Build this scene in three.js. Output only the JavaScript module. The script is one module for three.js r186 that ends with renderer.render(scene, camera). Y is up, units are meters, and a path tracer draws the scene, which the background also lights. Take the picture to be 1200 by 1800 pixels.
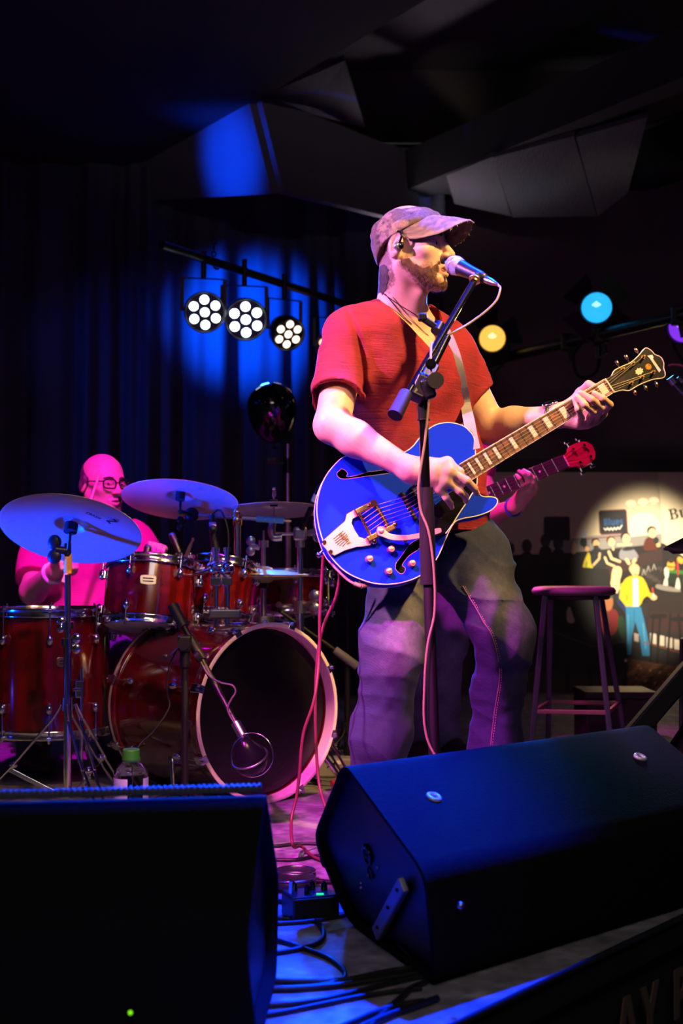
import * as THREE from 'three';
import { mergeGeometries, toCreasedNormals } from 'three/addons/utils/BufferGeometryUtils.js';
import { RoundedBoxGeometry } from 'three/addons/geometries/RoundedBoxGeometry.js';
import { FontLoader } from 'three/addons/loaders/FontLoader.js';
import { TextGeometry } from 'three/addons/geometries/TextGeometry.js';

// ---------------------------------------------------------------- camera, exposure, lights
const scene = new THREE.Scene();
const FOCAL = 2430, PITCH = Math.atan(100 / FOCAL), EYE = new THREE.Vector3(0, 0.75, 0);
const camera = new THREE.PerspectiveCamera(2 * Math.atan(900 / FOCAL) * 180 / Math.PI, 1200 / 1800, 0.05, 60);
camera.position.copy(EYE);
camera.focus = 3.72; camera.userData.fStop = 4;
camera.lookAt(0, EYE.y + Math.tan(PITCH), -1);
const renderer = new THREE.WebGLRenderer({ antialias: true });
renderer.toneMapping = THREE.LinearToneMapping;
renderer.toneMappingExposure = 1.0;
renderer.shadowMap.enabled = true;
scene.background = new THREE.Color(0x000000);

// Stage lamps and a few added helpers: [name, label, position, aim, colour, candela, cone half-angle in degrees, penumbra, lens radius, kind]
// Every one is a fitting with a glowing lens and a spotlight just in front of it (built by stageLamp below).
const LAMPS = [
  ['warm', 'amber front par can high above the right side of the audience', [2.1, 3.6, -2.0], [0.32, 1.35, -3.72], [1, 0.58, 0.18], 105, 11.5, 0.5],
  ['pink', 'pink side par can high above the left wing of the stage', [-2.6, 3.0, -2.5], [0.08, 1.1, -3.72], [1, 0.32, 0.82], 125, 14, 0.6],
  ['violet', 'violet-blue side par can at the far left, aimed at the cap of the singer', [-2.9, 2.2, -3.9], [0.16, 1.5, -3.74], [0.16, 0.13, 1], 60, 9, 0.7],
  ['magenta', 'magenta par can high above the left side of the drum kit', [-0.55, 3.1, -3.0], [-0.98, 0.9, -5.3], [0.9, 0.002, 0.85], 85, 15, 0.6],
  ['magenta', 'magenta par can above the stage, aimed at the bass player', [-0.5, 3.05, -3.9], [0.66, 0.98, -5.2], [1, 0.02, 0.6], 50, 11, 0.6],
  ['magenta', 'magenta front par can above the audience, aimed low at the legs of the singer', [-1.2, 3.0, -1.0], [0.03, 0.3, -3.75], [1, 0.05, 0.75], 165, 9.5, 0.6],
  ['warm', 'amber front par can over the audience, aimed at the drum kit', [0.7, 3.0, -0.9], [-0.62, 0.22, -4.2], [1, 0.5, 0.24], 32, 11.5, 0.5],
  ['blue', 'blue par can hung above the stage before the singer', [0.55, 3.1, -3.95], [-0.22, 0, -2.6], [0.0, 0.025, 1], 430, 13, 0.6],
  ['blue', 'blue floor par standing left of the drum kit', [-2.35, 0.2, -4.0], [-0.70, 0.98, -4.48], [0.0, 0.03, 1], 190, 12.5, 0.6],
  ['blue', 'added blue par can far left, its curtain glow standing in for haze', [-2.6, 2.6, -5.2], [-0.60, 2.24, -8.25], [0.0, 0.07, 1], 900, 7.5, 1],  // added lamp: its glow on the curtain replaces haze around the LED pars
  ['added_wash', 'added dim white fill uplight high on the rear wall of the audience', [0.2, 2.5, 4.4], [0.1, 3.95, -2.4], [1, 0.88, 0.98], 70, 13, 1],  // added out of view to lift the dark ceiling and beams
  ['blue', 'added dim blue par can far left that grazes the curtain folds above the drummer', [-2.9, 2.2, -5.6], [-1.25, 1.75, -8.25], [0.0, 0.07, 1], 12, 17, 1],  // added out of view in place of LED spill on the folds
];

// ---------------------------------------------------------------- helpers
const V = (x, y, z) => new THREE.Vector3(x, y, z), R = (d) => d * Math.PI / 180;
const cP = Math.cos(PITCH), sP = Math.sin(PITCH);
function at(px, py, d) {           // the point that the photograph shows at (px, py) when it stands at the distance d
  const x = (px - 600) / FOCAL * d, u = -(py - 900) / FOCAL * d;
  return V(x, EYE.y + u * cP + d * sP, u * sP - d * cP);
}
let seedState = 12345;
function rnd() { seedState = (seedState * 1664525 + 1013904223) >>> 0; return seedState / 4294967296; }
const rr = (a, b) => a + (b - a) * rnd();
const lerp = (a, b, t) => a + (b - a) * t, clamp = (x, a = 0, b = 1) => Math.min(b, Math.max(a, x));
const sstep = (a, b, x) => { const t = clamp((x - a) / (b - a)); return t * t * (3 - 2 * t); };
// value noise
const PERM = new Uint8Array(512); { const p = [...Array(256).keys()]; for (let i = 255; i > 0; i--) { const j = Math.floor(rnd() * (i + 1)); [p[i], p[j]] = [p[j], p[i]]; } for (let i = 0; i < 512; i++) PERM[i] = p[i & 255]; }
function noise(x, y, z) {
  const X = Math.floor(x), Y = Math.floor(y), Z = Math.floor(z); x -= X; y -= Y; z -= Z;
  const u = x * x * (3 - 2 * x), v = y * y * (3 - 2 * y), w = z * z * (3 - 2 * z);
  const h = (i, j, k) => PERM[PERM[PERM[(X + i) & 255] + ((Y + j) & 255)] + ((Z + k) & 255)] / 127.5 - 1;
  return lerp(lerp(lerp(h(0, 0, 0), h(1, 0, 0), u), lerp(h(0, 1, 0), h(1, 1, 0), u), v), lerp(lerp(h(0, 0, 1), h(1, 0, 1), u), lerp(h(0, 1, 1), h(1, 1, 1), u), v), w);
}
const fbm = (x, y, z, n = 3) => { let s = 0, a = 0.5; for (let i = 0; i < n; i++) { s += a * noise(x, y, z); x *= 2.03; y *= 2.03; z *= 2.03; a *= 0.5; } return s; };

// ---- textures
function dataTex(w, h, fn, srgb, rx = 1, ry = 1) {
  const d = new Uint8Array(w * h * 4);
  for (let y = 0; y < h; y++) for (let x = 0; x < w; x++) { const c = fn(x / w, y / h, x, y), i = (y * w + x) * 4; d[i] = clamp(c[0]) * 255; d[i + 1] = clamp(c[1]) * 255; d[i + 2] = clamp(c[2]) * 255; d[i + 3] = 255; }
  const t = new THREE.DataTexture(d, w, h); t.wrapS = t.wrapT = THREE.RepeatWrapping; t.magFilter = THREE.LinearFilter; t.repeat.set(rx, ry);
  if (srgb) t.colorSpace = THREE.SRGBColorSpace; t.needsUpdate = true; return t;
}
// noise that repeats over the unit square
const tn = (u, v, f, s = 0) => { const n = (a, b) => noise(a * f + s, b * f + s * 1.7, s); const a = u, b = v; return lerp(lerp(n(a, b), n(a - 1, b), a), lerp(n(a, b - 1), n(a - 1, b - 1), a), b) * 1.4; };
const TX = {};
TX.grain = dataTex(256, 256, (u, v, x, y) => { const g = 0.5 + 0.25 * tn(u, v, 40, 3) + 0.25 * tn(u, v, 110, 9); return [g, g, g]; });
TX.weave = dataTex(128, 128, (u, v, x, y) => { const t = ((x + y) % 4 < 2 ? 0.75 : 0.35) + 0.25 * tn(u, v, 60, 5); return [t, t, t]; });
TX.denim = dataTex(256, 256, (u, v, x, y) => { const tw = ((x + y) % 8 < 4 ? 1 : 0.93), n = 0.94 + 0.07 * tn(u, v, 110, 2) + 0.06 * tn(u, v, 20, 4); const k = tw * n; return [k, k, k]; }, true);
TX.slub = dataTex(256, 256, (u, v, x, y) => { const s = tn(u * 1, v, 8, 2) * 0.10 + 0.22 * (noise(u * 14, y * 1.0, 7) * noise(u * 3 + 9, y * 0.31, 2)) + 0.06 * noise(x, y, 3); const k = 0.9 + s; return [k, k * 0.97, k * 0.97]; }, true);
TX.curl = dataTex(256, 256, (u, v) => { const w = tn(u, v, 5, 1) * 0.6, k = 0.72 + 0.16 * Math.sin((u + w * 0.05) * Math.PI * 2 * 16) * (0.5 + 0.5 * tn(u, v, 4, 8)) + 0.1 * tn(u * 1, v, 30, 6); return [k, k * 0.92, k * 0.9]; }, true);
TX.rosewood = dataTex(256, 64, (u, v) => { const g = tn(u * 1, v, 60, 3) * 0.06 + 0.22 * noise(u * 6, v * 70, 2) + 0.1 * noise(u * 40, v * 160, 5); return [0.36 + g, 0.20 + g * 0.7, 0.13 + g * 0.5]; }, true);
TX.stage = dataTex(512, 512, (u, v) => { const a = tn(u, v, 6, 1) * 0.10 + tn(u, v, 24, 2) * 0.10 + tn(u, v, 90, 3) * 0.14; const sc = Math.pow(Math.max(0, tn(u, v, 30, 12)), 3) * 0.6; const k = 0.74 + a + sc * 0.3; return [k, k, k * 1.02]; }, true);
TX.brushed = dataTex(256, 64, (u, v, x, y) => { const k = 0.5 + 0.3 * noise(3, y * 0.8, 2) + 0.15 * noise(u * 4, y * 1.9, 4); return [k, k, k]; });
TX.worn = dataTex(256, 256, (u, v) => { const k = 0.55 + 0.3 * tn(u, v, 20, 3) + 0.3 * tn(u, v, 70, 5); return [k, k, k]; });

// ---- materials
function mat(color, rough = 0.6, metal = 0, o = {}) { const m = new THREE.MeshPhysicalMaterial({ roughness: rough, metalness: metal, ...o }); if (Array.isArray(color)) m.color.setRGB(...color); else m.color.set(color); return m; }
const rep = (t, x, y) => { const c = t.clone(); c.repeat.set(x, y); c.needsUpdate = true; return c; };
const M = {
  chrome: mat(0xd9dade, 0.12, 1), steel: mat(0xb4b6bb, 0.28, 1), darkMetal: mat(0x2a2a2d, 0.35, 0.9), gold: mat([0.78, 0.50, 0.22], 0.22, 1), brass: mat([0.72, 0.52, 0.22], 0.3, 1),
  black: mat(0x0c0c0d, 0.55), blackGloss: mat(0x08080a, 0.18), blackSatin: mat(0x101012, 0.4), rubber: mat(0x0a0a0a, 0.85), felt: mat(0x1a1a1c, 0.95), white: mat(0xe8e6e0, 0.5), cream: mat(0xe9dcc0, 0.35),
  
  headWhite: mat(0xdedbe0, 0.55), headSmoke: mat(0x2c2c32, 0.4),
  drumWood: mat(0x7a1214, 0.16, 0, { map: TX.curl, clearcoat: 1, clearcoatRoughness: 0.05 }),
  bronze: mat([0.70, 0.64, 0.52], 0.4, 0.75, { bumpMap: rep(TX.brushed, 1, 6), bumpScale: 0.0004 }),
  cable: mat(0x101013, 0.5), cablePink: mat(0x6b2838, 0.45), cableTan: mat(0x9b8a68, 0.5),
  pearl: mat(0xe9e2d2, 0.22, 0, { clearcoat: 0.6 }), plasticGreen: mat(0x2f8f1c, 0.4), yellowTape: mat(0xf0b020, 0.6), clear: mat(0xffffff, 0.04, 0, { transmission: 1, thickness: 0.01, ior: 1.33 }),
};

// ---- scene bookkeeping
const taken = new Map();
function numbered(name) { const n = taken.get(name) ?? 0; taken.set(name, n + 1); return n ? name + '_' + String(n).padStart(3, '0') : name; }
function tag(o, label, category, group, kind) { if (label) o.userData.label = label; if (category) o.userData.category = category; if (group) o.userData.group = group; if (kind) o.userData.kind = kind; return o; }
function thing(name, label, category, base = V(0, 0, 0), group) { const g = new THREE.Group(); g.name = numbered(name); g.position.copy(base); scene.add(g); return tag(g, label, category, group); }
function put(name, geo, material, parent, world) {      // world: the geometry is given in world coordinates
  if (Array.isArray(geo)) geo = join(geo);
  if (world && parent && parent !== scene) { parent.updateMatrixWorld(true); geo = geo.clone().applyMatrix4(parent.matrixWorld.clone().invert()); }
  const m = new THREE.Mesh(geo, material); m.name = parent && parent !== scene ? name : numbered(name); m.castShadow = m.receiveShadow = true; (parent ?? scene).add(m); return m;
}
const W = (name, geo, material, parent) => put(name, geo, material, parent, true);
function solo(name, label, category, geo, material, group) { if (Array.isArray(geo)) geo = join(geo); geo.computeBoundingBox(); const c = geo.boundingBox.getCenter(V(0, 0, 0)); c.y = geo.boundingBox.min.y; geo = geo.clone().translate(-c.x, -c.y, -c.z); const m = put(name, geo, material, scene); m.position.copy(c); return tag(m, label, category, group); }
function structure(name, geo, material) { const m = put(name, geo, material, scene); m.userData.kind = 'structure'; return m; }
function join(list) {
  list = list.flat(9).map((g) => { let h = g.index ? g.toNonIndexed() : g.clone(); for (const k of Object.keys(h.attributes)) if (!['position', 'normal', 'uv'].includes(k)) h.deleteAttribute(k); if (!h.attributes.uv) h.setAttribute('uv', new THREE.BufferAttribute(new Float32Array(h.attributes.position.count * 2), 2)); if (!h.attributes.normal) h.computeVertexNormals(); h.morphAttributes = {}; return h; });
  return list.length === 1 ? list[0] : mergeGeometries(list);
}
// ---- shapes
const UPY = V(0, 1, 0);
function frame(o, y, hint) {      // matrix with its Y axis along y at the origin o
  const b = y.clone().normalize(); let z = (hint ?? (Math.abs(b.y) > 0.9 ? V(0, 0, 1) : V(0, 1, 0))).clone(); z.addScaledVector(b, -z.dot(b)).normalize(); const x = b.clone().cross(z).normalize();
  return new THREE.Matrix4().makeBasis(x, b, z).setPosition(o);
}
function rod(a, b, ra, rb = ra, seg = 12) { const l = a.distanceTo(b), g = new THREE.CylinderGeometry(rb, ra, l, seg); g.translate(0, l / 2, 0); return g.applyMatrix4(frame(a, b.clone().sub(a))); }
function ball(p, r, sx = 1, sy = 1, sz = 1, seg = 16) { return new THREE.SphereGeometry(r, seg, Math.round(seg * 0.75)).scale(sx, sy, sz).translate(p.x, p.y, p.z); }
function box(c, sx, sy, sz, rad = 0.004, m) { const g = new RoundedBoxGeometry(sx, sy, sz, 2, Math.min(rad, sx / 2.1, sy / 2.1, sz / 2.1)); if (m) g.applyMatrix4(m); return g.translate(c.x, c.y, c.z); }
function boxAlong(a, b, w, h, hint, rad = 0.003) { const l = a.distanceTo(b), g = new RoundedBoxGeometry(w, l, h, 2, Math.min(rad, w / 2.1, h / 2.1)); g.translate(0, l / 2, 0); return g.applyMatrix4(frame(a, b.clone().sub(a), hint)); }
function tube(pts, r, seg = 40, rs = 8, closed = false) { return new THREE.TubeGeometry(new THREE.CatmullRomCurve3(pts, closed, 'centripetal'), seg, r, rs, closed); }
function lathe(profile, m, seg = 40) { const g = new THREE.LatheGeometry(profile.map(([x, y]) => new THREE.Vector2(x, y)), seg); return m ? g.applyMatrix4(m) : g; }
function torus(r, t, m, seg = 48, ts = 10, arc = Math.PI * 2) { const g = new THREE.TorusGeometry(r, t, ts, seg, arc).rotateX(Math.PI / 2); return m ? g.applyMatrix4(m) : g; }
function shapeGeo(points, depth, bevel = 0.002, holes = [], curved = true) {
  const mk = (pts, C) => { const s = new C(); if (curved) { const c = new THREE.SplineCurve([...pts, pts[0]].map(([x, y]) => new THREE.Vector2(x, y))); s.setFromPoints(c.getPoints(pts.length * 5)); } else s.setFromPoints(pts.map(([x, y]) => new THREE.Vector2(x, y))); return s; };
  const s = mk(points, THREE.Shape); for (const h of holes) s.holes.push(mk(h, THREE.Path));
  return new THREE.ExtrudeGeometry(s, { depth, bevelEnabled: bevel > 0, bevelThickness: bevel, bevelSize: bevel, bevelSegments: 2, steps: 1, curveSegments: 8 });
}
// ---- signed distance modelling
const sdEll = (x, y, z, cx, cy, cz, rx, ry, rz) => { x -= cx; y -= cy; z -= cz; const k0 = Math.hypot(x / rx, y / ry, z / rz), k1 = Math.hypot(x / (rx * rx), y / (ry * ry), z / (rz * rz)); return k1 < 1e-9 ? -Math.min(rx, ry, rz) : k0 * (k0 - 1) / k1; };
function sdCap(x, y, z, a, b, ra, rb) { const dx = b.x - a.x, dy = b.y - a.y, dz = b.z - a.z, px = x - a.x, py = y - a.y, pz = z - a.z, L = dx * dx + dy * dy + dz * dz; let h = L ? (px * dx + py * dy + pz * dz) / L : 0; h = h < 0 ? 0 : h > 1 ? 1 : h; return Math.hypot(px - dx * h, py - dy * h, pz - dz * h) - (ra + (rb - ra) * h); }
const smin = (a, b, k) => { const h = k - Math.abs(a - b); return h > 0 ? Math.min(a, b) - h * h / (4 * k) : Math.min(a, b); };
const smax = (a, b, k) => -smin(-a, -b, k);
function bones(list, k) { return (x, y, z) => { let d = 9; for (const [a, b, ra, rb, kk] of list) d = smin(d, sdCap(x, y, z, a, b, ra, rb), kk ?? k); return d; }; }
function meshField(f, lo, hi, c, color, uv) {
  const n = [0, 1, 2].map((i) => Math.ceil((hi.getComponent(i) - lo.getComponent(i)) / c) + 1), [nx, ny, nz] = n, val = new Float32Array(nx * ny * nz), B = 6, rad = B * c * 0.87 * 1.7 + c * 2, sy = nx, sz = nx * ny;
  for (let bz = 0; bz < nz; bz += B) for (let by = 0; by < ny; by += B) for (let bx = 0; bx < nx; bx += B) {
    const d = f(lo.x + (bx + B / 2) * c, lo.y + (by + B / 2) * c, lo.z + (bz + B / 2) * c), skip = Math.abs(d) > rad;
    for (let z = bz; z < Math.min(nz, bz + B); z++) for (let y = by; y < Math.min(ny, by + B); y++) for (let x = bx; x < Math.min(nx, bx + B); x++) val[x + y * sy + z * sz] = skip ? d : f(lo.x + x * c, lo.y + y * c, lo.z + z * c);
  }
  const vid = new Int32Array(nx * ny * nz).fill(-1), pos = [], idx = [];
  const E = [[0, 1], [2, 3], [4, 5], [6, 7], [0, 2], [1, 3], [4, 6], [5, 7], [0, 4], [1, 5], [2, 6], [3, 7]], off = [0, 1, sy, sy + 1, sz, sz + 1, sz + sy, sz + sy + 1];
  for (let z = 0; z < nz - 1; z++) for (let y = 0; y < ny - 1; y++) for (let x = 0; x < nx - 1; x++) {
    const i = x + y * sy + z * sz; let mask = 0; for (let q = 0; q < 8; q++) if (val[i + off[q]] < 0) mask |= 1 << q;
    if (mask === 0 || mask === 255) continue;
    let sx = 0, sY = 0, sZ = 0, m = 0;
    for (const [a, b] of E) { const va = val[i + off[a]], vb = val[i + off[b]]; if ((va < 0) === (vb < 0)) continue; const t = va / (va - vb); sx += lerp(a & 1, b & 1, t); sY += lerp((a >> 1) & 1, (b >> 1) & 1, t); sZ += lerp(a >> 2, b >> 2, t); m++; }
    vid[i] = pos.length / 3; pos.push(lo.x + (x + sx / m) * c, lo.y + (y + sY / m) * c, lo.z + (z + sZ / m) * c);
  }
  const quad = (a, b, cc, d, flip) => { if (a < 0 || b < 0 || cc < 0 || d < 0) return; if (flip) idx.push(a, cc, b, b, cc, d); else idx.push(a, b, cc, b, d, cc); };
  for (let z = 1; z < nz - 1; z++) for (let y = 1; y < ny - 1; y++) for (let x = 1; x < nx - 1; x++) {
    const i = x + y * sy + z * sz, s = val[i] < 0;
    if (s !== (val[i + 1] < 0)) quad(vid[i - sy - sz], vid[i - sz], vid[i - sy], vid[i], !s);
    if (s !== (val[i + sy] < 0)) quad(vid[i - 1 - sz], vid[i - sz], vid[i - 1], vid[i], s);
    if (s !== (val[i + sz] < 0)) quad(vid[i - 1 - sy], vid[i - sy], vid[i - 1], vid[i], !s);
  }
  const g = new THREE.BufferGeometry(); g.setAttribute('position', new THREE.Float32BufferAttribute(pos, 3)); g.setIndex(idx); g.computeVertexNormals();
  const N = g.attributes.normal.array, nv = pos.length / 3, UV = new Float32Array(nv * 2);
  for (let i = 0; i < nv; i++) { const x = pos[i * 3], y = pos[i * 3 + 1], z = pos[i * 3 + 2], q = uv ? uv(x, y, z) : [x * 0.9 - z * 0.75, y + 0.15 * z]; UV[i * 2] = q[0]; UV[i * 2 + 1] = q[1]; }
  g.setAttribute('uv', new THREE.BufferAttribute(UV, 2));
  if (color) { const C = new Float32Array(nv * 3); for (let i = 0; i < nv; i++) { const q = color(pos[i * 3], pos[i * 3 + 1], pos[i * 3 + 2], N[i * 3], N[i * 3 + 1], N[i * 3 + 2]); C[i * 3] = q[0]; C[i * 3 + 1] = q[1]; C[i * 3 + 2] = q[2]; } g.setAttribute('color', new THREE.BufferAttribute(C, 3)); }
  return g;
}
function mergeSkin(list) { return mergeGeometries(list.map((g) => { const h = g.index ? g.toNonIndexed() : g; for (const k of Object.keys(h.attributes)) if (!['position', 'normal', 'uv', 'color'].includes(k)) h.deleteAttribute(k); return h; })); }
function boxOf(pts, r) { const b = new THREE.Box3().setFromPoints(pts).expandByScalar(r); return [b.min, b.max]; }
// first hit of the straight line from the eye through (px, py) with a field, between two distances
function hit(f, px, py, d0, d1) { let d = d0; for (let i = 0; i < 400 && d < d1; i++) { const p = at(px, py, d), q = f(p.x, p.y, p.z); if (q < 0.0006) return p; d += Math.max(0.0006, q * 0.7); } return null; }
// a fitting with a glowing lens, its yoke and its spotlight
function stageLamp(name, label, pos, aim, rgb, candela, cone, pen, o = {}) {
  const p = V(...pos), dir = V(...aim).sub(p).normalize(), r = o.r ?? 0.085, len = o.len ?? 0.24, t = thing(name, label, 'stage light', p.clone());
  const m = frame(V(0, 0, 0), dir, o.hint);
  put('housing', [lathe([[0.001, -len], [r * 0.7, -len], [r * 1.02, -len * 0.72], [r * 1.06, 0.006], [r * 1.0, 0.012], [r * 0.97, 0.004], [r * 0.96, -0.03], [0.001, -0.031]], m), torus(r * 1.05, 0.004, m.clone().multiply(new THREE.Matrix4().makeTranslation(0, 0.006, 0)))], o.body ?? M.blackSatin, t);
  const lens = put('lens', lathe([[0.001, 0.006], [r * 0.5, 0.003], [r * 0.93, -0.006], [r * 0.93, -0.02], [0.001, -0.02]], m), mat(0x111111, 0.3, 0, { emissive: new THREE.Color().setRGB(...rgb), emissiveIntensity: o.glow ?? 6 }), t);
  put('bulb', lathe([[0.001, 0.0085], [r * 0.3, 0.0065], [r * 0.36, 0.002]], m, 5).translate(0.0, r * 0.12, 0), mat(0x222222, 0.3, 0, { emissive: new THREE.Color().setRGB(...rgb.map((c) => 0.25 + c)), emissiveIntensity: (o.glow ?? 6) * 1.5 }), lens);
  const side = V(1, 0, 0).applyMatrix4(new THREE.Matrix4().extractRotation(m)), up = o.drop ? -1 : 1, top = V(0, up * (r + 0.12), 0).addScaledVector(dir, -len * 0.4), cc = V(0, 0, 0).addScaledVector(dir, -len * 0.4);
  put('yoke', [tube([cc.clone().addScaledVector(side, r * 1.12), cc.clone().addScaledVector(side, r * 1.2).lerp(top, 0.45).addScaledVector(side, r * 0.5), top, cc.clone().addScaledVector(side, -r * 1.2).lerp(top, 0.45).addScaledVector(side, -r * 0.5), cc.clone().addScaledVector(side, -r * 1.12)], 0.008, 24, 6), rod(top, top.clone().add(V(0, up * 0.06, 0)), 0.014)], M.blackSatin, t);
  if (o.doors) for (let i = 0; i < 4; i++) { const a = i * Math.PI / 2 + (o.doorTurn ?? 0.4), g = shapeGeo([[-r * 0.75, 0], [r * 0.75, 0], [r * 1.05, r * 1.1], [-r * 1.05, r * 1.1]], 0.002, 0, [], false).rotateX(-0.55).translate(0, r * 1.04, 0.012).rotateZ(a).rotateX(-Math.PI / 2); put('barn_door', g.applyMatrix4(m), M.blackSatin, t); }
  if (candela) {
    const l = new THREE.SpotLight(new THREE.Color().setRGB(...rgb), candela, 0, R(cone), pen, 2); l.name = numbered(name + '_beam'); l.position.copy(p).addScaledVector(dir, 0.03); l.target.position.copy(p).addScaledVector(dir, 3); l.castShadow = true; l.shadow.radius = o.soft ?? 3.5; l.shadow.mapSize.set(1024, 1024); scene.add(l, l.target);
  }
  return t;
}

// ---------------------------------------------------------------- the room and the stage
const LOW = -0.72;
structure('floor', new THREE.BoxGeometry(10.4, 0.2, 14.4).translate(0, LOW - 0.1, -2.2), mat(0x1b1614, 0.7, 0, { map: rep(TX.stage, 8, 11) }));
structure('ceiling', new THREE.BoxGeometry(10.4, 0.2, 14.4).translate(0, 4.0, -2.2), mat(0x5a5558, 0.95, 0, { bumpMap: rep(TX.grain, 20, 20), bumpScale: 0.004 }));
const wallMat = mat(0x6a605c, 0.9, 0, { bumpMap: rep(TX.grain, 10, 5), bumpScale: 0.003 });
structure('wall_back', new THREE.BoxGeometry(10.4, 5, 0.2).translate(0, 1.6, -8.72), wallMat);
structure('wall_front', new THREE.BoxGeometry(10.4, 5, 0.2).translate(0, 1.6, 4.9), wallMat);
structure('wall_left', new THREE.BoxGeometry(0.2, 5, 14).translate(-5.1, 1.6, -2.2), wallMat);
structure('wall_right', new THREE.BoxGeometry(0.2, 5, 14).translate(5.1, 1.6, -2.2), wallMat);
// ceiling beams that run away to the left, as the photograph's two long edges do
const BEAM = V(-0.53, 0, -0.85).normalize(), BEAMQ = new THREE.Quaternion().setFromUnitVectors(V(0, 0, -1), BEAM);
function beam(n, p, w, h, l, m) { const g = new THREE.BoxGeometry(w, h, l).applyQuaternion(BEAMQ).translate(p.x, p.y, p.z); return structure('trim_' + n, g, m); }
const beamMat = mat(0x1c1a1d, 0.9), soffitMat = mat(0x4c484e, 0.92, 0, { bumpMap: rep(TX.grain, 6, 6), bumpScale: 0.004 });
const bA = V(-0.47, 3.2, -7.2), acr = V(0.85, 0, -0.53);
beam(1, bA.clone().addScaledVector(acr, -0.95).add(V(0, 0.36, 0)).addScaledVector(BEAM, -1.6), 1.9, 0.72, 7, beamMat);
beam(2, V(0.56, 3.0, -7.6).addScaledVector(acr, 0.3).add(V(0, 0.12, 0)).addScaledVector(BEAM, -2.0), 0.34, 0.24, 7, beamMat);
beam(3, V(0.56, 3.0, -7.6).addScaledVector(acr, 1.55).add(V(0, 0.26, 0)).addScaledVector(BEAM, -2.0), 0.3, 0.26, 7, beamMat);
function slab(q, t) { const n = q[1].clone().sub(q[0]).cross(q[3].clone().sub(q[0])).normalize().multiplyScalar(t), b = q.map((p) => p.clone().add(n)), P = []; const f = (a, c, d, e) => { for (const p of [a, c, d, a, d, e]) P.push(p.x, p.y, p.z); }; f(...q); f(b[3], b[2], b[1], b[0]); for (let i = 0; i < 4; i++) { const j = (i + 1) % 4; f(q[j], q[i], b[i], b[j]); } const g = new THREE.BufferGeometry(); g.setAttribute('position', new THREE.Float32BufferAttribute(P, 3)); g.setAttribute('uv', new THREE.Float32BufferAttribute(P.filter((_, i) => i % 3 < 2), 2)); g.computeVertexNormals(); return g; }
// a dropped bulkhead with a sharp corner, and ceiling panels hung on a slant
const k1 = at(446, 168, 7.3), k2 = at(489, 340, 7.3);
structure('trim_4', slab([k1, k2, at(270, 352, 8.4), at(250, 262, 8.4)], -0.04), soffitMat);
structure('trim_5', slab([k1, at(712, 274, 8.3), at(735, 400, 8.3), k2], -0.04), soffitMat);
structure('trim_6', slab([at(456, 160, 7.3), at(604, 96, 6.9), at(640, 214, 7.9), at(540, 190, 7.8)], -0.03), soffitMat);
structure('trim_7', slab([at(786, 300, 7.9), at(868, 266, 7.5), at(900, 372, 8.2), at(800, 350, 8.3)], -0.03), soffitMat);
structure('trim_8', slab([at(868, 268, 7.5), at(1010, 230, 7.1), at(1050, 372, 8.0), at(902, 374, 8.2)], -0.03), soffitMat);
structure('trim_9', slab([at(1014, 232, 7.1), at(1140, 196, 6.7), at(1105, 330, 7.6), at(1052, 372, 8.0)], -0.03), soffitMat);

// stage platform
const EDGE = V(0.612, 0, -0.791);
const stageOutline = [[-4.9, -1.35], [-0.36, -1.70], [0.12, -2.225], [2.62, -5.45], [2.62, -8.6], [-4.9, -8.6]];
{
  const s = new THREE.Shape(stageOutline.map(([x, z]) => new THREE.Vector2(x, -z)));
  const g = new THREE.ExtrudeGeometry(s, { depth: 0.06, bevelEnabled: false }).rotateX(-Math.PI / 2).translate(0, -0.06, 0);
  structure('stage_floor', g, [mat(0xa09fa8, 0.6, 0, { map: rep(TX.stage, 0.55, 0.55), bumpMap: rep(TX.grain, 1.4, 1.4), bumpScale: 0.003 }), mat(0x0d0e11, 0.6)]);
  const s2 = new THREE.Shape(stageOutline.map(([x, z]) => new THREE.Vector2(x * 0.995 - 0.012, -z + 0.02)));
  structure('stage_front', new THREE.ExtrudeGeometry(s2, { depth: 0.655, bevelEnabled: false }).rotateX(-Math.PI / 2).translate(0, -0.72, 0), mat(0x0d0e11, 0.7));
}
// metal nosing along the stage edge, and the lettering on the front panel below it
solo('stage_edge_trim', 'thin metal nosing along the front edge of the stage, catching blue light', 'edge trim', boxAlong(V(0.12, 0.0, -2.22), V(2.62, 0.0, -5.445), 0.014, 0.012, V(0, 0, 1), 0.006), mat(0x50555c, 0.35, 0.9));
solo('stage_edge_trim', 'short metal nosing on the stage edge in front of the left floor monitor', 'edge trim', boxAlong(V(-0.36, 0, -1.70), V(0.12, 0, -2.22), 0.014, 0.012, V(0, 0, 1), 0.006), mat(0x50555c, 0.35, 0.9));
{ // added fill panel over the unseen audience, lifts the dark tones
  const t = thing('added_fill_panel', 'added square fill panel on the ceiling over the audience, behind the camera', 'added fill light', V(0.3, 3.86, 1.6)); put('frame', new RoundedBoxGeometry(1.7, 0.08, 1.7, 2, 0.02), M.white, t); put('diffuser', new THREE.BoxGeometry(1.6, 0.02, 1.6).translate(0, -0.045, 0), mat(0x333333, 0.6, 0, { emissive: new THREE.Color(1, 0.86, 0.82), emissiveIntensity: 0.6 }), t);
  const l = new THREE.RectAreaLight(new THREE.Color(1, 0.86, 0.82), 9.0, 1.6, 1.6); l.name = 'added_fill_glow'; l.position.set(0.3, 3.79, 1.6); l.lookAt(0.3, 0, 1.6); scene.add(l);
}
const font = await new FontLoader().loadAsync('fonts/droid/droid_sans_bold.typeface.json');
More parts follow.
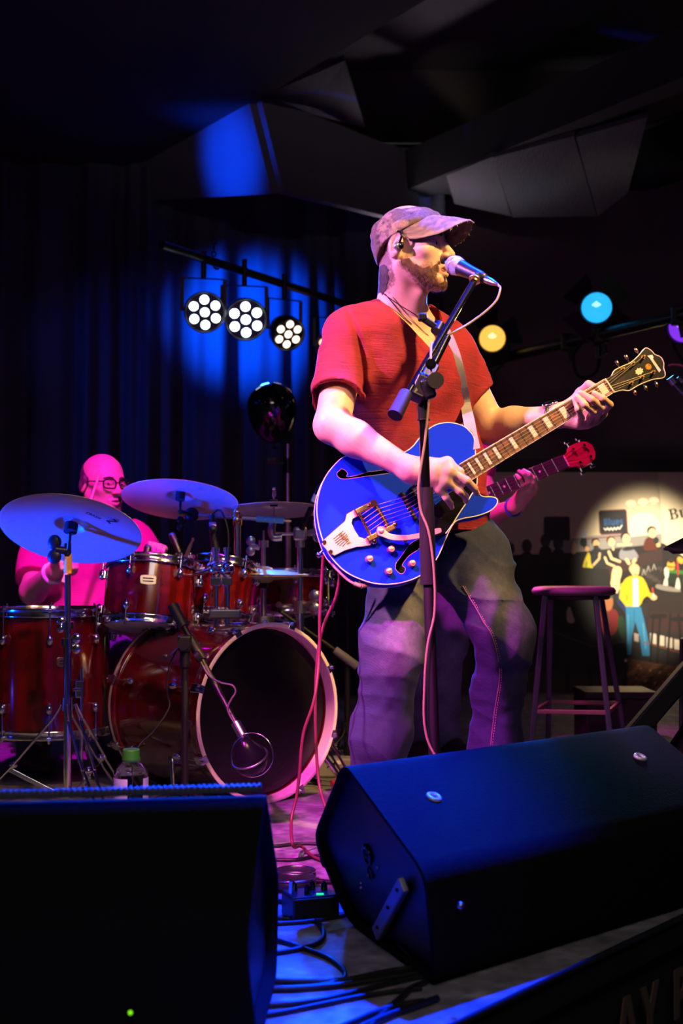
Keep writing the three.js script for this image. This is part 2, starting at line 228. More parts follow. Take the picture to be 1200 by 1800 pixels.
{
  const p = V(0.19, 0, -2.315).addScaledVector(EDGE, 0.56), n = V(0.791, 0, 0.612);
  const m = new THREE.Matrix4().makeBasis(EDGE, UPY, n).setPosition(p.x + n.x * 0.006, -0.205, p.z + n.z * 0.006);
  const sign = thing('stage_front_lettering', 'dull brown block letters on the black panel below the stage edge', 'lettering', V(p.x, -0.205, p.z));
  let x = 0; for (const ch of 'AY PL') { if (ch === ' ') { x += 0.05; continue; } const g = new TextGeometry(ch, { font, size: 0.105, depth: 0.004, curveSegments: 6, bevelEnabled: false }); g.computeBoundingBox(); const w = g.boundingBox.max.x; g.translate(x, 0, 0).applyMatrix4(m); W('letter', g, mat(0x4a3c34, 0.8), sign); x += w + 0.014; }
}

// curtain behind the drums: one long pleated drape
{
  const n = 420, x0 = -3.6, x1 = 0.62, top = 3.3, P = [], I = [];
  const zz = (t, y) => { const x = lerp(x0, x1, t); return -8.28 + (0.07 * Math.sin(x * 21 + 1.6 * Math.sin(x * 3.1)) + 0.04 * Math.sin(x * 43 + 2 * Math.sin(x * 5))) * (0.55 + 0.45 * (1 - y / top)) + 0.02 * noise(x * 9, y * 1.5, 3); };
  const rows = 12; for (let k = 0; k < 2; k++) for (let r = 0; r <= rows; r++) for (let i = 0; i <= n; i++) { const t = i / n, y = lerp(0.005, top, r / rows); P.push(lerp(x0, x1, t), y, zz(t, y) - k * 0.012); }
  const w = n + 1, o = w * (rows + 1); for (let r = 0; r < rows; r++) for (let i = 0; i < n; i++) { const a = r * w + i; I.push(a, a + 1, a + w, a + 1, a + w + 1, a + w, a + o, a + w + o, a + 1 + o, a + 1 + o, a + w + o, a + w + 1 + o); }
  for (let i = 0; i < n; i++) { I.push(i, i + o, i + 1, i + 1, i + o, i + 1 + o); const a = rows * w + i; I.push(a, a + 1, a + o, a + 1, a + 1 + o, a + o); }
  const g = new THREE.BufferGeometry(); g.setAttribute('position', new THREE.Float32BufferAttribute(P, 3)); g.setIndex(I); g.computeVertexNormals();
  solo('stage_curtain', 'dark pleated curtain hanging behind the drum kit', 'curtain', g, mat(0x3a3a46, 0.95, 0, { sheen: 0.3, sheenRoughness: 0.6, sheenColor: new THREE.Color(0x444455) }));
  const rail = rod(V(-3.7, 3.33, -8.3), V(0.7, 3.33, -8.3), 0.02); solo('curtain_rail', 'black rail that carries the pleated curtain', 'rail', rail, M.blackSatin);
}

// mural on the back wall at the right: painted bar scene
{
  const S = 1000 / (FOCAL / 8.42), X0 = 0.80, TOP = 1.42, CW = 1500, CH = 1420, cv = document.createElement('canvas'); cv.width = CW; cv.height = CH;
  const c = cv.getContext('2d');
  c.fillStyle = '#2a2524'; c.fillRect(0, 0, CW, CH);
  c.setTransform(S, 0, 0, S, -600 * S - X0 * 1000, (TOP - 0.75) * 1000 - 1000 * S);
  const poly = (col, ...p) => { c.fillStyle = col; c.beginPath(); c.moveTo(p[0], p[1]); for (let i = 2; i < p.length; i += 2) c.lineTo(p[i], p[i + 1]); c.closePath(); c.fill(); };
  const soft = (col, ...p) => { c.fillStyle = col; c.beginPath(); const n = p.length / 2, q = (i) => [p[(i % n) * 2], p[(i % n) * 2 + 1]]; let [ax, ay] = q(0), [bx, by] = q(1); c.moveTo((ax + bx) / 2, (ay + by) / 2); for (let i = 1; i <= n; i++) { const [x, y] = q(i), [u, v] = q(i + 1); c.quadraticCurveTo(x, y, (x + u) / 2, (y + v) / 2); } c.closePath(); c.fill(); };
  const ell = (col, x, y, rx, ry, a = 0) => { c.fillStyle = col; c.beginPath(); c.ellipse(x, y, rx, ry, a, 0, 7); c.fill(); };
  const line = (col, w, ...p) => { c.strokeStyle = col; c.lineWidth = w; c.lineCap = 'round'; c.lineJoin = 'round'; c.beginPath(); c.moveTo(p[0], p[1]); for (let i = 2; i < p.length; i += 2) c.lineTo(p[i], p[i + 1]); c.stroke(); };
  const skin = '#e2b27c', skin2 = '#f0cb95', dark = '#17151a';
  // pale painted wall with an arch and ceiling lamps
  poly('#cbb99a', 825, 830, 1165, 830, 1165, 980, 825, 980); poly('#8f8a86', 985, 950, 1165, 925, 1165, 955, 985, 985); line('#7a2430', 1.6, 1030, 948, 1165, 934);
  soft('#e9dab8', 1104, 940, 1104, 912, 1118, 902, 1134, 900, 1152, 906, 1160, 920, 1162, 940); poly('#e9dab8', 1104, 925, 1162, 925, 1162, 938, 1104, 944);
  for (const [x, y] of [[1108, 885], [1130, 882], [1149, 880]]) { ell('#f5e8c6', x, y, 9, 6.5); line('#8c7c62', 0.7, x - 8, y + 4, x + 8, y + 4); }
  line('#8c8272', 0.8, 1112, 893, 1118, 899, 1126, 897);
  // rounded sign on the painted wall
  const rrect = (col, x, y, w, h, r, a) => { c.save(); c.translate(x + w / 2, y + h / 2); c.rotate(a); c.fillStyle = col; c.beginPath(); c.roundRect(-w / 2, -h / 2, w, h, r); c.fill(); c.restore(); };
  rrect('#5a1e26', 1052, 896, 50, 43, 5, -0.05); rrect('#1a1a22', 1054, 898.5, 46, 38, 4, -0.05);
  c.save(); c.translate(1060, 924); c.rotate(-0.05); c.fillStyle = '#1f5c9a'; c.font = 'bold 17px sans-serif'; c.fillText('Blues', 0, 0, 35); c.restore();
  line('#efe6d8', 2, 1061, 929, 1064, 932, 1067, 928, 1070, 932, 1073, 928, 1076, 932, 1079, 927.5, 1082, 931, 1085, 927, 1088, 930, 1092, 924);
  // the pale painted pillar with dark lettering
  poly('#e3d2ae', 1157, 830, 1240, 830, 1240, 990, 1164, 1000); line('#a08f70', 1, 1158, 860, 1164, 1000);
  c.save(); c.translate(1176, 915); c.rotate(-0.2); c.fillStyle = '#20201f'; c.font = 'bold 27px serif'; c.fillText('Bu', 0, 0); c.restore();
  // bar counter, tables
  poly('#211a1a', 825, 978, 1000, 972, 1165, 955, 1240, 1005, 1240, 1060, 825, 1060);
  poly('#3a2423', 1118, 975, 1162, 965, 1163, 985, 1112, 1000, 1040, 1018, 1030, 1010); poly('#2a2422', 1112, 1003, 1163, 984, 1164, 1015, 1118, 1040);
  for (let i = 0; i < 30; i++) line('#6c5d52', 0.8, 1122 + (i * 7) % 38, 1000 + (i * 5) % 26, 1126 + (i * 7) % 38, 996 + (i * 5) % 26);
  for (const [x, y] of [[1138, 1000], [1148, 997], [1130, 1006]]) line('#a29a8e', 1.6, x - 3, y + 5, x, y - 5, x + 3, y + 4);
  // people at the back table
  const head = (x, y, r, hair, face = skin) => { ell(hair, x - 0.6, y - r * 0.35, r * 1.02, r * 0.98); ell(face, x + 0.8, y + r * 0.12, r * 0.8, r * 0.98); };
  soft('#c9a06a', 1002, 972, 1006, 952, 1011, 950, 1012, 970, 1008, 975); soft('#1b2833', 1018, 960, 1020, 945, 1030, 944, 1031, 962); ell('#b9b7c0', 1025, 938, 6, 8);
  soft('#d9c230', 1030, 975, 1034, 968, 1040, 990, 1042, 1002, 1034, 1010, 1021, 1008, 1024, 990); head(1030, 964, 5, '#3b241b'); line(skin, 4, 1040, 1001, 1033, 1008); soft('#7ea03a', 1026, 992, 1032, 984, 1030, 1000);
  soft('#1d222a', 1036, 970, 1045, 962, 1054, 963, 1060, 972, 1062, 1000, 1038, 1000); head(1046, 955, 7, '#2a1d18'); soft('#2a1d18', 1041, 959, 1052, 958, 1050, 966, 1043, 966); line(skin, 4, 1042, 993, 1052, 982, 1053, 973);
  soft('#111014', 1068, 966, 1078, 964, 1086, 976, 1090, 988, 1074, 990, 1066, 978); head(1073, 952, 7.5, '#6a2a1c', skin2); line(skin2, 5, 1069, 970, 1074, 982, 1088, 987); line(skin2, 4, 1062, 980, 1066, 990, 1078, 995); soft(skin2, 1076, 958, 1080, 968, 1074, 968);
  soft('#8d8c93', 1086, 972, 1094, 961, 1108, 961, 1120, 973, 1121, 984, 1088, 986); soft('#2a2a2f', 1090, 966, 1100, 960, 1116, 962, 1112, 967, 1098, 969); head(1099, 946, 8.5, '#241a18', skin2); line(skin2, 6, 1100, 984, 1104, 990); line(skin2, 6, 1115, 984, 1112, 988); line(skin2, 4, 1085, 958, 1108, 957);
  soft('#5a2416', 1128, 968, 1132, 948, 1142, 942, 1150, 950, 1152, 966, 1144, 968); head(1145, 936, 8.5, '#3d3937', skin2); line('#5a2416', 6, 1142, 955, 1152, 964); ell(skin, 1156, 958, 4, 4); ell('#27211f', 1152, 950, 5, 6);
  // bottles and taps on the bar
  soft('#2a7a30', 1165, 1000, 1240, 1006, 1240, 1022, 1168, 1018); poly('#1f2a1f', 1165, 1006, 1240, 1014, 1240, 1032, 1165, 1024);
  soft('#e8e0cc', 1165, 1003, 1168, 996, 1174, 997, 1174, 1016, 1168, 1018); soft('#e0a838', 1170, 990, 1176, 984, 1184, 986, 1186, 1002, 1172, 1003); line('#2a1c10', 2, 1171, 996, 1185, 997); ell('#3a2418', 1178, 986, 5, 4); soft('#b33228', 1187, 985, 1190, 978, 1193, 1010, 1188, 1014); soft('#e0a838', 1188, 978, 1200, 980, 1200, 992, 1190, 990);
  soft('#dcd5c3', 1163, 1030, 1167, 1014, 1172, 1014, 1172, 1038, 1164, 1038); soft('#dcd5c3', 1184, 1036, 1188, 1014, 1192, 1016, 1195, 1038, 1184, 1039); soft('#8b857c', 1150, 1026, 1165, 1028, 1195, 1036, 1195, 1042, 1150, 1036);
  poly('#2b1f1e', 1140, 1040, 1240, 1042, 1240, 1120, 1130, 1100); poly('#3a2020', 1140, 1075, 1240, 1080, 1240, 1115, 1135, 1108);
  // blonde woman and man in the yellow jacket
  soft('#efcf96', 1072, 1028, 1074, 1000, 1082, 994, 1091, 997, 1092, 1008, 1087, 1022, 1090, 1045, 1066, 1040, 1065, 1024); soft('#1e2a5a', 1082, 1045, 1090, 1030, 1098, 1060, 1098, 1080, 1084, 1075);
  soft('#e8c21c', 1088, 1050, 1092, 1022, 1104, 1012, 1126, 1012, 1134, 1024, 1138, 1046, 1128, 1052, 1124, 1066, 1098, 1068); poly('#f1ece0', 1110, 1016, 1120, 1016, 1121, 1066, 1110, 1066); line('#e8c21c', 8, 1130, 1026, 1137, 1044, 1144, 1048); line('#e8c21c', 7, 1093, 1028, 1090, 1050, 1100, 1062);
  ell('#c89e1c', 1100, 1050, 2, 6); head(1114, 1003, 9, '#e0bf8a', skin2); soft('#c98e58', 1110, 1008, 1120, 1008, 1116, 1013); ell(skin, 1147, 1050, 6, 5); line('#c33a30', 3, 1145, 1034, 1146, 1046); line('#efe6d8', 3, 1146, 1044, 1147, 1050); ell(skin, 1101, 1066, 4, 3.4);
  poly('#2f7fae', 1098, 1066, 1124, 1066, 1130, 1090, 1138, 1130, 1139, 1152, 1126, 1152, 1122, 1120, 1114, 1092, 1108, 1120, 1106, 1150, 1099, 1150, 1098, 1110); line('#1f5c86', 1.2, 1113, 1070, 1112, 1094); line('#6aaed0', 1.4, 1128, 1096, 1132, 1140); line('#6aaed0', 1.2, 1102, 1080, 1102, 1130);
  // bar stools, skirting, floor
  for (let x = 1140; x < 1240; x += 14) poly('#d8c8b4', x, 1112 + (x - 1140) * 0.25, x + 11, 1114 + (x - 1140) * 0.25, x + 11, 1132 + (x - 1140) * 0.25, x, 1130 + (x - 1140) * 0.25);
  line('#8a4a30', 2, 1128, 1128, 1240, 1160); poly('#b7a694', 1112, 1112, 1120, 1114, 1120, 1128, 1112, 1126);
  for (const x of [1146, 1158, 1176, 1190, 1206]) line('#171214', 4, x, 1080, x + (x % 3 - 1) * 6, 1165);
  soft('#171214', 1138, 1080, 1170, 1078, 1172, 1086, 1140, 1088); soft('#171214', 1176, 1084, 1215, 1084, 1215, 1092, 1176, 1092);
  poly('#64402c', 825, 1165, 1000, 1172, 1098, 1156, 1240, 1180, 1240, 1300, 825, 1300);
  for (let i = 0; i < 170; i++) { const x = 1075 + ((i * 37) % 150), y = 1168 + ((i * 23) % 75), w = 2 + (i * 7) % 8; ell(['#8a5a34', '#7a4a2e', '#a5713f', '#55341f', '#3f271c'][i % 5], x, y, w, 1 + (i % 3) * 0.7, -0.15); }
  for (let i = 0; i < 40; i++) { const x = 1105 + ((i * 41) % 90), y = 1172 + ((i * 29) % 40); ell('#d09a5a', x, y, 0.8 + (i % 3) * 0.5, 0.7); }
  // seated man in a red waistcoat and dark tables in the lower left of the painting
  poly('#15130f', 905, 990, 1068, 1000, 1075, 1050, 1098, 1080, 1100, 1165, 1080, 1200, 905, 1215); soft('#7a1c20', 1046, 1090, 1052, 1072, 1074, 1066, 1088, 1080, 1080, 1118, 1056, 1116); soft('#1f3d22', 1058, 1082, 1066, 1072, 1070, 1116, 1062, 1118); soft('#1f3d22', 1082, 1084, 1096, 1080, 1098, 1130, 1086, 1118); soft('#a86a3e', 1057, 1048, 1064, 1044, 1076, 1048, 1076, 1066, 1068, 1076, 1060, 1070); soft('#3d4a2e', 1056, 1050, 1060, 1042, 1076, 1044, 1077, 1052);
  poly('#1d1b1b', 985, 1110, 1098, 1124, 1100, 1180, 985, 1180); line('#4a4644', 2, 960, 1106, 1040, 1136, 1098, 1126); ell('#e8d9c0', 1097, 1160, 2.5, 2.5); soft('#b9a58a', 994, 1072, 1000, 1064, 1004, 1078, 1010, 1094, 1000, 1096, 994, 1092);
  poly('#3d2b20', 905, 1180, 1100, 1185, 1100, 1240, 905, 1240); for (const x of [960, 990, 1030, 1072, 1090]) poly('#100e0d', x, 1170, x + 9, 1170, x + 8, 1225, x + 1, 1225);
  for (const [x, y] of [[925, 960], [958, 950], [980, 955], [895, 965]]) { ell('#3a3331', x, y, 9, 12); soft('#241f20', x - 12, y + 45, x - 12, y + 14, x, y + 8, x + 12, y + 14, x + 12, y + 45); } rrect('#2c2527', 955, 908, 46, 42, 4, 0);
  c.setTransform(1, 0, 0, 1, 0, 0);
  const d = c.getImageData(0, 0, CW, CH); for (let i = 0; i < d.data.length; i += 4) { const n = (rnd() - 0.5) * 16; d.data[i] += n; d.data[i + 1] += n; d.data[i + 2] += n; } c.putImageData(d, 0, 0);
  const t = new THREE.CanvasTexture(cv); t.colorSpace = THREE.SRGBColorSpace;
  const g = new THREE.BoxGeometry(1.5, 1.42, 0.02); const m = solo('wall_mural', 'painted mural of people drinking in a bar, lit by a round spot', 'mural', g.translate(X0 + 0.75, TOP - 0.71, -8.42 + 0), [0, 1, 2, 3, 4, 5].map((i) => (i === 4 ? mat(0xffffff, 0.6, 0, { map: t }) : M.black)));
}

// ---------------------------------------------------------------- lamps
for (const [, label, pos, aim, rgb, cd, cone, pen] of LAMPS) stageLamp('stage_par', label, pos, aim, rgb, cd, cone, pen, { glow: 3, drop: pos[1] < 1 });
// par cans with barn doors on the bar at the right
stageLamp('stage_par', 'black par can with a glowing amber lens, just right of the red sleeve', at(865, 595, 7.6).toArray(), at(760, 900, 2.4).toArray(), [1, 0.52, 0.08], 10, 26, 0.5, { r: 0.076, glow: 1.25, doors: 1, drop: true, doorTurn: 0.3 });
stageLamp('stage_par', 'black par can with a glowing blue lens, above the head of the guitar', at(1048, 541, 6.9).toArray(), at(800, 760, 2.9).toArray(), [0.02, 0.42, 1], 14, 22, 0.5, { r: 0.08, glow: 1.3, doors: 1, drop: true, doorTurn: 0.75 });
stageLamp('stage_par', 'black par can with a violet lens, cut off by the right picture edge', at(1197, 577, 6.5).toArray(), at(600, 760, 4.4).toArray(), [0.2, 0.03, 0.75], 4, 18, 0.5, { r: 0.07, glow: 1.2, drop: true });
stageLamp('stage_par', 'white par can that lights the bar mural, high on the right', [1.75, 3.1, -5.4], at(1136, 1004, 8.4).toArray(), [1, 0.86, 0.62], 140, 6.5, 0.3, { glow: 2 });
stageLamp('stage_par', 'small blue par can that washes the ceiling bulkhead, at the far left', [-2.7, 2.1, -6.2], at(448, 268, 7.6).toArray(), [0.0, 0.05, 1], 200, 8.5, 0.9, { glow: 1.5 });
stageLamp('stage_par', 'dim cyan par can that grazes the ceiling panels, far right', [2.4, 1.9, -6.2], at(862, 338, 8.0).toArray(), [0.35, 0.75, 1], 4, 6, 1, { glow: 1, drop: true });
stageLamp('stage_par', 'dim white par can that grazes the last ceiling panel, far right', [2.75, 1.75, -5.5], at(1066, 280, 7.4).toArray(), [1, 0.9, 0.7], 3, 6, 1, { glow: 1, drop: true });
stageLamp('added_fill_lamp', 'small added fill lamp pointed up at the ceiling, hidden behind the cap', at(700, 500, 8.15).toArray(), [0.95, 4, -7.2], [1, 0.85, 0.95], 1.3, 66, 0.8, { r: 0.06, glow: 0.6, len: 0.12, drop: true });  // added fill, brightens the ceiling and the upper back wall
// flat LED pars: seven lenses each
function ledPar(label, px, py, d, r, rgb, glow, candela, aim) {
  const p = at(px, py, d), dir = (aim ?? V(0.05, 1.25, -3.75)).clone().sub(p).normalize(), t = thing('led_par', label, 'stage light', p, 'LED pars on the rear lighting bar'), m = frame(V(0, 0, 0), dir);
  put('housing', [lathe([[0.001, -0.13], [r * 0.75, -0.13], [r * 1.15, -0.06], [r * 1.2, 0.0], [r * 1.16, 0.012], [r * 1.1, 0.0], [r * 1.08, -0.006], [0.001, -0.006]], m, 32)], mat(0x0e0e12, 0.3), t);
  const em = mat(0x222222, 0.2, 0, { emissive: new THREE.Color().setRGB(...rgb), emissiveIntensity: glow });
  for (let i = 0; i < 7; i++) { const a = i * Math.PI / 3 + 0.45, o = i === 6 ? V(0, 0.004, 0) : V(Math.cos(a) * r * 0.72, 0.004, Math.sin(a) * r * 0.72); put('lens', new THREE.SphereGeometry(r * 0.265, 14, 8, 0, Math.PI * 2, 0, Math.PI / 2).scale(1, 0.45, 1).applyMatrix4(new THREE.Matrix4().makeTranslation(o.x, o.y - 0.006, o.z)).applyMatrix4(m), em, t); }
  const s = V(1, 0, 0).applyMatrix4(new THREE.Matrix4().extractRotation(m)), b = V(0, 0, 0).addScaledVector(dir, -0.06);
  put('yoke', [boxAlong(b.clone().addScaledVector(s, r * 1.25), b.clone().addScaledVector(s, r * 1.25).add(V(0, 0.17, 0)), 0.02, 0.005), boxAlong(b.clone().addScaledVector(s, -r * 1.25), b.clone().addScaledVector(s, -r * 1.25).add(V(0, 0.17, 0)), 0.02, 0.005), boxAlong(b.clone().addScaledVector(s, r * 1.25).add(V(0, 0.17, 0)), b.clone().addScaledVector(s, -r * 1.25).add(V(0, 0.17, 0)), 0.02, 0.005), rod(b.clone().add(V(0, 0.17, 0)), b.clone().add(V(0, 0.31, 0)), 0.014)], M.blackSatin, t);
  if (candela) { const l = new THREE.SpotLight(new THREE.Color().setRGB(...candela[0]), candela[1], 0, R(candela[2]), 0.7, 2); l.position.copy(p).addScaledVector(dir, 0.05); l.target.position.copy(p).addScaledVector(dir, 3); l.name = numbered('led_par_beam'); l.castShadow = true; l.shadow.radius = 4; scene.add(l, l.target); }
}
const BLUE = [0.0, 0.07, 1];
ledPar('LED par of seven blue-white lenses, leftmost on the rear lighting bar', 360, 549, 7.0, 0.088, [0.75, 0.85, 1], 6, [BLUE, 90, 18]);
ledPar('LED par of seven glaring blue-white lenses, second from the left', 432, 562, 7.2, 0.094, [0.7, 0.82, 1], 8, [BLUE, 90, 18], V(0.25, 0.9, -3.7));
ledPar('LED par of seven warm white lenses on the rear lighting bar', 507, 588, 7.5, 0.08, [1, 0.8, 0.62], 3, [[1, 0.06, 0.5], 55, 12], V(0.95, 0.55, -5.2));
ledPar('LED par of orange lenses, half hidden by the red sleeve of the singer', 583, 610, 7.9, 0.08, [1, 0.5, 0.25], 2.2, null);
solo('lighting_bar', 'thin black rear lighting bar that carries the LED pars', 'lighting bar', (() => { const a = at(360, 549, 7.0).add(V(0, 0.28, -0.04)), b = at(583, 610, 7.9).add(V(0, 0.28, -0.04)); return rod(a.clone().lerp(b, -0.3), a.clone().lerp(b, 1.3), 0.022); })(), M.blackSatin);
{ // the clamp-like safety hooks that catch blue on the left
  for (const [px, y0, y1, l] of [[296, 402, 470, 'small hook and chain dangling from the dark ceiling above the drummer, leftmost of two'], [376, 425, 468, 'small hook and chain dangling near the LED pars, right of the other hook']]) { const a = at(px, y0, 7.2), b = at(px - 1, y1, 7.2); const t = thing('ceiling_hook', l, 'hook', b.clone()); W('chain', [...[0, 1, 2, 3].map((i) => torus(0.012, 0.004, frame(a.clone().lerp(b, i / 4), V(i % 2, 0, 1 - i % 2)), 12, 6))], M.darkMetal, t); W('hook', tube([a.clone().lerp(b, 0.7), b, b.clone().add(V(0.02, -0.015, 0)), b.clone().add(V(0.035, 0.012, 0))], 0.006, 16, 6), M.darkMetal, t); }
}
// the pipe the par cans are clamped to
{
  const a = at(770, 657, 8.35), b = at(1235, 545, 6.3), t = thing('lighting_bar', 'black pipe running to the right behind the guitar’s neck, carrying the coloured par cans', 'lighting bar', a.clone());
  W('pipe', rod(a, b, 0.03), M.blackSatin, t);
  for (const k of [0.22, 0.56, 0.68, 0.93]) { const p = a.clone().lerp(b, k); W('clamp', [box(p, 0.07, 0.09, 0.05, 0.01), rod(p, p.clone().add(V(0.02, -0.1, 0)), 0.014)], M.black, t); }
  const q = a.clone().lerp(b, 0.62); W('cable_loop', tube([q, q.clone().add(V(-0.06, -0.1, 0.02)), q.clone().add(V(-0.03, -0.2, 0.02)), q.clone().add(V(0.06, -0.17, 0)), q.clone().add(V(0.08, 0, 0))], 0.009, 24, 6), M.rubber, t);
}
// black balloon and the pole behind the kit
{
  const c = at(478, 722, 6.6), s = 6.6 / FOCAL, t = thing('balloon', 'glossy black round balloon above the hi-hat side of the kit', 'balloon', c.clone());
  const prof = []; for (let i = 0; i <= 24; i++) { const a = -Math.PI / 2 + i / 24 * Math.PI; prof.push([Math.max(0.0008, Math.cos(a) * 43.5 * s * (1 + 0.10 * Math.sin(a))), Math.sin(a) * (a > 0 ? 50 : 58) * s]); }
  put('skin', lathe(prof, new THREE.Matrix4().makeRotationZ(0.08), 40), mat(0x0b0c14, 0.12, 0, { clearcoat: 1, clearcoatRoughness: 0.04 }), t);
  put('knot', lathe([[0.001, 0.012], [0.008, 0], [0.004, -0.008], [0.014, -0.02], [0.012, -0.024], [0.001, -0.016]], new THREE.Matrix4().makeTranslation(0.012, -58 * s, 0)), M.black, t);
  const t2 = thing('speaker_pole', 'slim metal pole standing behind the kit below the black balloon', 'pole', V(at(505, 1100, 6.5).x, 0, at(505, 1100, 6.5).z));
  const a = at(505, 780, 6.5), b = V(t2.position.x, 0.02, t2.position.z); W('pole', [rod(b, a.clone().setY(0.95), 0.016), rod(a.clone().setY(0.95), a, 0.011)], M.steel, t2); W('collar', [rod(a.clone().setY(1.2), a.clone().setY(1.27), 0.02), box(a.clone().setY(1.245).add(V(-0.05, 0, 0)), 0.1, 0.014, 0.02)], M.darkMetal, t2); W('base', lathe([[0.001, 0.02], [0.14, 0.012], [0.15, 0], [0.001, 0]], new THREE.Matrix4().makeTranslation(b.x, 0, b.z)), M.black, t2);
  W('clip', box(at(478, 808, 6.5), 0.05, 0.025, 0.03), M.darkMetal, t2); W('wire', tube([a, a.clone().add(V(-0.02, -0.02, 0)), c.clone().add(V(0.012, -64 * s, 0))], 0.002, 12, 5), M.black, t2);
}

// ---------------------------------------------------------------- drum kit
function drum(name, label, center, axis, r, h, o = {}) {      // axis points from the bottom head to the top head
  const t = thing(name, label, 'drum', center.clone(), o.group); t.quaternion.setFromUnitVectors(UPY, axis.clone().normalize()); if (o.spin) t.rotateY(o.spin);
  t.updateMatrixWorld(true);
  const H = h / 2;
  put('shell', lathe([[r - 0.006, -H], [r, -H], [r, H], [r - 0.006, H]], null, 64), M.drumWood, t).geometry.attributes.uv && 0;
  put('top_head', lathe([[0.001, H + 0.008], [r * 0.94, H + 0.008], [r + 0.002, H - 0.002], [r + 0.002, H - 0.006]], null, 48), o.top ?? M.headSmoke, t);
  put('bottom_head', lathe([[0.001, -H - 0.008], [r * 0.94, -H - 0.008], [r + 0.002, -H + 0.002], [r + 0.002, -H + 0.006]], null, 48), o.bottom ?? M.headWhite, t);
  for (const s of [1, -1]) put('hoop', lathe([[r + 0.003, s * (H - 0.012)], [r + 0.011, s * (H - 0.012)], [r + 0.006, s * (H - 0.006)], [r + 0.006, s * (H + 0.012)], [r + 0.011, s * (H + 0.018)], [r + 0.002, s * (H + 0.018)], [r + 0.002, s * (H - 0.01)]], null, 64), M.chrome, t);
  const n = o.lugs ?? 6;
  for (let i = 0; i < n; i++) {
    const a = i / n * Math.PI * 2 + 0.2, m = new THREE.Matrix4().makeRotationY(a);
    for (const s of [1, -1]) { const l = put('lug', [ball(V(r + 0.013, s * (H * 0.55 + 0.005), 0), 0.012, 1, 1.6, 1, 10), box(V(r + 0.006, s * (H * 0.55 + 0.005), 0), 0.012, 0.03, 0.018, 0.004)].map((g) => g.applyMatrix4(m)), M.chrome, t); put('tension_rod', [rod(V(r + 0.013, s * H * 0.6, 0), V(r + 0.013, s * (H + 0.016), 0), 0.003, 0.003, 6), box(V(r + 0.013, s * (H + 0.012), 0), 0.02, 0.012, 0.016, 0.003), rod(V(r + 0.013, s * (H + 0.016), 0), V(r + 0.013, s * (H + 0.028), 0), 0.005, 0.004, 6)].map((g) => g.applyMatrix4(m)), M.chrome, l); }
  }
  if (o.badge !== undefined) { const m = new THREE.Matrix4().makeRotationY(o.badge), by = o.badgeY ?? 0; const B = put('badge', shapeGeo([[-0.024, -0.013], [-0.026, 0], [-0.024, 0.013], [0, 0.016], [0.024, 0.013], [0.026, 0], [0.024, -0.013], [0, -0.016]], 0.002, 0.001).rotateY(Math.PI / 2).translate(r + 0.0005, by, 0).applyMatrix4(m), mat(0xb9a78c, 0.25, 1), t); for (const k of [-0.005, 0.005]) put('badge_band', box(V(r + 0.0042, by + k, 0), 0.0016, 0.0035, 0.036, 0.0007).applyMatrix4(m), M.darkMetal, B); }
  return t;
}
function inDrum(t, p) { return t.worldToLocal(p.clone()); }
// floor tom
const ft = drum('floor_tom', 'dark red wood floor tom on three legs at the left picture edge', V(at(88, 1170, 4.78).x, 0.40, at(88, 1170, 4.78).z), UPY, 0.203, 0.40, { lugs: 8, badge: -1.13, badgeY: 0.04, group: undefined });
for (const a of [0.9, 3.0, 5.1]) { const c = Math.cos(a), s = Math.sin(a), q = (r, y) => V(c * r, y, s * r); const l = put('leg', [rod(q(0.232, 0.02), q(0.232, -0.28), 0.006), tube([q(0.232, -0.28), q(0.236, -0.31), q(0.255, -0.345), q(0.26, -0.385)], 0.006, 12, 8)], M.chrome, ft); put('rubber_foot', rod(q(0.259, -0.37), q(0.262, -0.40), 0.012), M.rubber, l); put('leg_bracket', [box(q(0.22, -0.05), 0.03, 0.06, 0.03, 0.006), rod(q(0.23, -0.05), V(c * 0.23 - s * 0.035, -0.05, s * 0.23 + c * 0.035), 0.006)], M.chrome, ft); }
// rack toms, tilted towards the drummer
const tomAxis = V(0.05, 1, -0.22).normalize(), tomAxis2 = V(0.12, 1, -0.2).normalize();
const tom1 = drum('rack_tom', 'dark red rack tom in the middle of the kit with a silver badge', at(264, 1048, 4.74), tomAxis, 0.155, 0.20, { lugs: 6, badge: -1.5, badgeY: 0.025 });
const tom2 = drum('rack_tom', 'smaller dark red rack tom, right of the other and over the bass drum', at(388, 1038, 4.92), tomAxis2, 0.112, 0.18, { lugs: 6 });
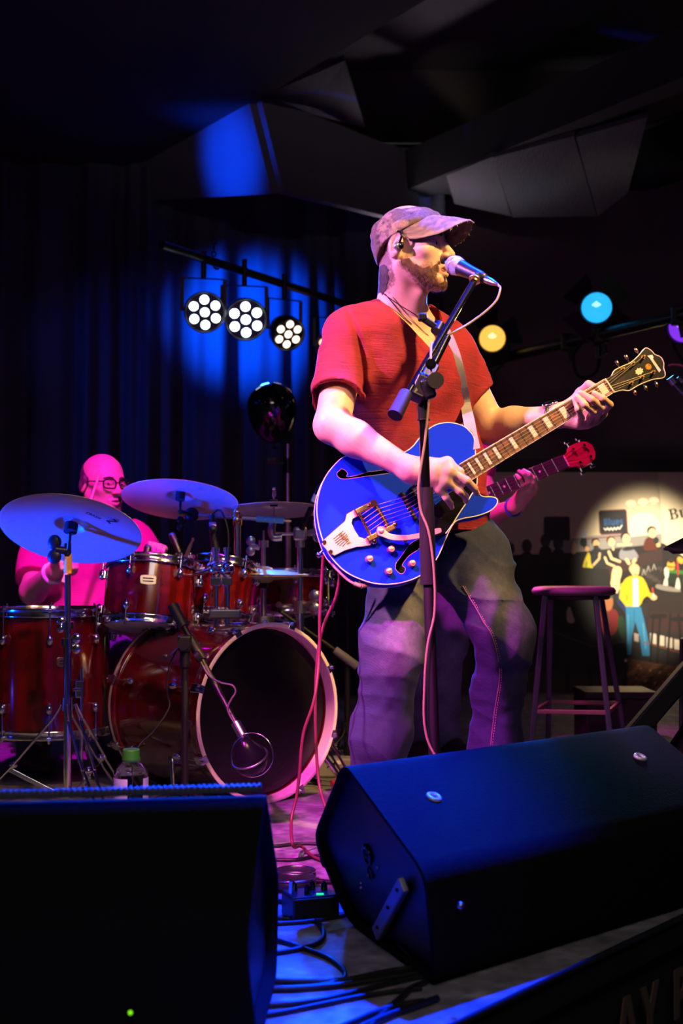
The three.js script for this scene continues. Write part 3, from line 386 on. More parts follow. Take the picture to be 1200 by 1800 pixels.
// bass drum
const kd = at(470, 1252, 4.46), kAxis = V(0.66, 0.0, 0.75).normalize(), KR = 0.281;
{
  const t = thing('bass_drum', 'dark red bass drum with a black front head and a pale hoop', 'drum', V(kd.x, 0.01, kd.z)), L = 0.44;
  const m0 = frame(kd, kAxis, UPY), at0 = (geo) => geo.applyMatrix4(m0);       // local y runs out through the front head
  W('shell', at0(lathe([[KR - 0.012, -L - 0.03], [KR - 0.012, -0.03], [KR - 0.004, -0.03], [KR - 0.004, -L - 0.03]], null, 80)), M.drumWood, t);
  W('front_head', at0(lathe([[0.001, -0.034], [KR - 0.016, -0.034], [KR - 0.008, -0.042]], null, 64)), mat(0x0b0b0c, 0.3, 0, { bumpMap: rep(TX.grain, 2, 2), bumpScale: 0.0006 }), t);
  W('rear_head', at0(lathe([[0.001, -L - 0.045], [KR - 0.016, -L - 0.045], [KR - 0.008, -L - 0.035]], null, 64)), M.headWhite, t);
  const hoop = W('front_hoop', at0(lathe([[KR - 0.004, -0.036], [KR + 0.008, -0.036], [KR + 0.008, 0.012]], null, 96)), M.drumWood, t);
  W('hoop_inlay', at0(lathe([[KR + 0.008, 0.012], [KR + 0.006, 0.015], [KR - 0.003, 0.015], [KR - 0.006, 0.012], [KR - 0.0075, -0.04]], null, 96)), mat(0xeed9cf, 0.45), hoop);
  const rh = W('rear_hoop', at0(lathe([[KR - 0.004, -L - 0.03], [KR + 0.008, -L - 0.03], [KR + 0.008, -L - 0.065], [KR - 0.004, -L - 0.065]], null, 96)), M.drumWood, t);
  W('hoop_inlay', at0(lathe([[KR + 0.0085, -L - 0.042], [KR + 0.01, -L - 0.046], [KR + 0.01, -L - 0.052], [KR + 0.0085, -L - 0.056]], null, 96)), mat(0xd8c3c8, 0.3, 0.6), rh);
  for (let i = 0; i < 8; i++) {
    const a = i * Math.PI / 4 + 0.32, c = Math.cos(a), s = Math.sin(a), q = (r, y) => V(c * r, y, s * r);
    for (const [y0, y1, yc] of [[-0.13, 0.004, -0.012], [-L + 0.06, -L - 0.07, -L - 0.048]]) { const l = W('lug', [at0(ball(q(KR + 0.012, y0), 0.012, 1, 1.7, 1, 10)), at0(rod(q(KR, y0), q(KR + 0.012, y0), 0.008))], M.chrome, t); W('claw', [at0(rod(q(KR + 0.014, y0), q(KR + 0.016, y1), 0.003, 0.003, 6)), at0(boxAlong(q(KR + 0.014, yc - 0.012), q(KR + 0.014, yc + 0.022), 0.03, 0.012, q(1, 0), 0.004)), at0(boxAlong(q(KR + 0.016, yc + (yc > -0.2 ? 0.024 : -0.024)), q(KR - 0.004, yc + (yc > -0.2 ? 0.026 : -0.026)), 0.026, 0.006, V(0, 1, 0), 0.002)), at0(rod(q(KR + 0.016, y1), q(KR + 0.016, y1 + (yc > -0.2 ? 0.02 : -0.02)), 0.006, 0.006, 8))], M.chrome, l); }
  }
  // spurs
  for (const [a, b] of [[at(300, 1272, 4.5), at(306, 1396, 4.42)], [at(561, 1318, 4.75), at(604, 1402, 4.75)]]) { b.y = 0.012; W('spur', [rod(a, b, 0.011, 0.009), rod(a.clone().lerp(b, 0.45), a.clone().lerp(b, 0.5), 0.016), ball(a, 0.018, 1, 1, 1, 10)], M.chrome, t); W('rubber_foot', rod(b.clone().add(V(0, 0.02, 0)), b.clone().add(V(0, -0.012, 0)), 0.013), M.rubber, t); }
  // tom holder on the bass drum: mount, two posts and the joint blocks
  const mb = at(410, 1112, 4.66); W('tom_mount', [box(mb, 0.07, 0.05, 0.06, 0.01), rod(mb.clone().add(V(-0.03, 0.02, 0)), mb.clone().add(V(0.03, 0.02, 0)), 0.016), ball(mb.clone().add(V(0.045, 0.01, 0.02)), 0.012), ball(mb.clone().add(V(-0.03, 0.0, 0.035)), 0.012)], M.chrome, t);
}
// clamp that joins the toms (a thing of its own that stands on the bass drum)
{
  const t = thing('tom_holder', 'chrome double tom holder rising from the bass drum between the two rack toms', 'drum hardware', at(398, 1100, 4.66));
  for (const px of [379, 399]) W('post', rod(at(px, 1108, 4.66), at(px, 968, 4.66), 0.0095), M.chrome, t);
  W('clamp_block', box(at(396, 1079, 4.63), 0.104, 0.032, 0.045, 0.006), M.steel, t);
  for (const px of [379, 399]) { const p = at(px, 1000, 4.66); W('joint', [ball(p, 0.026, 1, 1.1, 1), box(at(px, 1022, 4.66), 0.034, 0.03, 0.03, 0.005), rod(p, at(px + (px < 390 ? -46 : 8), 1012, px < 390 ? 4.7 : 4.86), 0.008), rod(p.clone().add(V(0, 0.01, 0)), p.clone().add(V(0.01, 0.01, 0.045)), 0.006), ball(p.clone().add(V(0.012, 0.01, 0.05)), 0.011, 1.5, 0.7, 0.7)], M.chrome, t); W('cap', rod(at(px, 970, 4.66), at(px, 962, 4.66), 0.013), M.chrome, t); }
}
// cymbals: lathe profile with bell and bow
function cymbal(name, label, c, normal, r, o = {}) {
  const t = thing(name, label, 'cymbal', c.clone()); t.quaternion.setFromUnitVectors(UPY, normal.clone().normalize()); const b = r * 0.22, pr = [];
  for (let i = 0; i <= 26; i++) { const q = i / 26 * r; pr.push([Math.max(0.006, q), q < b ? r * 0.085 + Math.sqrt(Math.max(0, 1 - (q / b) ** 2)) * r * 0.075 : r * 0.085 * (1 - ((q - b) / (r - b)) ** 1.35)]); }
  const under = pr.slice().reverse().map(([x, y]) => [x, y - 0.0016]); const flip = o.flip ? -1 : 1;
  put('bow', lathe([...pr, ...under].map(([x, y]) => [x, y * flip]), null, 72), o.m ?? M.bronze, t);
  if (o.print) o.print(t, pr);
  return t;
}
function tripod(t, foot, topY, spread, turn, m = M.chrome) {      // double-braced legs round a post
  for (let i = 0; i < 3; i++) {
    const a = turn + i * Math.PI * 2 / 3, d = V(Math.cos(a), 0, Math.sin(a)), s = V(-d.z, 0, d.x), hub = foot.clone().setY(topY), mid = foot.clone().setY(topY * 0.45).addScaledVector(d, spread * 0.55), end = foot.clone().setY(0.012).addScaledVector(d, spread), low = foot.clone().setY(topY * 0.17);
    const bars = []; for (const k of [-0.013, 0.013]) { const o = s.clone().multiplyScalar(k), o2 = s.clone().multiplyScalar(k * 1.5); bars.push(boxAlong(hub.clone().add(o).addScaledVector(d, 0.02), hub.clone().add(o2).addScaledVector(d, spread * 0.16).setY(topY * 0.86), 0.006, 0.008, s), boxAlong(hub.clone().add(o2).addScaledVector(d, spread * 0.16).setY(topY * 0.86), mid.clone().add(o2), 0.006, 0.010, s), boxAlong(mid.clone().add(o2.clone().multiplyScalar(0.8)), end.clone().add(o), 0.006, 0.010, s)); }
    const leg = W('leg', bars, m, t); W('brace', [boxAlong(mid.clone().lerp(end, 0.1), low.clone().addScaledVector(d, 0.025), 0.014, 0.004, s), ball(mid, 0.013, 1, 1, 1, 8)], m, leg); W('rubber_foot', boxAlong(end.clone().addScaledVector(d, -0.012).setY(0.02), end.clone().addScaledVector(d, 0.03).setY(0.006), 0.03, 0.014, UPY), M.rubber, leg);
  }
  for (const [a, b] of [[topY - 0.02, topY + 0.02], [topY * 0.15, topY * 0.19]]) W('collar', rod(foot.clone().setY(a), foot.clone().setY(b), 0.022), m, t);
}
const wing = (p, d, s = 1) => [rod(p, p.clone().addScaledVector(d, 0.018 * s), 0.006 * s), ball(p.clone().addScaledVector(d, 0.02 * s).add(V(0, 0.011 * s, 0)), 0.009 * s, 1.2, 1.3, 0.5, 10), ball(p.clone().addScaledVector(d, 0.02 * s).add(V(0, -0.011 * s, 0)), 0.009 * s, 1.2, 1.3, 0.5, 10)];
const textPrint = (t, str, size, r, ang, y, m) => { const g = new TextGeometry(str, { font, size, depth: 0.0008, curveSegments: 3, bevelEnabled: false }); g.computeBoundingBox(); const w = g.boundingBox.max.x; g.translate(-w / 2, 0, 0).rotateX(Math.PI / 2); g.rotateY(Math.PI / 2 - ang).translate(Math.cos(ang) * r, y, Math.sin(ang) * r); put('printed_mark', g, m, t); };
// big left crash, seen from below, on a straight stand
const c1 = at(124, 931, 4.22), n1 = V(0.06, 0.885, -0.46).normalize();
cymbal('crash_cymbal', 'large crash cymbal tilted over the floor tom, its underside lit blue', c1, n1, 0.217, { print: (t) => { const ink = mat(0x0a0a18, 0.6); textPrint(t, 'Z', 0.03, 0.135, 0.45, 0.002, ink); textPrint(t, 'CRASH', 0.012, 0.12, 0.85, 0.002, ink); } });
{
  const fx = at(119, 1380, 4.24), foot = V(fx.x, 0, fx.z), t = thing('cymbal_stand', 'chrome cymbal stand with a yellow tape wrap, in front of the floor tom', 'stand', foot);
  const q = (py) => at(119, py, 4.24), tl = at(121, 985, 4.24);
  W('lower_tube', rod(foot.clone().setY(0.05), q(1128), 0.0125), M.chrome, t); W('upper_tube', rod(q(1128), q(1010), 0.0095), M.chrome, t);
  W('tape', lathe([[0.001, 0], [0.0125, 0], [0.013, 0.02], [0.0122, 0.03], [0.013, 0.045], [0.012, 0.062], [0.001, 0.062]], frame(q(1008), UPY)), M.yellowTape, t);
  W('tube_clamp', [rod(q(1105), q(1093), 0.019), ...wing(q(1098), V(-1, 0, 0.3).normalize(), 1.1), rod(q(1135), q(1122), 0.02), ...wing(q(1128), V(1, -0.2, 0.2).normalize(), 1.4)], M.chrome, t);
  W('tilter', [rod(q(975), c1.clone().addScaledVector(n1, -0.012), 0.006), rod(q(978), q(955), 0.011), ...wing(q(968), V(-1, 0.1, 0.2).normalize(), 2)], M.blackSatin, t); W('felt', rod(c1.clone().addScaledVector(n1, -0.008), c1.clone().addScaledVector(n1, 0.02), 0.021), M.felt, t); W('wing_nut', [rod(c1.clone().addScaledVector(n1, 0.03), c1.clone().addScaledVector(n1, 0.075), 0.004)], M.chrome, t);
  tripod(t, foot, 0.335, 0.30, 1.0);
}
// second crash on a boom
const c2 = at(316, 879, 4.85), n2 = V(0.05, 0.955, -0.3).normalize();
cymbal('crash_cymbal', 'crash cymbal above the rack toms on a boom arm, violet underside', c2, n2, 0.205);
{
  const fp = at(412, 1100, 4.8), foot = V(fp.x, 0, fp.z - 0.12), t = thing('cymbal_stand', 'chrome boom cymbal stand with a blue wrapped counterweight, behind the bass drum', 'stand', foot), j = at(414, 906, 4.8), jl = V(foot.x, j.y, foot.z);
  W('post', [rod(foot.clone().setY(0.03), foot.clone().setY(0.6), 0.0155), rod(foot.clone().setY(0.6), jl, 0.012)], M.chrome, t); W('boom_joint', [ball(jl, 0.02), rod(jl.clone().add(V(0, -0.03, 0)), jl.clone().add(V(0, 0.012, 0)), 0.017), ...wing(jl.clone().add(V(0, 0, 0.015)), V(0, 0, 1), 1.2)], M.gold, t);
  const e = at(330, 902, 4.72), w0 = at(448, 909, 4.72), w1 = at(500, 913, 4.72); const dlt = jl.clone().sub(at(414, 906, 4.72)); for (const p of [e, w0, w1]) p.add(dlt);
  W('boom_arm', [rod(e, w1, 0.0065)], M.steel, t); for (let i = 0; i < 3; i++) W('counterweight', rod(w0.clone().lerp(w1, i / 3 + 0.015), w0.clone().lerp(w1, (i + 1) / 3 - 0.015), 0.0115), mat(0x4fb8d8, 0.4), t); W('boom_tip', rod(w1, w1.clone().lerp(w0, -0.25), 0.004), M.brass, t);
  W('tilter', [rod(e, c2.clone().add(V(0, -0.04, 0)), 0.008), ball(e, 0.026, 1, 1, 0.6), rod(c2.clone().add(V(0, -0.05, 0.0)), c2.clone().addScaledVector(n2, 0.05), 0.0045), ...wing(e.clone().add(V(-0.02, -0.02, 0)), V(-0.8, -0.5, 0.2).normalize(), 1.2)], M.darkMetal, t);
  W('felt', [rod(c2.clone().addScaledVector(n2, 0.0), c2.clone().addScaledVector(n2, 0.03), 0.017)], M.felt, t); const wn = c2.clone().addScaledVector(n2, 0.062); W('wing_nut', [rod(wn.clone().addScaledVector(n2, -0.012), wn.clone().addScaledVector(n2, 0.004), 0.012), box(wn.clone().add(V(-0.011, 0.004, 0)), 0.014, 0.018, 0.005, 0.002), box(wn.clone().add(V(0.011, 0.004, 0)), 0.014, 0.018, 0.005, 0.002)], M.chrome, t);
  tripod(t, foot, 0.33, 0.28, 0.3);
}
// third crash, nearly edge-on, and the boom stand right of the bass drum
const c3 = at(481, 897, 5.0), n3 = V(-0.02, 0.99, -0.12).normalize();
cymbal('crash_cymbal', 'thin crash cymbal seen almost edge-on beside the guitar body', c3, n3, 0.185);
{
  const fp = at(527, 1120, 5.0), foot = V(fp.x, 0, fp.z), q = (py) => V(foot.x, at(527, py, 5.0).y, foot.z), t = thing('cymbal_stand', 'chrome stand right of the bass drum that holds the edge-on cymbal', 'stand', foot);
  W('lower_tube', rod(foot.clone().setY(0.03), q(1065), 0.0145), M.chrome, t); W('upper_tube', rod(q(1065), q(940), 0.011), M.chrome, t);
  W('tube_clamp', [rod(q(1078), q(1056), 0.021), ...wing(q(1064).add(V(0.018, 0, 0.01)), V(1, 0.3, 0.4).normalize(), 2)], M.steel, t);
  W('boom_joint', [box(q(938), 0.05, 0.05, 0.04, 0.012), rod(q(962), q(945), 0.017), ...wing(q(938).add(V(0.03, 0, 0.01)), V(1, 0.35, 0.3).normalize(), 2)], M.steel, t);
  const cp = c3.clone().add(V(0, -0.085, 0)); W('boom_arm', [rod(q(938), cp, 0.006), rod(q(938), q(938).add(V(0.13, -0.01, 0.05)), 0.005)], M.steel, t);
  W('tilter', [tube([c3.clone().add(V(0, -0.03, 0)), c3.clone().add(V(-0.008, -0.07, 0)), cp.clone().add(V(0, -0.012, 0)), cp.clone().add(V(0.03, -0.012, 0))], 0.014, 20, 8), rod(c3.clone().add(V(0, -0.05, 0)), c3.clone().add(V(0, 0.075, 0)), 0.0042)], M.steel, t);
  W('wing_nut', [rod(c3.clone().add(V(0, 0.05, 0)), c3.clone().add(V(0, 0.07, 0)), 0.009), ball(c3.clone().add(V(0, 0.078, 0)), 0.007)], M.chrome, t); W('felt', rod(c3.clone().add(V(0, 0.014, 0)), c3.clone().add(V(0, 0.04, 0)), 0.014), M.felt, t);
  tripod(t, foot, 0.3, 0.3, 0.9);
}
// hi-hat
{
  const hp = at(463, 1006, 5.05), foot = V(hp.x, 0, hp.z);
  cymbal('hi_hat_cymbal', 'upper hi-hat cymbal, a bright thin line under its clutch', hp.clone().add(V(0, -0.004, 0)), V(0.02, 1, 0.02), 0.165); cymbal('hi_hat_cymbal', 'lower hi-hat cymbal, upside down and dark below the upper one', hp.clone().add(V(0, -0.014, 0)), UPY, 0.165, { flip: true });
  const t = thing('hi_hat_stand', 'hi-hat stand with a clutch on its pull rod, behind the bass drum', 'stand', foot), q = (py) => V(foot.x, at(463, py, 5.05).y, foot.z);
  W('pull_rod', rod(foot.clone().setY(0.1), q(932), 0.0035), M.steel, t); W('clutch', [rod(q(962), q(950), 0.018), rod(q(1000), q(962), 0.008), ...wing(q(958).add(V(-0.015, -0.01, 0.01)), V(-1, 0.2, 0.2).normalize(), 1.6)], M.steel, t); W('tube', [rod(foot.clone().setY(0.03), q(1085), 0.0155), rod(q(1085), q(1030), 0.011)], M.steel, t); W('collar', rod(q(1092), q(1083), 0.04), M.steel, t); W('seat', rod(q(1034), q(1022), 0.02), M.black, t); tripod(t, foot, 0.28, 0.26, 1.7);
}
// snare drum, dark, half hidden behind the hi-hat
drum('snare_drum', 'dark snare drum half hidden behind the hi-hat stand', at(505, 1042, 5.35), V(0, 1, -0.08), 0.165, 0.13, { lugs: 8 });
{ const b = at(505, 1042, 5.35), foot = V(b.x, 0, b.z), t = thing('snare_stand', 'snare stand under the dark snare drum', 'stand', foot); W('post', rod(foot.clone().setY(0.03), b.clone().add(V(0, -0.1, 0)), 0.012), M.steel, t); for (let i = 0; i < 3; i++) { const a = i * 2.1 + 0.5; W('arm', boxAlong(b.clone().add(V(0, -0.11, 0)), b.clone().add(V(Math.cos(a) * 0.17, -0.07, Math.sin(a) * 0.17)), 0.012, 0.008), M.steel, t); } tripod(t, foot, 0.26, 0.26, 0.2); }
// drum throne under the drummer
{ const p = at(150, 1180, 5.75), foot = V(p.x, 0, p.z), t = thing('drum_throne', 'round black drum throne under the drummer, mostly hidden by the floor tom', 'stool', foot); W('seat', lathe([[0.001, 0.44], [0.15, 0.44], [0.17, 0.465], [0.165, 0.5], [0.13, 0.515], [0.001, 0.515]], new THREE.Matrix4().makeTranslation(foot.x, 0, foot.z)), M.black, t); W('post', rod(foot.clone().setY(0.1), foot.clone().setY(0.45), 0.015), M.chrome, t); tripod(t, foot, 0.26, 0.27, 0.7); }
// bass drum pedal behind the drum
{ const p = kd.clone().addScaledVector(kAxis, -0.62), t = thing('bass_drum_pedal', 'metal bass drum pedal behind the bass drum', 'pedal', V(p.x, 0, p.z)), d = kAxis.clone(); const b = V(p.x, 0, p.z); W('footboard', boxAlong(b.clone().addScaledVector(d, -0.22).setY(0.03), b.clone().addScaledVector(d, 0.04).setY(0.11), 0.085, 0.012, UPY), M.steel, t); W('base_plate', boxAlong(b.clone().addScaledVector(d, -0.24).setY(0.008), b.clone().addScaledVector(d, 0.1).setY(0.008), 0.09, 0.01, UPY), M.darkMetal, t); W('beater', [rod(b.clone().addScaledVector(d, 0.06).setY(0.16), b.clone().addScaledVector(d, 0.02).setY(0.3), 0.004), ball(b.clone().addScaledVector(d, 0.03).setY(0.31), 0.025)], M.felt, t); const s = V(-d.z, 0, d.x); W('frame_post', [rod(b.clone().addScaledVector(d, 0.06).addScaledVector(s, 0.05), b.clone().addScaledVector(d, 0.06).addScaledVector(s, 0.05).setY(0.18), 0.008), rod(b.clone().addScaledVector(d, 0.06).addScaledVector(s, -0.05), b.clone().addScaledVector(d, 0.06).addScaledVector(s, -0.05).setY(0.18), 0.008), rod(b.clone().addScaledVector(d, 0.06).addScaledVector(s, -0.05).setY(0.17), b.clone().addScaledVector(d, 0.06).addScaledVector(s, 0.05).setY(0.17), 0.008)], M.chrome, t); }

// ---------------------------------------------------------------- floor monitors
const cabinet = mat(0x0b0b0d, 0.9, 0, { specularIntensity: 0.25, bumpMap: rep(TX.grain, 6, 6), bumpScale: 0.0012 }), endPlate = mat(0x08080a, 0.5);
function wedge(name, label, L, axis, len, o = {}) {      // L: the near end's profile points D (back foot) E (back top) A (ridge) B (front) C (front foot), world points
  const t = thing(name, label, 'floor monitor', L[0].clone().setY(0), 'floor monitors along the stage front'), n = L.length;
  const cen = L.reduce((s, p) => s.add(p), V(0, 0, 0)).multiplyScalar(1 / n);
  const round = []; for (let i = 0; i < n; i++) { const p = L[i], a = L[(i + n - 1) % n], b = L[(i + 1) % n], k = 0.045; for (let j = 0; j <= 4; j++) { const u = j / 4, p0 = p.clone().lerp(a, k / p.distanceTo(a)), p1 = p.clone().lerp(b, k / p.distanceTo(b)); round.push(p0.multiplyScalar((1 - u) ** 2).addScaledVector(p, 2 * u * (1 - u)).addScaledVector(p1, u * u)); } }
  const off = axis.clone().multiplyScalar(len), RN = round.length;
  const ring = (s, sh) => round.map((p) => p.clone().lerp(cen, sh).addScaledVector(off, s));
  const rings = [ring(0, 0.0), ring(0.02, 0), ring(0.98, 0), ring(1, 0.0)], P = [], UVs = [], N = (a, b, c, d, ua, ub, va, vb) => { for (const [p, u, v] of [[a, ua, va], [b, ub, va], [c, ub, vb], [a, ua, va], [c, ub, vb], [d, ua, vb]]) { P.push(p.x, p.y, p.z); UVs.push(u, v); } };
  const arc = [0]; for (let i = 0; i < RN; i++) arc.push(arc[i] + round[i].distanceTo(round[(i + 1) % RN]));
  for (let k = 0; k < 3; k++) for (let i = 0; i < RN; i++) { const j = (i + 1) % RN; N(rings[k][i], rings[k][j], rings[k + 1][j], rings[k + 1][i], arc[i], arc[i + 1], [0, 0.02, 0.98][k] * len, [0.02, 0.98, 1][k] * len); }
  // the lip around each end, then the recessed end plate
  const lip = (s, dir) => { const o1 = ring(s, 0), o2 = ring(s, 0.05), o3 = ring(s + dir * 0.022, 0.05); for (let i = 0; i < RN; i++) { const j = (i + 1) % RN; const q = dir > 0 ? [o1[j], o1[i], o2[i], o2[j]] : [o1[i], o1[j], o2[j], o2[i]], w = dir > 0 ? [o2[j], o2[i], o3[i], o3[j]] : [o2[i], o2[j], o3[j], o3[i]]; N(...q, 0, 0.1, 0, 0.1); N(...w, 0, 0.1, 0, 0.1); } };
  lip(0, 1); lip(1, -1);
  let g = new THREE.BufferGeometry(); g.setAttribute('position', new THREE.Float32BufferAttribute(P, 3)); g.setAttribute('uv', new THREE.Float32BufferAttribute(UVs, 2)); g.computeVertexNormals(); g = toCreasedNormals(g, 0.5); W('cabinet', g, cabinet, t);
  for (const s of [0.022, 0.978]) { const r = ring(s, 0.05), q = []; for (let i = 0; i < RN; i++) { const j = (i + 1) % RN, c = cen.clone().addScaledVector(off, s); for (const p of s < 0.5 ? [c, r[j], r[i]] : [c, r[i], r[j]]) q.push(p.x, p.y, p.z); } const e = new THREE.BufferGeometry(); e.setAttribute('position', new THREE.Float32BufferAttribute(q, 3)); e.computeVertexNormals(); W('end_plate', e, endPlate, t); }
  return { t, cen, off };
}
const WA = V(0.72, 0, -0.694).normalize();
const WL = [at(768, 1740, 2.463), at(749, 1537, 2.40), at(603, 1337, 2.75), at(549, 1474, 2.95), at(609, 1622, 2.93)]; for (const i of [0, 4]) WL[i].y = 0.006;
{
  const { t, cen, off } = wedge('floor_monitor', 'large black floor monitor in the right foreground, its end panel showing', WL, WA, 1.05);
  const n = WL[2].clone().sub(WL[0]).cross(WL[4].clone().sub(WL[0])).normalize(); if (n.dot(EYE.clone().sub(cen)) < 0) n.negate();
  const pl = (px, py, lift = 0.0) => { const o = cen.clone().addScaledVector(off, 0.022), r = at(px, py, 1).sub(EYE).normalize(), k = o.clone().sub(EYE).dot(n) / r.dot(n); return EYE.clone().addScaledVector(r, k).addScaledVector(n, lift); };
  // sockets, screws and the metal rail on the end panel
  const sock = (px, py, r) => W('socket', [torus(r, r * 0.16, frame(pl(px, py, 0.004), n), 24, 8), lathe([[0.001, -0.002], [r * 0.85, -0.002], [r * 0.95, 0.004]], frame(pl(px, py, 0.002), n), 20), ball(pl(px, py, 0.004), r * 0.2)], M.blackGloss, t);
  sock(648, 1502, 0.019); sock(570, 1512, 0.014); sock(653, 1534, 0.012);
  for (const [x, y] of [[603, 1487], [624, 1485], [635, 1518], [636, 1552], [636, 1560], [665, 1525], [640, 1492], [643, 1490]]) W('screw', ball(pl(x, y, 0.002), 0.0032, 1, 1, 1, 8), M.steel, t);
  W('side_rail', boxAlong(pl(720, 1551, 0.012), pl(672, 1638, 0.012), 0.03, 0.014, n, 0.004), mat(0x8a8d98, 0.5, 0.6), t);
  for (const k of [0.1, 0.45, 0.85]) W('screw', ball(pl(720 - 48 * k, 1551 + 87 * k, 0.02), 0.004, 1, 1, 1, 8), M.darkMetal, t);
  W('handle_recess', torus(0.042, 0.005, frame(pl(712, 1688, 0.0), n).multiply(new THREE.Matrix4().makeScale(1, 1, 0.6)), 28, 8, Math.PI), M.blackGloss, t);
  // round fixing on the sloping back panel, another at its far end, and a screw on the upright back
  const bp = WL[2].clone().sub(WL[1]), up = WA.clone().cross(bp).normalize(); if (up.y < 0) up.negate();
  const onBack = (a, b) => WL[1].clone().addScaledVector(bp, a).addScaledVector(WA, b);
  for (const [a, b] of [[0.55, 0.155], [0.60, 0.88]]) { W('fixing', [torus(0.0115, 0.0046, frame(onBack(a, b).addScaledVector(up, 0.003), up), 24, 10), ], mat(0xd8e4ea, 0.3, 0.3), t); W('fixing_recess', lathe([[0.0005, 0.0015], [0.0085, 0.0015], [0.009, 0]], frame(onBack(a, b).addScaledVector(up, 0.001), up), 16), M.black, t); }
  W('screw', ball(at(809, 1592, 2.4), 0.007, 1, 1, 1, 10), M.steel, t);
  const c = t.clone(); c.name = numbered('floor_monitor'); c.position.addScaledVector(V(0.80, 0, -0.62), 1.0).add(V(0.16, 0, -0.42)); scene.add(c); tag(c, 'black floor monitor of which only a corner shows at the right picture edge');
}
{
  const LA = V(-0.985, 0, 0.16).normalize();
  const P = [V(-0.128, 0.006, -2.16), at(432, 1667, 2.12), at(467, 1384, 2.2), at(490, 1545, 2.60), V(-0.118, 0.006, -2.56)];
  const { t, cen } = wedge('floor_monitor', 'large black floor monitor in the left foreground with a tiny green lamp', P, LA, 0.98);
  // ridged trim strip along the top, and the small green lamp
  const a = P[2].clone().addScaledVector(LA, 0.005).add(V(0, 0.0, 0.012)), b = P[2].clone().addScaledVector(LA, 0.97).add(V(0, 0.0, 0.012)); W('trim_strip', boxAlong(a, b, 0.014, 0.012, UPY, 0.004), mat(0x3a3d46, 0.6), t);
  const ribs = []; for (let i = 0; i < 110; i++) { const p = a.clone().lerp(b, (i + 0.5) / 110).add(V(0, 0.004, 0)); ribs.push(box(p, 0.0045, 0.008, 0.018, 0.0015)); } const rbs = W('ridges', ribs, mat(0x3a3d46, 0.6), t); rbs.userData.kind = 'stuff';
  const lp = at(229, 1780, 2.075); W('lamp', [ball(lp, 0.0036)], mat(0x223300, 0.3, 0, { emissive: 0x8cff10, emissiveIntensity: 0.9 }), t);
}

// ---------------------------------------------------------------- vocal microphone and its stand
const stTop = at(743, 700, 3.32), stBot = V(at(768, 1400, 3.32).x, 0, at(768, 1400, 3.30).z);
{
  const foot = stBot.clone(), t = thing('mic_stand', 'black boom microphone stand in front of the singer', 'microphone stand', foot), q = (k) => stBot.clone().lerp(stTop, k);
  W('base', [0, 1, 2].map((i) => { const a = 0.5 + i * 2.094; return [boxAlong(foot.clone().setY(0.16), foot.clone().add(V(Math.cos(a) * 0.27, 0.012, Math.sin(a) * 0.27)), 0.014, 0.02, UPY)]; }), M.black, t);
  W('lower_tube', rod(foot.clone().setY(0.05), q(0.63), 0.0145, 0.013), M.black, t); W('grip', [rod(q(0.62), q(0.815), 0.0195, 0.018, 20), rod(q(0.615), q(0.622), 0.021)], M.rubber, t); W('upper_tube', rod(q(0.81), q(0.995), 0.0115), M.blackGloss, t);
  W('collar', [rod(q(0.955), q(1.02), 0.0135, 0.0165), torus(0.014, 0.0022, frame(q(0.955), stTop.clone().sub(stBot)), 20, 6)], M.blackSatin, t);
  const j = at(741, 681, 3.31), e = at(833, 494, 3.52), k = at(697, 724, 3.24), bd = e.clone().sub(j).normalize();
  W('clutch', [box(j, 0.045, 0.062, 0.05, 0.01, new THREE.Matrix4().makeRotationZ(-0.45)), box(j.clone().add(V(0.014, -0.006, 0.02)), 0.03, 0.05, 0.03, 0.008, new THREE.Matrix4().makeRotationZ(0.3)), rod(j.clone().add(V(0.028, 0.01, 0.03)), j.clone().add(V(0.03, 0.01, 0.055)), 0.02), boxAlong(j.clone().addScaledVector(bd, -0.04), j.clone().addScaledVector(bd, 0.075), 0.034, 0.034, V(0, 0, 1), 0.006)], M.blackSatin, t);
  W('knob', [rod(at(757, 640, 3.29), at(757, 640, 3.27), 0.013), rod(at(757, 640, 3.27), at(757, 640, 3.262), 0.007)], M.darkMetal, t);
  W('boom', [rod(k, e, 0.0085), rod(j, j.clone().lerp(e, 0.46), 0.0115)], M.blackGloss, t);
  W('counterweight', [rod(k.clone().addScaledVector(bd, -0.012), k.clone().addScaledVector(bd, 0.062), 0.0185, 0.0165, 20)], mat(0x2c2524, 0.6), t);
  const cp = at(769, 577, 3.42); W('boom_clip', [rod(cp.clone().addScaledVector(bd, -0.012), cp.clone().addScaledVector(bd, 0.014), 0.0145), box(cp.clone().add(V(-0.02, 0.012, 0.005)), 0.045, 0.016, 0.016, 0.004, new THREE.Matrix4().makeRotationZ(-0.6)), box(cp.clone().add(V(-0.038, 0.026, 0.005)), 0.022, 0.02, 0.02, 0.005)], M.darkMetal, t);
  W('mic_clip', [rod(e.clone().addScaledVector(bd, -0.004), e.clone().addScaledVector(bd, 0.014), 0.0115), torus(0.013, 0.003, frame(e.clone().addScaledVector(bd, 0.006), bd), 20, 8)], M.brass, t);
  W('mic_clip', [boxAlong(e.clone().addScaledVector(bd, 0.01), at(846, 484, 3.53), 0.024, 0.02, V(0, 0, 1), 0.005)], M.blackSatin, t);
}
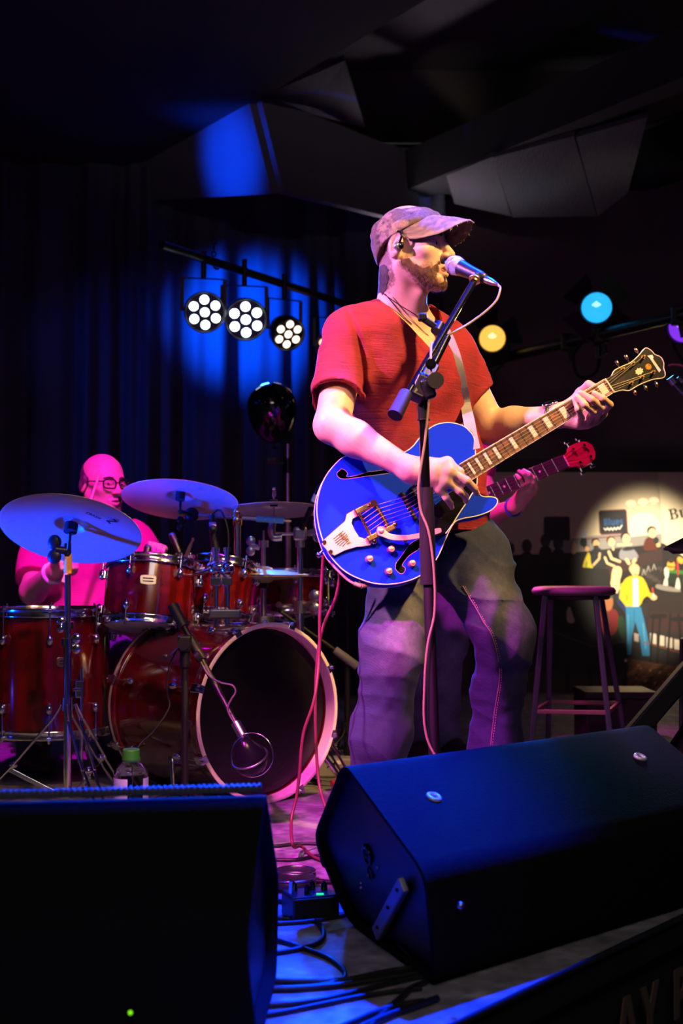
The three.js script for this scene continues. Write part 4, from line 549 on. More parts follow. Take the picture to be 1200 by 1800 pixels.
{
  const g0 = at(799, 466, 3.60), g1 = at(858, 493, 3.51), d = g1.clone().sub(g0).normalize(), t = thing('microphone', 'black vocal microphone with a silver mesh head at the singer’s mouth', 'microphone', g0.clone()), m = frame(g0, d);
  W('grille', lathe([[0.0005, -0.026], [0.012, -0.0235], [0.0205, -0.015], [0.0248, -0.003], [0.0252, 0.004], [0.0235, 0.018], [0.0215, 0.026]], m, 40), mat(0xc9c6c6, 0.42, 0.85, { bumpMap: rep(TX.weave, 5, 3), bumpScale: 0.0012 }), t);
  W('grille_ring', torus(0.0248, 0.0016, m.clone().multiply(new THREE.Matrix4().makeTranslation(0, 0.003, 0)), 40, 8), M.steel, t);
  W('handle', lathe([[0.0215, 0.026], [0.0205, 0.03], [0.0175, 0.06], [0.0155, 0.1], [0.013, 0.118], [0.001, 0.119]], m, 32), M.blackSatin, t);
  W('plug', [lathe([[0.001, 0.112], [0.0095, 0.112], [0.0095, 0.135], [0.0078, 0.15], [0.006, 0.158], [0.004, 0.168], [0.001, 0.17]], m, 20)], M.steel, t);
  const e = g0.clone().addScaledVector(d, 0.166), pts = [e, e.clone().addScaledVector(d, 0.012).add(V(0, -0.004, 0)), at(879, 508, 3.47), at(874, 525, 3.46), at(856, 545, 3.45), at(825, 568, 3.44), at(795, 585, 3.42), at(778, 594, 3.42), at(763, 600, 3.40), at(757, 620, 3.30), at(757, 660, 3.28), at(752, 720, 3.285), at(746, 780, 3.285), at(738, 830, 3.285), at(735, 860, 3.285), at(740, 900, 3.29), at(752, 930, 3.285), at(762, 1000, 3.285), at(763, 1080, 3.285), at(752, 1130, 3.28), at(746, 1200, 3.275), at(751, 1300, 3.27)]; const f = V(stBot.x + 0.06, 0.012, stBot.z + 0.06); pts.push(f.clone().setY(0.2), f, f.clone().add(V(0.25, 0.0, -0.1)), f.clone().add(V(0.5, 0, 0.02)));
  solo('microphone_cable', 'tan microphone cable arching from the microphone and winding down its stand', 'cable', tube(pts, 0.003, 200, 8), M.cableTan);
}
// ---------------------------------------------------------------- bass drum microphone on a short boom stand
{
  const fp = at(325, 1400, 4.1), foot = V(fp.x, 0, fp.z), j = at(325, 1131, 4.1), t = thing('mic_stand', 'short black boom stand in front of the bass drum', 'microphone stand', foot), e = at(428, 1296, 3.98), k = at(303, 1064, 4.16), d = e.clone().sub(k).normalize();
  W('post', [rod(foot.clone().setY(0.03), j, 0.0105)], M.black, t); W('clutch', [box(j, 0.04, 0.05, 0.04, 0.008), rod(j.clone().add(V(0, -0.07, 0)), j, 0.015), rod(j.clone().add(V(0, 0, 0.02)), j.clone().add(V(0, 0, 0.045)), 0.018), rod(at(345, 1156, 4.05), at(352, 1150, 4.05), 0.015)], M.blackSatin, t); W('boom', [rod(k, e, 0.009)], M.blackSatin, t); W('counterweight', rod(k, k.clone().addScaledVector(d, 0.08), 0.0165), M.black, t); W('boom_grip', rod(k.clone().addScaledVector(d, 0.12), k.clone().addScaledVector(d, 0.2), 0.0145), M.black, t);
  W('base', [0, 1, 2].map((i) => { const a = 0.9 + i * 2.094; return boxAlong(foot.clone().setY(0.11), foot.clone().add(V(Math.cos(a) * 0.2, 0.01, Math.sin(a) * 0.2)), 0.012, 0.016, UPY); }), M.black, t);
  W('support_wire', [tube([at(292, 1160, 4.08), at(300, 1152, 4.08), at(318, 1134, 4.09)], 0.003, 12, 6), ball(at(291, 1154, 4.08), 0.008)], M.blackSatin, t);
  const mp = at(438, 1330, 3.94), md = V(0.16, -0.42, -0.9).normalize(), t2 = thing('bass_drum_microphone', 'egg-shaped black microphone in a wire hoop before the bass drum head', 'microphone', mp.clone()), m = frame(mp, V(0.25, -0.75, -0.35).normalize());
  W('body', lathe([[0.001, -0.062], [0.016, -0.058], [0.028, -0.04], [0.047, -0.012], [0.052, 0.006], [0.048, 0.026], [0.034, 0.046], [0.016, 0.056], [0.001, 0.058]], m, 40), mat(0x1a1a20, 0.22, 0.5), t2); W('band', torus(0.0515, 0.003, m.clone().multiply(new THREE.Matrix4().makeTranslation(0, 0.004, 0)), 40, 8), M.steel, t2); W('wire_hoop', torus(0.062, 0.0022, frame(at(443, 1327, 3.95), V(-0.25, 0.1, 1)), 40, 6), M.chrome, t2);
  W('mount', [rod(e, mp.clone().addScaledVector(d, -0.04), 0.013, 0.017), rod(e.clone().addScaledVector(d, -0.05), e.clone().addScaledVector(d, 0.012), 0.015)], M.steel, t2);
  solo('microphone_cable', 'thin grey cable looping along the short boom to the bass drum microphone', 'cable', tube([at(352, 1162, 4.06), at(366, 1186, 4.05), at(388, 1200, 4.0), at(410, 1206, 3.98), at(414, 1216, 3.98), at(406, 1230, 3.98), at(400, 1246, 3.98), at(412, 1272, 3.97), at(426, 1296, 3.96)], 0.003, 60, 6), mat(0x5a5058, 0.5));
  solo('microphone_cable', 'thin dark cable hanging over the bass drum shell to the floor', 'cable', tube([at(312, 1140, 4.12), at(298, 1170, 4.12), at(294, 1220, 4.12), at(298, 1240, 4.12), at(270, 1285, 4.1), at(245, 1310, 4.08), at(236, 1340, 4.05), at(232, 1385, 4.0).setY(0.01), at(215, 1400, 3.8).setY(0.008)], 0.003, 60, 6), M.cable);
}
// clip-on tom microphones
function clipMic(label, p, d, lean) { const t = thing('clip_microphone', label, 'microphone', p.clone()), m = frame(p, d); W('body', lathe([[0.001, 0.028], [0.009, 0.026], [0.0125, 0.018], [0.0125, -0.004], [0.010, -0.012], [0.009, -0.05], [0.001, -0.052]], m, 24), M.blackSatin, t); W('grille', lathe([[0.001, 0.03], [0.010, 0.027], [0.013, 0.018]], m, 24), M.steel, t); W('clip', [tube([p.clone().addScaledVector(d, -0.03), p.clone().addScaledVector(d, -0.05).add(V(0, -0.02, 0)), p.clone().add(lean).add(V(0, 0.03, 0)), p.clone().add(lean)], 0.006, 20, 6), box(p.clone().add(lean), 0.02, 0.04, 0.02, 0.004)], M.black, t); return t; }
clipMic('stubby clip-on microphone over the middle rack tom, beside the hand of the drummer', at(306, 950, 4.72), V(-0.35, 0.75, -0.3).normalize(), V(0.01, -0.075, 0.03));
clipMic('black clip-on microphone at the left rim of the middle rack tom', at(258, 972, 4.66), V(0.1, 0.9, -0.3).normalize(), V(0.005, -0.055, 0.01));
{ // overhead microphone on a boom behind the guitar and the snare microphone boom
  const a = at(530, 930, 5.0), b = at(563, 856, 4.95), t = thing('microphone', 'slim black overhead microphone rising behind the guitar’s left edge', 'microphone', a.clone()), d = b.clone().sub(a).normalize(); W('body', [rod(a, b, 0.0105), rod(b, b.clone().addScaledVector(d, 0.012), 0.007)], M.darkMetal, t); W('ring', rod(a.clone().lerp(b, 0.66), a.clone().lerp(b, 0.82), 0.012), mat(0xd8c8d4, 0.4), t);
  const fp = at(610, 1330, 5.15), foot = V(fp.x, 0, fp.z), j = at(584, 1137, 5.15), t2 = thing('mic_stand', 'low black boom stand with a grey grip, right of the bass drum', 'microphone stand', foot); W('post', rod(foot.clone().setY(0.02), at(610, 1160, 5.15).setX(foot.x).setZ(foot.z), 0.011), M.black, t2); W('boom', rod(at(488, 1072, 5.15), at(596, 1148, 5.15), 0.007), M.black, t2); W('grip', rod(at(588, 1142, 5.15), at(628, 1172, 5.15), 0.0145, 0.0165), mat(0x8a8a95, 0.55), t2); W('tip', ball(at(490, 1063, 5.15), 0.012), M.steel, t2); tripod(t2, foot, 0.16, 0.2, 0.4, M.black);
  const t3 = thing('clip_microphone', 'small blue-lit microphone above the smaller rack tom, on a gooseneck', 'microphone', at(378, 962, 4.9)); W('body', [rod(at(376, 950, 4.9), at(380, 973, 4.9), 0.012, 0.014), rod(at(372, 905, 4.9), at(375, 950, 4.9), 0.011), ball(at(374, 930, 4.88), 0.014)], M.blackSatin, t3); W('ring', rod(at(373, 918, 4.9), at(374, 926, 4.9), 0.0125), mat(0xc99ad0, 0.4), t3); W('gooseneck', tube([at(372, 905, 4.9), at(385, 896, 4.9), at(400, 930, 4.9), at(398, 990, 4.9), at(392, 1010, 4.9)], 0.004, 30, 6), M.black, t3);
}
// ---------------------------------------------------------------- bottle
{
  const bp = at(230, 1400, 3.35), b = V(bp.x, 0, bp.z), t = thing('water_bottle', 'clear plastic bottle with a green cap and a paper label, behind the left monitor', 'bottle', b), m = new THREE.Matrix4().makeTranslation(b.x, 0, b.z), r = 0.0415, H = at(230, 1318, 3.35).y;
  W('body', lathe([[0.001, 0.006], [r * 0.85, 0.0], [r, 0.012], [r, H - 0.06], [r * 0.98, H - 0.053], [r * 0.75, H - 0.038], [r * 0.45, H - 0.026], [r * 0.42, H - 0.016], [r * 0.38, H - 0.004], [r * 0.34, H - 0.004], [r * 0.38, H - 0.027], [r * 0.7, H - 0.039], [r * 0.95, H - 0.056], [r * 0.95, 0.016], [r * 0.8, 0.008], [0.001, 0.01]], m, 40), mat(0xffffff, 0.03, 0, { transmission: 1, thickness: 0.003, ior: 1.35 }), t);
  W('cap', lathe([[0.001, H + 0.002], [r * 0.46, H + 0.002], [r * 0.5, H - 0.002], [r * 0.5, H - 0.019], [r * 0.54, H - 0.02], [r * 0.54, H - 0.027], [r * 0.44, H - 0.027]], m, 32), M.plasticGreen, t);
  W('label', new THREE.CylinderGeometry(r + 0.0006, r + 0.0006, 0.13, 40, 1, true, -2.15, 2.1).translate(b.x, H - 0.066 - 0.065, b.z), mat(0xe6dfe4, 0.6, 0, { side: THREE.DoubleSide }), t); W('label', new THREE.CylinderGeometry(r + 0.0006, r + 0.0006, 0.13, 20, 1, true, 0.9, 0.9).translate(b.x, H - 0.066 - 0.065, b.z), mat(0xcfc4d4, 0.6, 0, { side: THREE.DoubleSide }), t);
}
// ---------------------------------------------------------------- bar stool
{
  const d = 5.35, y = at(1008, 1030, d).y, c = at(1008, 1040, d), t = thing('bar_stool', 'round-topped bar stool with a padded seat and metal legs, right of the singer', 'stool', V(c.x, 0, c.z)), r = 0.162;
  W('seat', lathe([[0.001, y], [r * 0.8, y - 0.001], [r * 0.95, y - 0.006], [r, y - 0.018], [r * 0.98, y - 0.03], [r * 0.9, y - 0.036], [0.001, y - 0.036]], new THREE.Matrix4().makeTranslation(c.x, 0, c.z), 56), mat(0x50424c, 0.6), t);
  const tops = [[958, 1052, 5.25], [1046, 1050, 5.23], [1056, 1048, 5.45], [968, 1050, 5.47]], feet = [[929, 5.17], [1078, 5.12], [1102, 5.55], [962, 5.60]].map(([x, dd]) => { const p = at(x, 1300, dd); return V(p.x, 0, p.z); }), legs = [];
  for (let i = 0; i < 4; i++) { const a = at(...tops[i]); a.y = y - 0.036; legs.push([a, feet[i]]); const l = W('leg', boxAlong(feet[i], a, 0.02, 0.02, V(0, 0, 1), 0.004), mat(0x454a55, 0.35, 0.7), t); W('rubber_foot', box(feet[i].clone().setY(0.008), 0.024, 0.016, 0.024, 0.003), M.rubber, l); }
  const rung = legs.map(([a, b]) => b.clone().lerp(a, 0.215 / a.y)); for (let i = 0; i < 4; i++) W('footrest', boxAlong(rung[i], rung[(i + 1) % 4], 0.014, 0.016, UPY, 0.003), mat(0x7c5a58, 0.35, 0.5), t);
  W('apron', torus(r * 0.8, 0.01, new THREE.Matrix4().makeTranslation(c.x, y - 0.042, c.z), 40, 8), M.black, t);
}
// dark case on the stage behind the stool, a keyboard stand and a music stand at the right edge
{
  const a = at(1072, 1330, 5.9), t = thing('road_case', 'low black case on the stage behind the bar stool', 'case', V(a.x, 0, a.z)); W('body', box(V(a.x + 0.02, 0.105, a.z), 0.30, 0.21, 0.3, 0.012), M.black, t); W('lid', box(V(a.x + 0.02, 0.222, a.z), 0.31, 0.03, 0.31, 0.008), M.blackSatin, t); W('latch', box(V(a.x + 0.02, 0.2, a.z + 0.155), 0.04, 0.03, 0.008, 0.002), M.darkMetal, t);
  const d = 3.9, k = thing('keyboard_stand', 'thick black slanted stand leg crossing the lower right corner', 'stand', V(at(1150, 1500, d).x, 0, at(1150, 1500, d).z)); const p0 = at(1105, 1300, d), p1 = at(1262, 1118, d), dn = p0.clone().sub(p1).normalize(), ft0 = p0.clone().addScaledVector(dn, p0.y / -dn.y - 0.02); W('leg', boxAlong(ft0, p1.clone().addScaledVector(dn, -0.1), 0.052, 0.05, V(0, 0, 1), 0.006), M.black, k); const u0 = at(1207, 1300, d + 0.1); W('leg', boxAlong(V(u0.x, 0.01, u0.z), V(u0.x + 0.01, 0.55, u0.z), 0.05, 0.04, V(0, 0, 1), 0.006), M.black, k); W('rubber_foot', box(ft0.clone().setY(0.012), 0.1, 0.024, 0.06, 0.008), M.rubber, k);
  const m = thing('music_stand', 'black music stand desk poking in at the right edge before the mural', 'stand', V(at(1240, 1300, 4.6).x, 0, at(1240, 1300, 4.6).z)); const q = (x, y, dd = 4.6) => at(x, y, dd); W('desk', slab([q(1166, 963), q(1182, 974), q(1262, 972), q(1262, 915, 4.75)], 0.008), M.blackSatin, m); W('lip', boxAlong(q(1166, 964, 4.58), q(1262, 976, 4.56), 0.03, 0.012, UPY), M.blackSatin, m); W('post', rod(V(m.position.x, 0.02, m.position.z), q(1240, 960, 4.66), 0.012), M.black, m); for (let i = 0; i < 3; i++) { const an = i * 2.1; W('leg', boxAlong(V(m.position.x, 0.12, m.position.z), V(m.position.x + Math.cos(an) * 0.22, 0.012, m.position.z + Math.sin(an) * 0.22), 0.012, 0.012, UPY), M.black, m); }
  const s = thing('mic_stand', 'second boom microphone stand, only its blue-lit tip showing beside the guitar’s head', 'microphone stand', V(at(1300, 1400, 4.4).x, 0, at(1300, 1400, 4.4).z)); W('boom', rod(at(1181, 668, 4.3), at(1300, 790, 4.4), 0.011), mat(0x5a6a75, 0.3, 0.8), s); W('post', rod(V(s.position.x, 0.02, s.position.z), at(1300, 790, 4.4).setX(s.position.x), 0.012), M.black, s); W('mic_clip', [rod(at(1178, 663, 4.3), at(1186, 674, 4.3), 0.014), rod(at(1190, 664, 4.3), at(1200, 670, 4.3), 0.008)], M.steel, s); W('cable', tube([at(1174, 643, 4.3), at(1186, 641, 4.3), at(1204, 646, 4.3), at(1230, 690, 4.35)], 0.004, 20, 6), M.cablePink, s); for (let i = 0; i < 3; i++) { const an = i * 2.1 + 0.4; W('leg', boxAlong(V(s.position.x, 0.15, s.position.z), V(s.position.x + Math.cos(an) * 0.26, 0.012, s.position.z + Math.sin(an) * 0.26), 0.012, 0.012, UPY), M.black, s); }
}
// ---------------------------------------------------------------- pedals and cables on the floor
const fl = (px, py, h = 0) => { const d = FOCAL * (EYE.y - h) / (py - 1000) ; const p = at(px, py, d / (cP + (py - 900) / FOCAL * -sP) * 1); const r = p.clone().sub(EYE), k = (h - EYE.y) / r.y; return EYE.clone().addScaledVector(r, k); };
{
  for (const [px, py, r, l] of [[515, 1556, 0.055, 'round low effects pedal on the stage floor, the nearer of two discs'], [519, 1543, 0.05, 'round low effects pedal on the stage floor, the farther of two discs']]) { const p = fl(px, py + 6, 0.0), t = thing('round_pedal', l, 'effects pedal', p.clone()), m = new THREE.Matrix4().makeTranslation(p.x, 0, p.z); W('body', lathe([[0.001, 0.026], [r * 0.9, 0.026], [r, 0.018], [r, 0.0], [0.001, 0]], m, 40), mat(0x30333c, 0.4), t); W('rim', torus(r * 0.93, 0.003, m.clone().multiply(new THREE.Matrix4().makeTranslation(0, 0.026, 0)), 40, 8), M.steel, t); }
  const p = fl(545, 1612, 0), t = thing('effects_pedal', 'black effects pedal with small knobs and a green lamp beside the right monitor', 'effects pedal', p.clone()), rot = new THREE.Matrix4().makeRotationY(0.35), q = (x, y, z) => V(x, y, z).applyMatrix4(rot).add(p);
  W('body', box(V(0, 0.026, 0), 0.105, 0.05, 0.085, 0.005).applyMatrix4(rot).translate(p.x, 0, p.z), M.blackSatin, t); W('top_plate', box(V(0, 0.052, 0), 0.1, 0.003, 0.08, 0.001).applyMatrix4(rot).translate(p.x, 0, p.z), mat(0x22262c, 0.3, 0.5), t);
  for (const [x, z] of [[-0.03, -0.02], [-0.01, 0.012], [0.012, -0.022], [0.034, -0.006]]) W('knob', [rod(q(x, 0.053, z), q(x, 0.07, z), 0.0075, 0.0065), ball(q(x, 0.071, z), 0.0035)], M.blackGloss, t); W('footswitch', rod(q(-0.042, 0.053, 0.0), q(-0.042, 0.08, 0.0), 0.006), M.chrome, t); W('lamp', box(q(0.012, 0.055, 0.03), 0.016, 0.003, 0.005, 0.001), mat(0x113322, 0.3, 0, { emissive: 0x20ff90, emissiveIntensity: 1.2 }), t);
}
let nc = 0;
function floorCable(label, pts, r, m = M.cable) { solo('stage_cable', label, 'cable', tube(pts.map(([x, y, h]) => { const p = fl(x, y, 0); p.y = r + (h ?? 0); return p; }), r, 90, 7), m, 'cables lying on the stage floor'); }
floorCable('black cable curving in a loop across the blue floor, beside the effects pedal', [[430, 1600], [486, 1588], [520, 1600], [555, 1622], [569, 1648], [556, 1664], [520, 1674], [470, 1682], [420, 1690]], 0.0055);
floorCable('black cable crossing the middle of the blue floor in a long S', [[430, 1640], [480, 1655], [535, 1672], [580, 1690], [606, 1715], [600, 1728], [560, 1738], [500, 1742], [430, 1746]], 0.005, M.cable);
floorCable('pair of black cables running straight to the right monitor, upper one', [[430, 1728], [520, 1731], [600, 1729], [680, 1714], [740, 1704], [790, 1690]], 0.006);
floorCable('black cable running to the right monitor just below the upper one', [[430, 1745], [520, 1744], [610, 1736], [700, 1722], [760, 1712]], 0.006);
floorCable('black cable sweeping across the lowest blue floor to the monitor’s foot', [[400, 1770], [480, 1772], [560, 1764], [640, 1745], [720, 1726], [770, 1716]], 0.0055);
floorCable('black cable in the lower left of the blue floor, dipping under the left monitor', [[420, 1795], [490, 1786], [570, 1770], [650, 1754], [740, 1742]], 0.005);
floorCable('thick black cable bundle strand along the bottom of the blue floor', [[380, 1860], [480, 1850], [560, 1830], [620, 1805], [660, 1788], [700, 1776], [745, 1768]], 0.007);
floorCable('second thick black cable strand along the bottom of the blue floor', [[400, 1890], [500, 1872], [580, 1850], [640, 1812], [690, 1790], [730, 1776], [768, 1762]], 0.007);
floorCable('third black strand catching a thin blue edge near the monitor’s foot', [[480, 1890], [580, 1860], [640, 1822], [672, 1790], [702, 1762], [725, 1742], [748, 1732]], 0.006);
floorCable('thin dark cable lying behind the pedals, upper of two', [[420, 1492], [480, 1491], [530, 1486], [560, 1487], [600, 1492]], 0.005, M.cable);
floorCable('thin dark cable lying behind the pedals, lower of two', [[420, 1517], [480, 1515], [520, 1515], [560, 1508], [600, 1512]], 0.005, M.cable);
floorCable('short black cable behind the effects pedal', [[540, 1552], [566, 1554], [590, 1556], [620, 1552]], 0.006);
floorCable('black cable under the right monitor’s left corner', [[420, 1632], [480, 1628], [540, 1624], [590, 1616], [640, 1600]], 0.005);
floorCable('black cable crossing low in front of the effects pedal', [[430, 1612], [500, 1618], [560, 1616], [620, 1606]], 0.0045);
// small items behind the bass drum on the floor
{ const p = fl(592, 1372), t = thing('power_strip', 'small grey power box with lit switches behind the bass drum', 'power strip', p.clone()); W('body', box(p.clone().add(V(0.02, 0.035, -0.1)), 0.2, 0.07, 0.08, 0.01), mat(0x8c8890, 0.5), t); W('switch', box(p.clone().add(V(0.0, 0.055, -0.058)), 0.03, 0.014, 0.006, 0.002), M.white, t); const u = fl(583, 1392), t2 = thing('effects_pedal', 'red and silver foot pedal on the floor behind the bass drum', 'effects pedal', u.clone()); W('body', boxAlong(u.clone().setY(0.02), u.clone().add(V(0.12, 0.04, -0.02)), 0.07, 0.03, UPY, 0.006), mat(0x8a2236, 0.4), t2); W('edge', boxAlong(u.clone().setY(0.014).add(V(0, 0, 0.04)), u.clone().add(V(0.12, 0.02, 0.03)), 0.008, 0.02, UPY, 0.003), M.chrome, t2); }

// ---------------------------------------------------------------- the blue guitar
const gB = at(719, 889, 3.56), gN = at(1071, 677, 3.70), gX = gN.clone().sub(gB).normalize();
const gZ = EYE.clone().sub(gB).normalize().add(V(0.10, 0.16, 0)); gZ.addScaledVector(gX, -gZ.dot(gX)).normalize(); const gY = gZ.clone().cross(gX).normalize();
const GM = new THREE.Matrix4().makeBasis(gX, gY, gZ).setPosition(gB), GI = GM.clone().invert(), SCALE = gB.distanceTo(gN);
function gl(px, py, h = 0) { const o = gB.clone().addScaledVector(gZ, h), r = at(px, py, 1).sub(EYE), k = o.sub(EYE).dot(gZ) / r.dot(gZ); const p = EYE.clone().addScaledVector(r, k).applyMatrix4(GI); return [p.x, p.y]; }
const g3 = (px, py, h = 0) => { const [x, y] = gl(px, py, h); return V(x, y, h); };
const gpt = (x, y, z) => V(x, y, z).applyMatrix4(GM);      // guitar to world
const guitarBlue = mat([0.002, 0.03, 0.62], 0.6, 0, { specularIntensity: 0.15 });
{
  const T = -0.02, t = thing('electric_guitar', 'matte blue hollow-body electric guitar with gold vibrato tailpiece and pale binding', 'guitar', gB.clone()); t.quaternion.setFromRotationMatrix(GM);
  const outline = [[836, 830], [834, 775], [824, 757], [812, 748], [798, 744], [785, 743], [768, 746], [752, 755], [738, 769], [726, 784], [714, 793], [700, 797], [680, 797], [655, 796], [630, 797], [605, 803], [588, 817], [572, 838], [562, 862], [557, 890], [559, 918], [566, 946], [576, 970], [591, 990], [609, 1006], [631, 1017], [656, 1025], [682, 1027], [710, 1023], [736, 1013], [757, 996], [771, 975], [781, 952], [790, 932], [800, 917], [815, 911], [832, 908], [850, 903], [864, 896], [873, 886], [873, 877], [864, 873.5], [850, 873], [842, 868], [837, 857]].map(([x, y]) => gl(x, y, T));
  const fh1 = [[600, 824], [607, 827], [611, 833], [609, 838], [625, 836], [645, 830], [668, 827], [690, 823], [690, 830], [668, 834], [645, 837], [625, 840], [606, 842], [596, 840], [592, 832]].map(([x, y]) => gl(x, y, T));
  const fh2 = [[700, 1006], [695, 1000], [696, 990], [703, 980], [713, 966], [722, 955], [738, 946], [760, 938], [763, 946], [745, 955], [735, 966], [720, 976], [711, 986], [707, 994], [712, 998], [711, 1005], [705, 1009]].map(([x, y]) => gl(x, y, T));
  const smooth = (pts, n = 260) => new THREE.SplineCurve([...pts, pts[0]].map(([x, y]) => new THREE.Vector2(x, y))).getSpacedPoints(n).slice(0, n).map((p) => [p.x, p.y]);
  const out = smooth(outline), sh = (pts, depth, z, holes = [], bev = 0) => shapeGeo(pts, depth, bev, holes, false).translate(0, 0, z);
  const body = put('body', sh(out, 0.0035, T - 0.0035, [smooth(fh1, 60), smooth(fh2, 60)]), guitarBlue, t);
  const cx = out.reduce((s, p) => s + p[0], 0) / out.length, cy = out.reduce((s, p) => s + p[1], 0) / out.length, inner = out.map(([x, y]) => [lerp(x, cx, 0.03), lerp(y, cy, 0.03)]);
  put('rim', sh(out, 0.05, T - 0.0535, [inner]), guitarBlue, t); put('back', sh(out, 0.006, T - 0.0595), [mat(0x06080e, 0.6), guitarBlue], t);
  put('binding', [tube(out.map(([x, y]) => V(x, y, T - 0.001)), 0.0017, 420, 6, true), tube(out.map(([x, y]) => V(x, y, T - 0.058)), 0.0017, 300, 5, true)], M.cream, t);
  for (const f of [fh1, fh2]) put('sound_hole_edge', tube(smooth(f, 60).map(([x, y]) => V(x, y, T - 0.0005)), 0.0008, 120, 5, true), mat(0xb98f94, 0.5), t);
  // pickguard with its bound edge
  const pg = [[838, 833], [837, 852], [826, 872], [806, 902], [791, 926], [781, 938], [758, 945], [742, 934], [738, 908], [762, 890], [796, 862], [822, 842]].map(([x, y]) => gl(x, y, T + 0.011));
  put('pickguard', sh(smooth(pg, 90), 0.002, T + 0.009), M.blackGloss, t); put('pickguard_binding', tube([[838, 831], [837.5, 852], [827, 872], [807, 902], [792, 926], [783, 938]].map(([x, y]) => { const [a, b] = gl(x, y, T + 0.011); return V(a, b, T + 0.011); }), 0.0016, 50, 6), M.cream, t); put('pickguard_screw', [ball(g3(775, 911, T + 0.0115), 0.0022, 1, 1, 1, 8), ball(g3(828, 838, T + 0.0115), 0.002, 1, 1, 1, 8)], M.chrome, t);
  // neck, fretboard, frets and inlays
  const F = (n) => SCALE * Math.pow(2, -n / 12), wAt = (x) => lerp(0.0275, 0.0215, x / SCALE), xe = F(22.4), fb = T + 0.013;
  const fbg = (z0, z1, x0, x1, k = 1) => { const s = new THREE.Shape(); s.moveTo(x0, -wAt(x0) * k); s.lineTo(x1, -wAt(x1) * k); s.lineTo(x1, wAt(x1) * k); s.lineTo(x0, wAt(x0) * k); s.closePath(); return new THREE.ExtrudeGeometry(s, { depth: z1 - z0, bevelEnabled: false }).translate(0, 0, z0); };
  const fbr = fbg(fb - 0.006, fb, xe, SCALE); { const p = fbr.attributes.position, uv = fbr.attributes.uv; for (let i = 0; i < p.count; i++) uv.setXY(i, p.getX(i) * 5, p.getY(i) * 5); }
  const fbm = put('fretboard', fbr, mat(0xffffff, 0.5, 0, { map: TX.rosewood }), t);
  put('fretboard_binding', [-1, 1].map((s) => boxAlong(V(xe, s * wAt(xe), fb - 0.003), V(SCALE, s * wAt(SCALE), fb - 0.003), 0.0022, 0.0075, V(0, 0, 1), 0.0008)), M.cream, fbm);
  for (let n = 1; n <= 22; n++) put('fret', rod(V(F(n), -wAt(F(n)), fb), V(F(n), wAt(F(n)), fb), 0.0013, 0.0013, 8), M.chrome, fbm);
  for (const n of [1, 3, 5, 7, 9, 12, 15, 17, 19, 21]) { const a = F(n), b = F(n - 1), m = (a + b) / 2, w = (b - a) * 0.56; put('inlay', box(V(m, 0, fb), w, wAt(m) * 1.36, 0.0009, 0.0003), M.pearl, fbm); }
  const nk = []; { const prof = []; for (let i = 0; i <= 12; i++) { const a = Math.PI + i / 12 * Math.PI; prof.push([Math.cos(a), Math.sin(a)]); } const P = [], I = []; const x0 = F(19), rows = 8; for (let r = 0; r <= rows; r++) { const x = lerp(x0 - 0.05, SCALE + 0.005, r / rows); for (const [c, s] of prof) P.push(x, c * wAt(x), fb - 0.006 + s * 0.0155); } for (let r = 0; r < rows; r++) for (let i = 0; i < 12; i++) { const a = r * 13 + i; I.push(a, a + 13, a + 1, a + 1, a + 13, a + 14); } const g = new THREE.BufferGeometry(); g.setAttribute('position', new THREE.Float32BufferAttribute(P, 3)); g.setIndex(I); g.computeVertexNormals(); nk.push(g); }
  put('neck', nk, mat(0x3a1c10, 0.4, 0, { side: THREE.DoubleSide }), t);
  put('nut', box(V(SCALE + 0.002, 0, fb + 0.001), 0.004, wAt(SCALE) * 2, 0.006, 0.001), M.cream, t);
  // head
  const hd = [[1067.5, 667], [1075, 660], [1080, 651], [1091, 644.5], [1108, 637], [1122, 625], [1135.5, 611], [1145, 615.5], [1151, 622], [1162, 627.5], [1167, 637], [1167, 647], [1169.5, 654], [1168, 662], [1146, 667], [1123.5, 676], [1105, 686], [1095, 685], [1083, 688], [1076, 690]].map(([x, y]) => gl(x, y, fb));
  const hh = put('headstock', sh(hd, 0.014, fb - 0.018), mat(0x070707, 0.5, 0, { specularIntensity: 0.4 }), t); put('headstock_binding', tube(hd.slice(1).map(([x, y]) => V(x, y, fb - 0.004)), 0.0016, 160, 6), M.cream, hh);
  const posts = [[1094, 649, 1084.5, 638], [1112, 639, 1101, 628], [1130, 627.5, 1118, 616], [1109, 673.5, 1116, 690], [1128, 664, 1135, 682], [1147.5, 654.5, 1154, 676]], ends = [];
  for (const [x, y, bx, by] of posts) { const p = g3(x, y, fb), b = g3(bx, by, fb - 0.012); ends.push(p); put('tuner', [rod(p.clone().setZ(fb - 0.004), p.clone().setZ(fb + 0.012), 0.0034, 0.003, 12), rod(p.clone().setZ(fb - 0.004), p.clone().setZ(fb - 0.001), 0.0062, 0.0058, 14), rod(p.clone().setZ(fb - 0.016), b, 0.002, 0.002, 8)], M.gold, hh); put('tuner_button', ball(V(0, 0, 0), 0.0085, 0.62, 1, 0.5, 14).applyMatrix4(frame(b, b.clone().sub(p).setZ(0))), M.gold, hh); }
  { const [x, y] = gl(1124, 652, fb), st = []; for (let i = 0; i < 16; i++) { const a = i / 16 * Math.PI * 2, r = i % 2 ? 0.0085 : 0.0115; st.push([x + Math.cos(a) * r * 1.15, y + Math.sin(a) * r * 0.9]); } put('inlay', sh(st, 0.0009, fb - 0.0045), M.pearl, hh); const [u, v] = gl(1140, 644, fb); put('inlay', new THREE.CylinderGeometry(0.0085, 0.0085, 0.001, 24).rotateX(Math.PI / 2).translate(u, v, fb - 0.0036), mat(0xd98a1e, 0.3, 0.3), hh); put('inlay', torus(0.0055, 0.0007, new THREE.Matrix4().makeRotationX(Math.PI / 2).setPosition(u, v, fb - 0.0028), 20, 6), M.gold, hh);
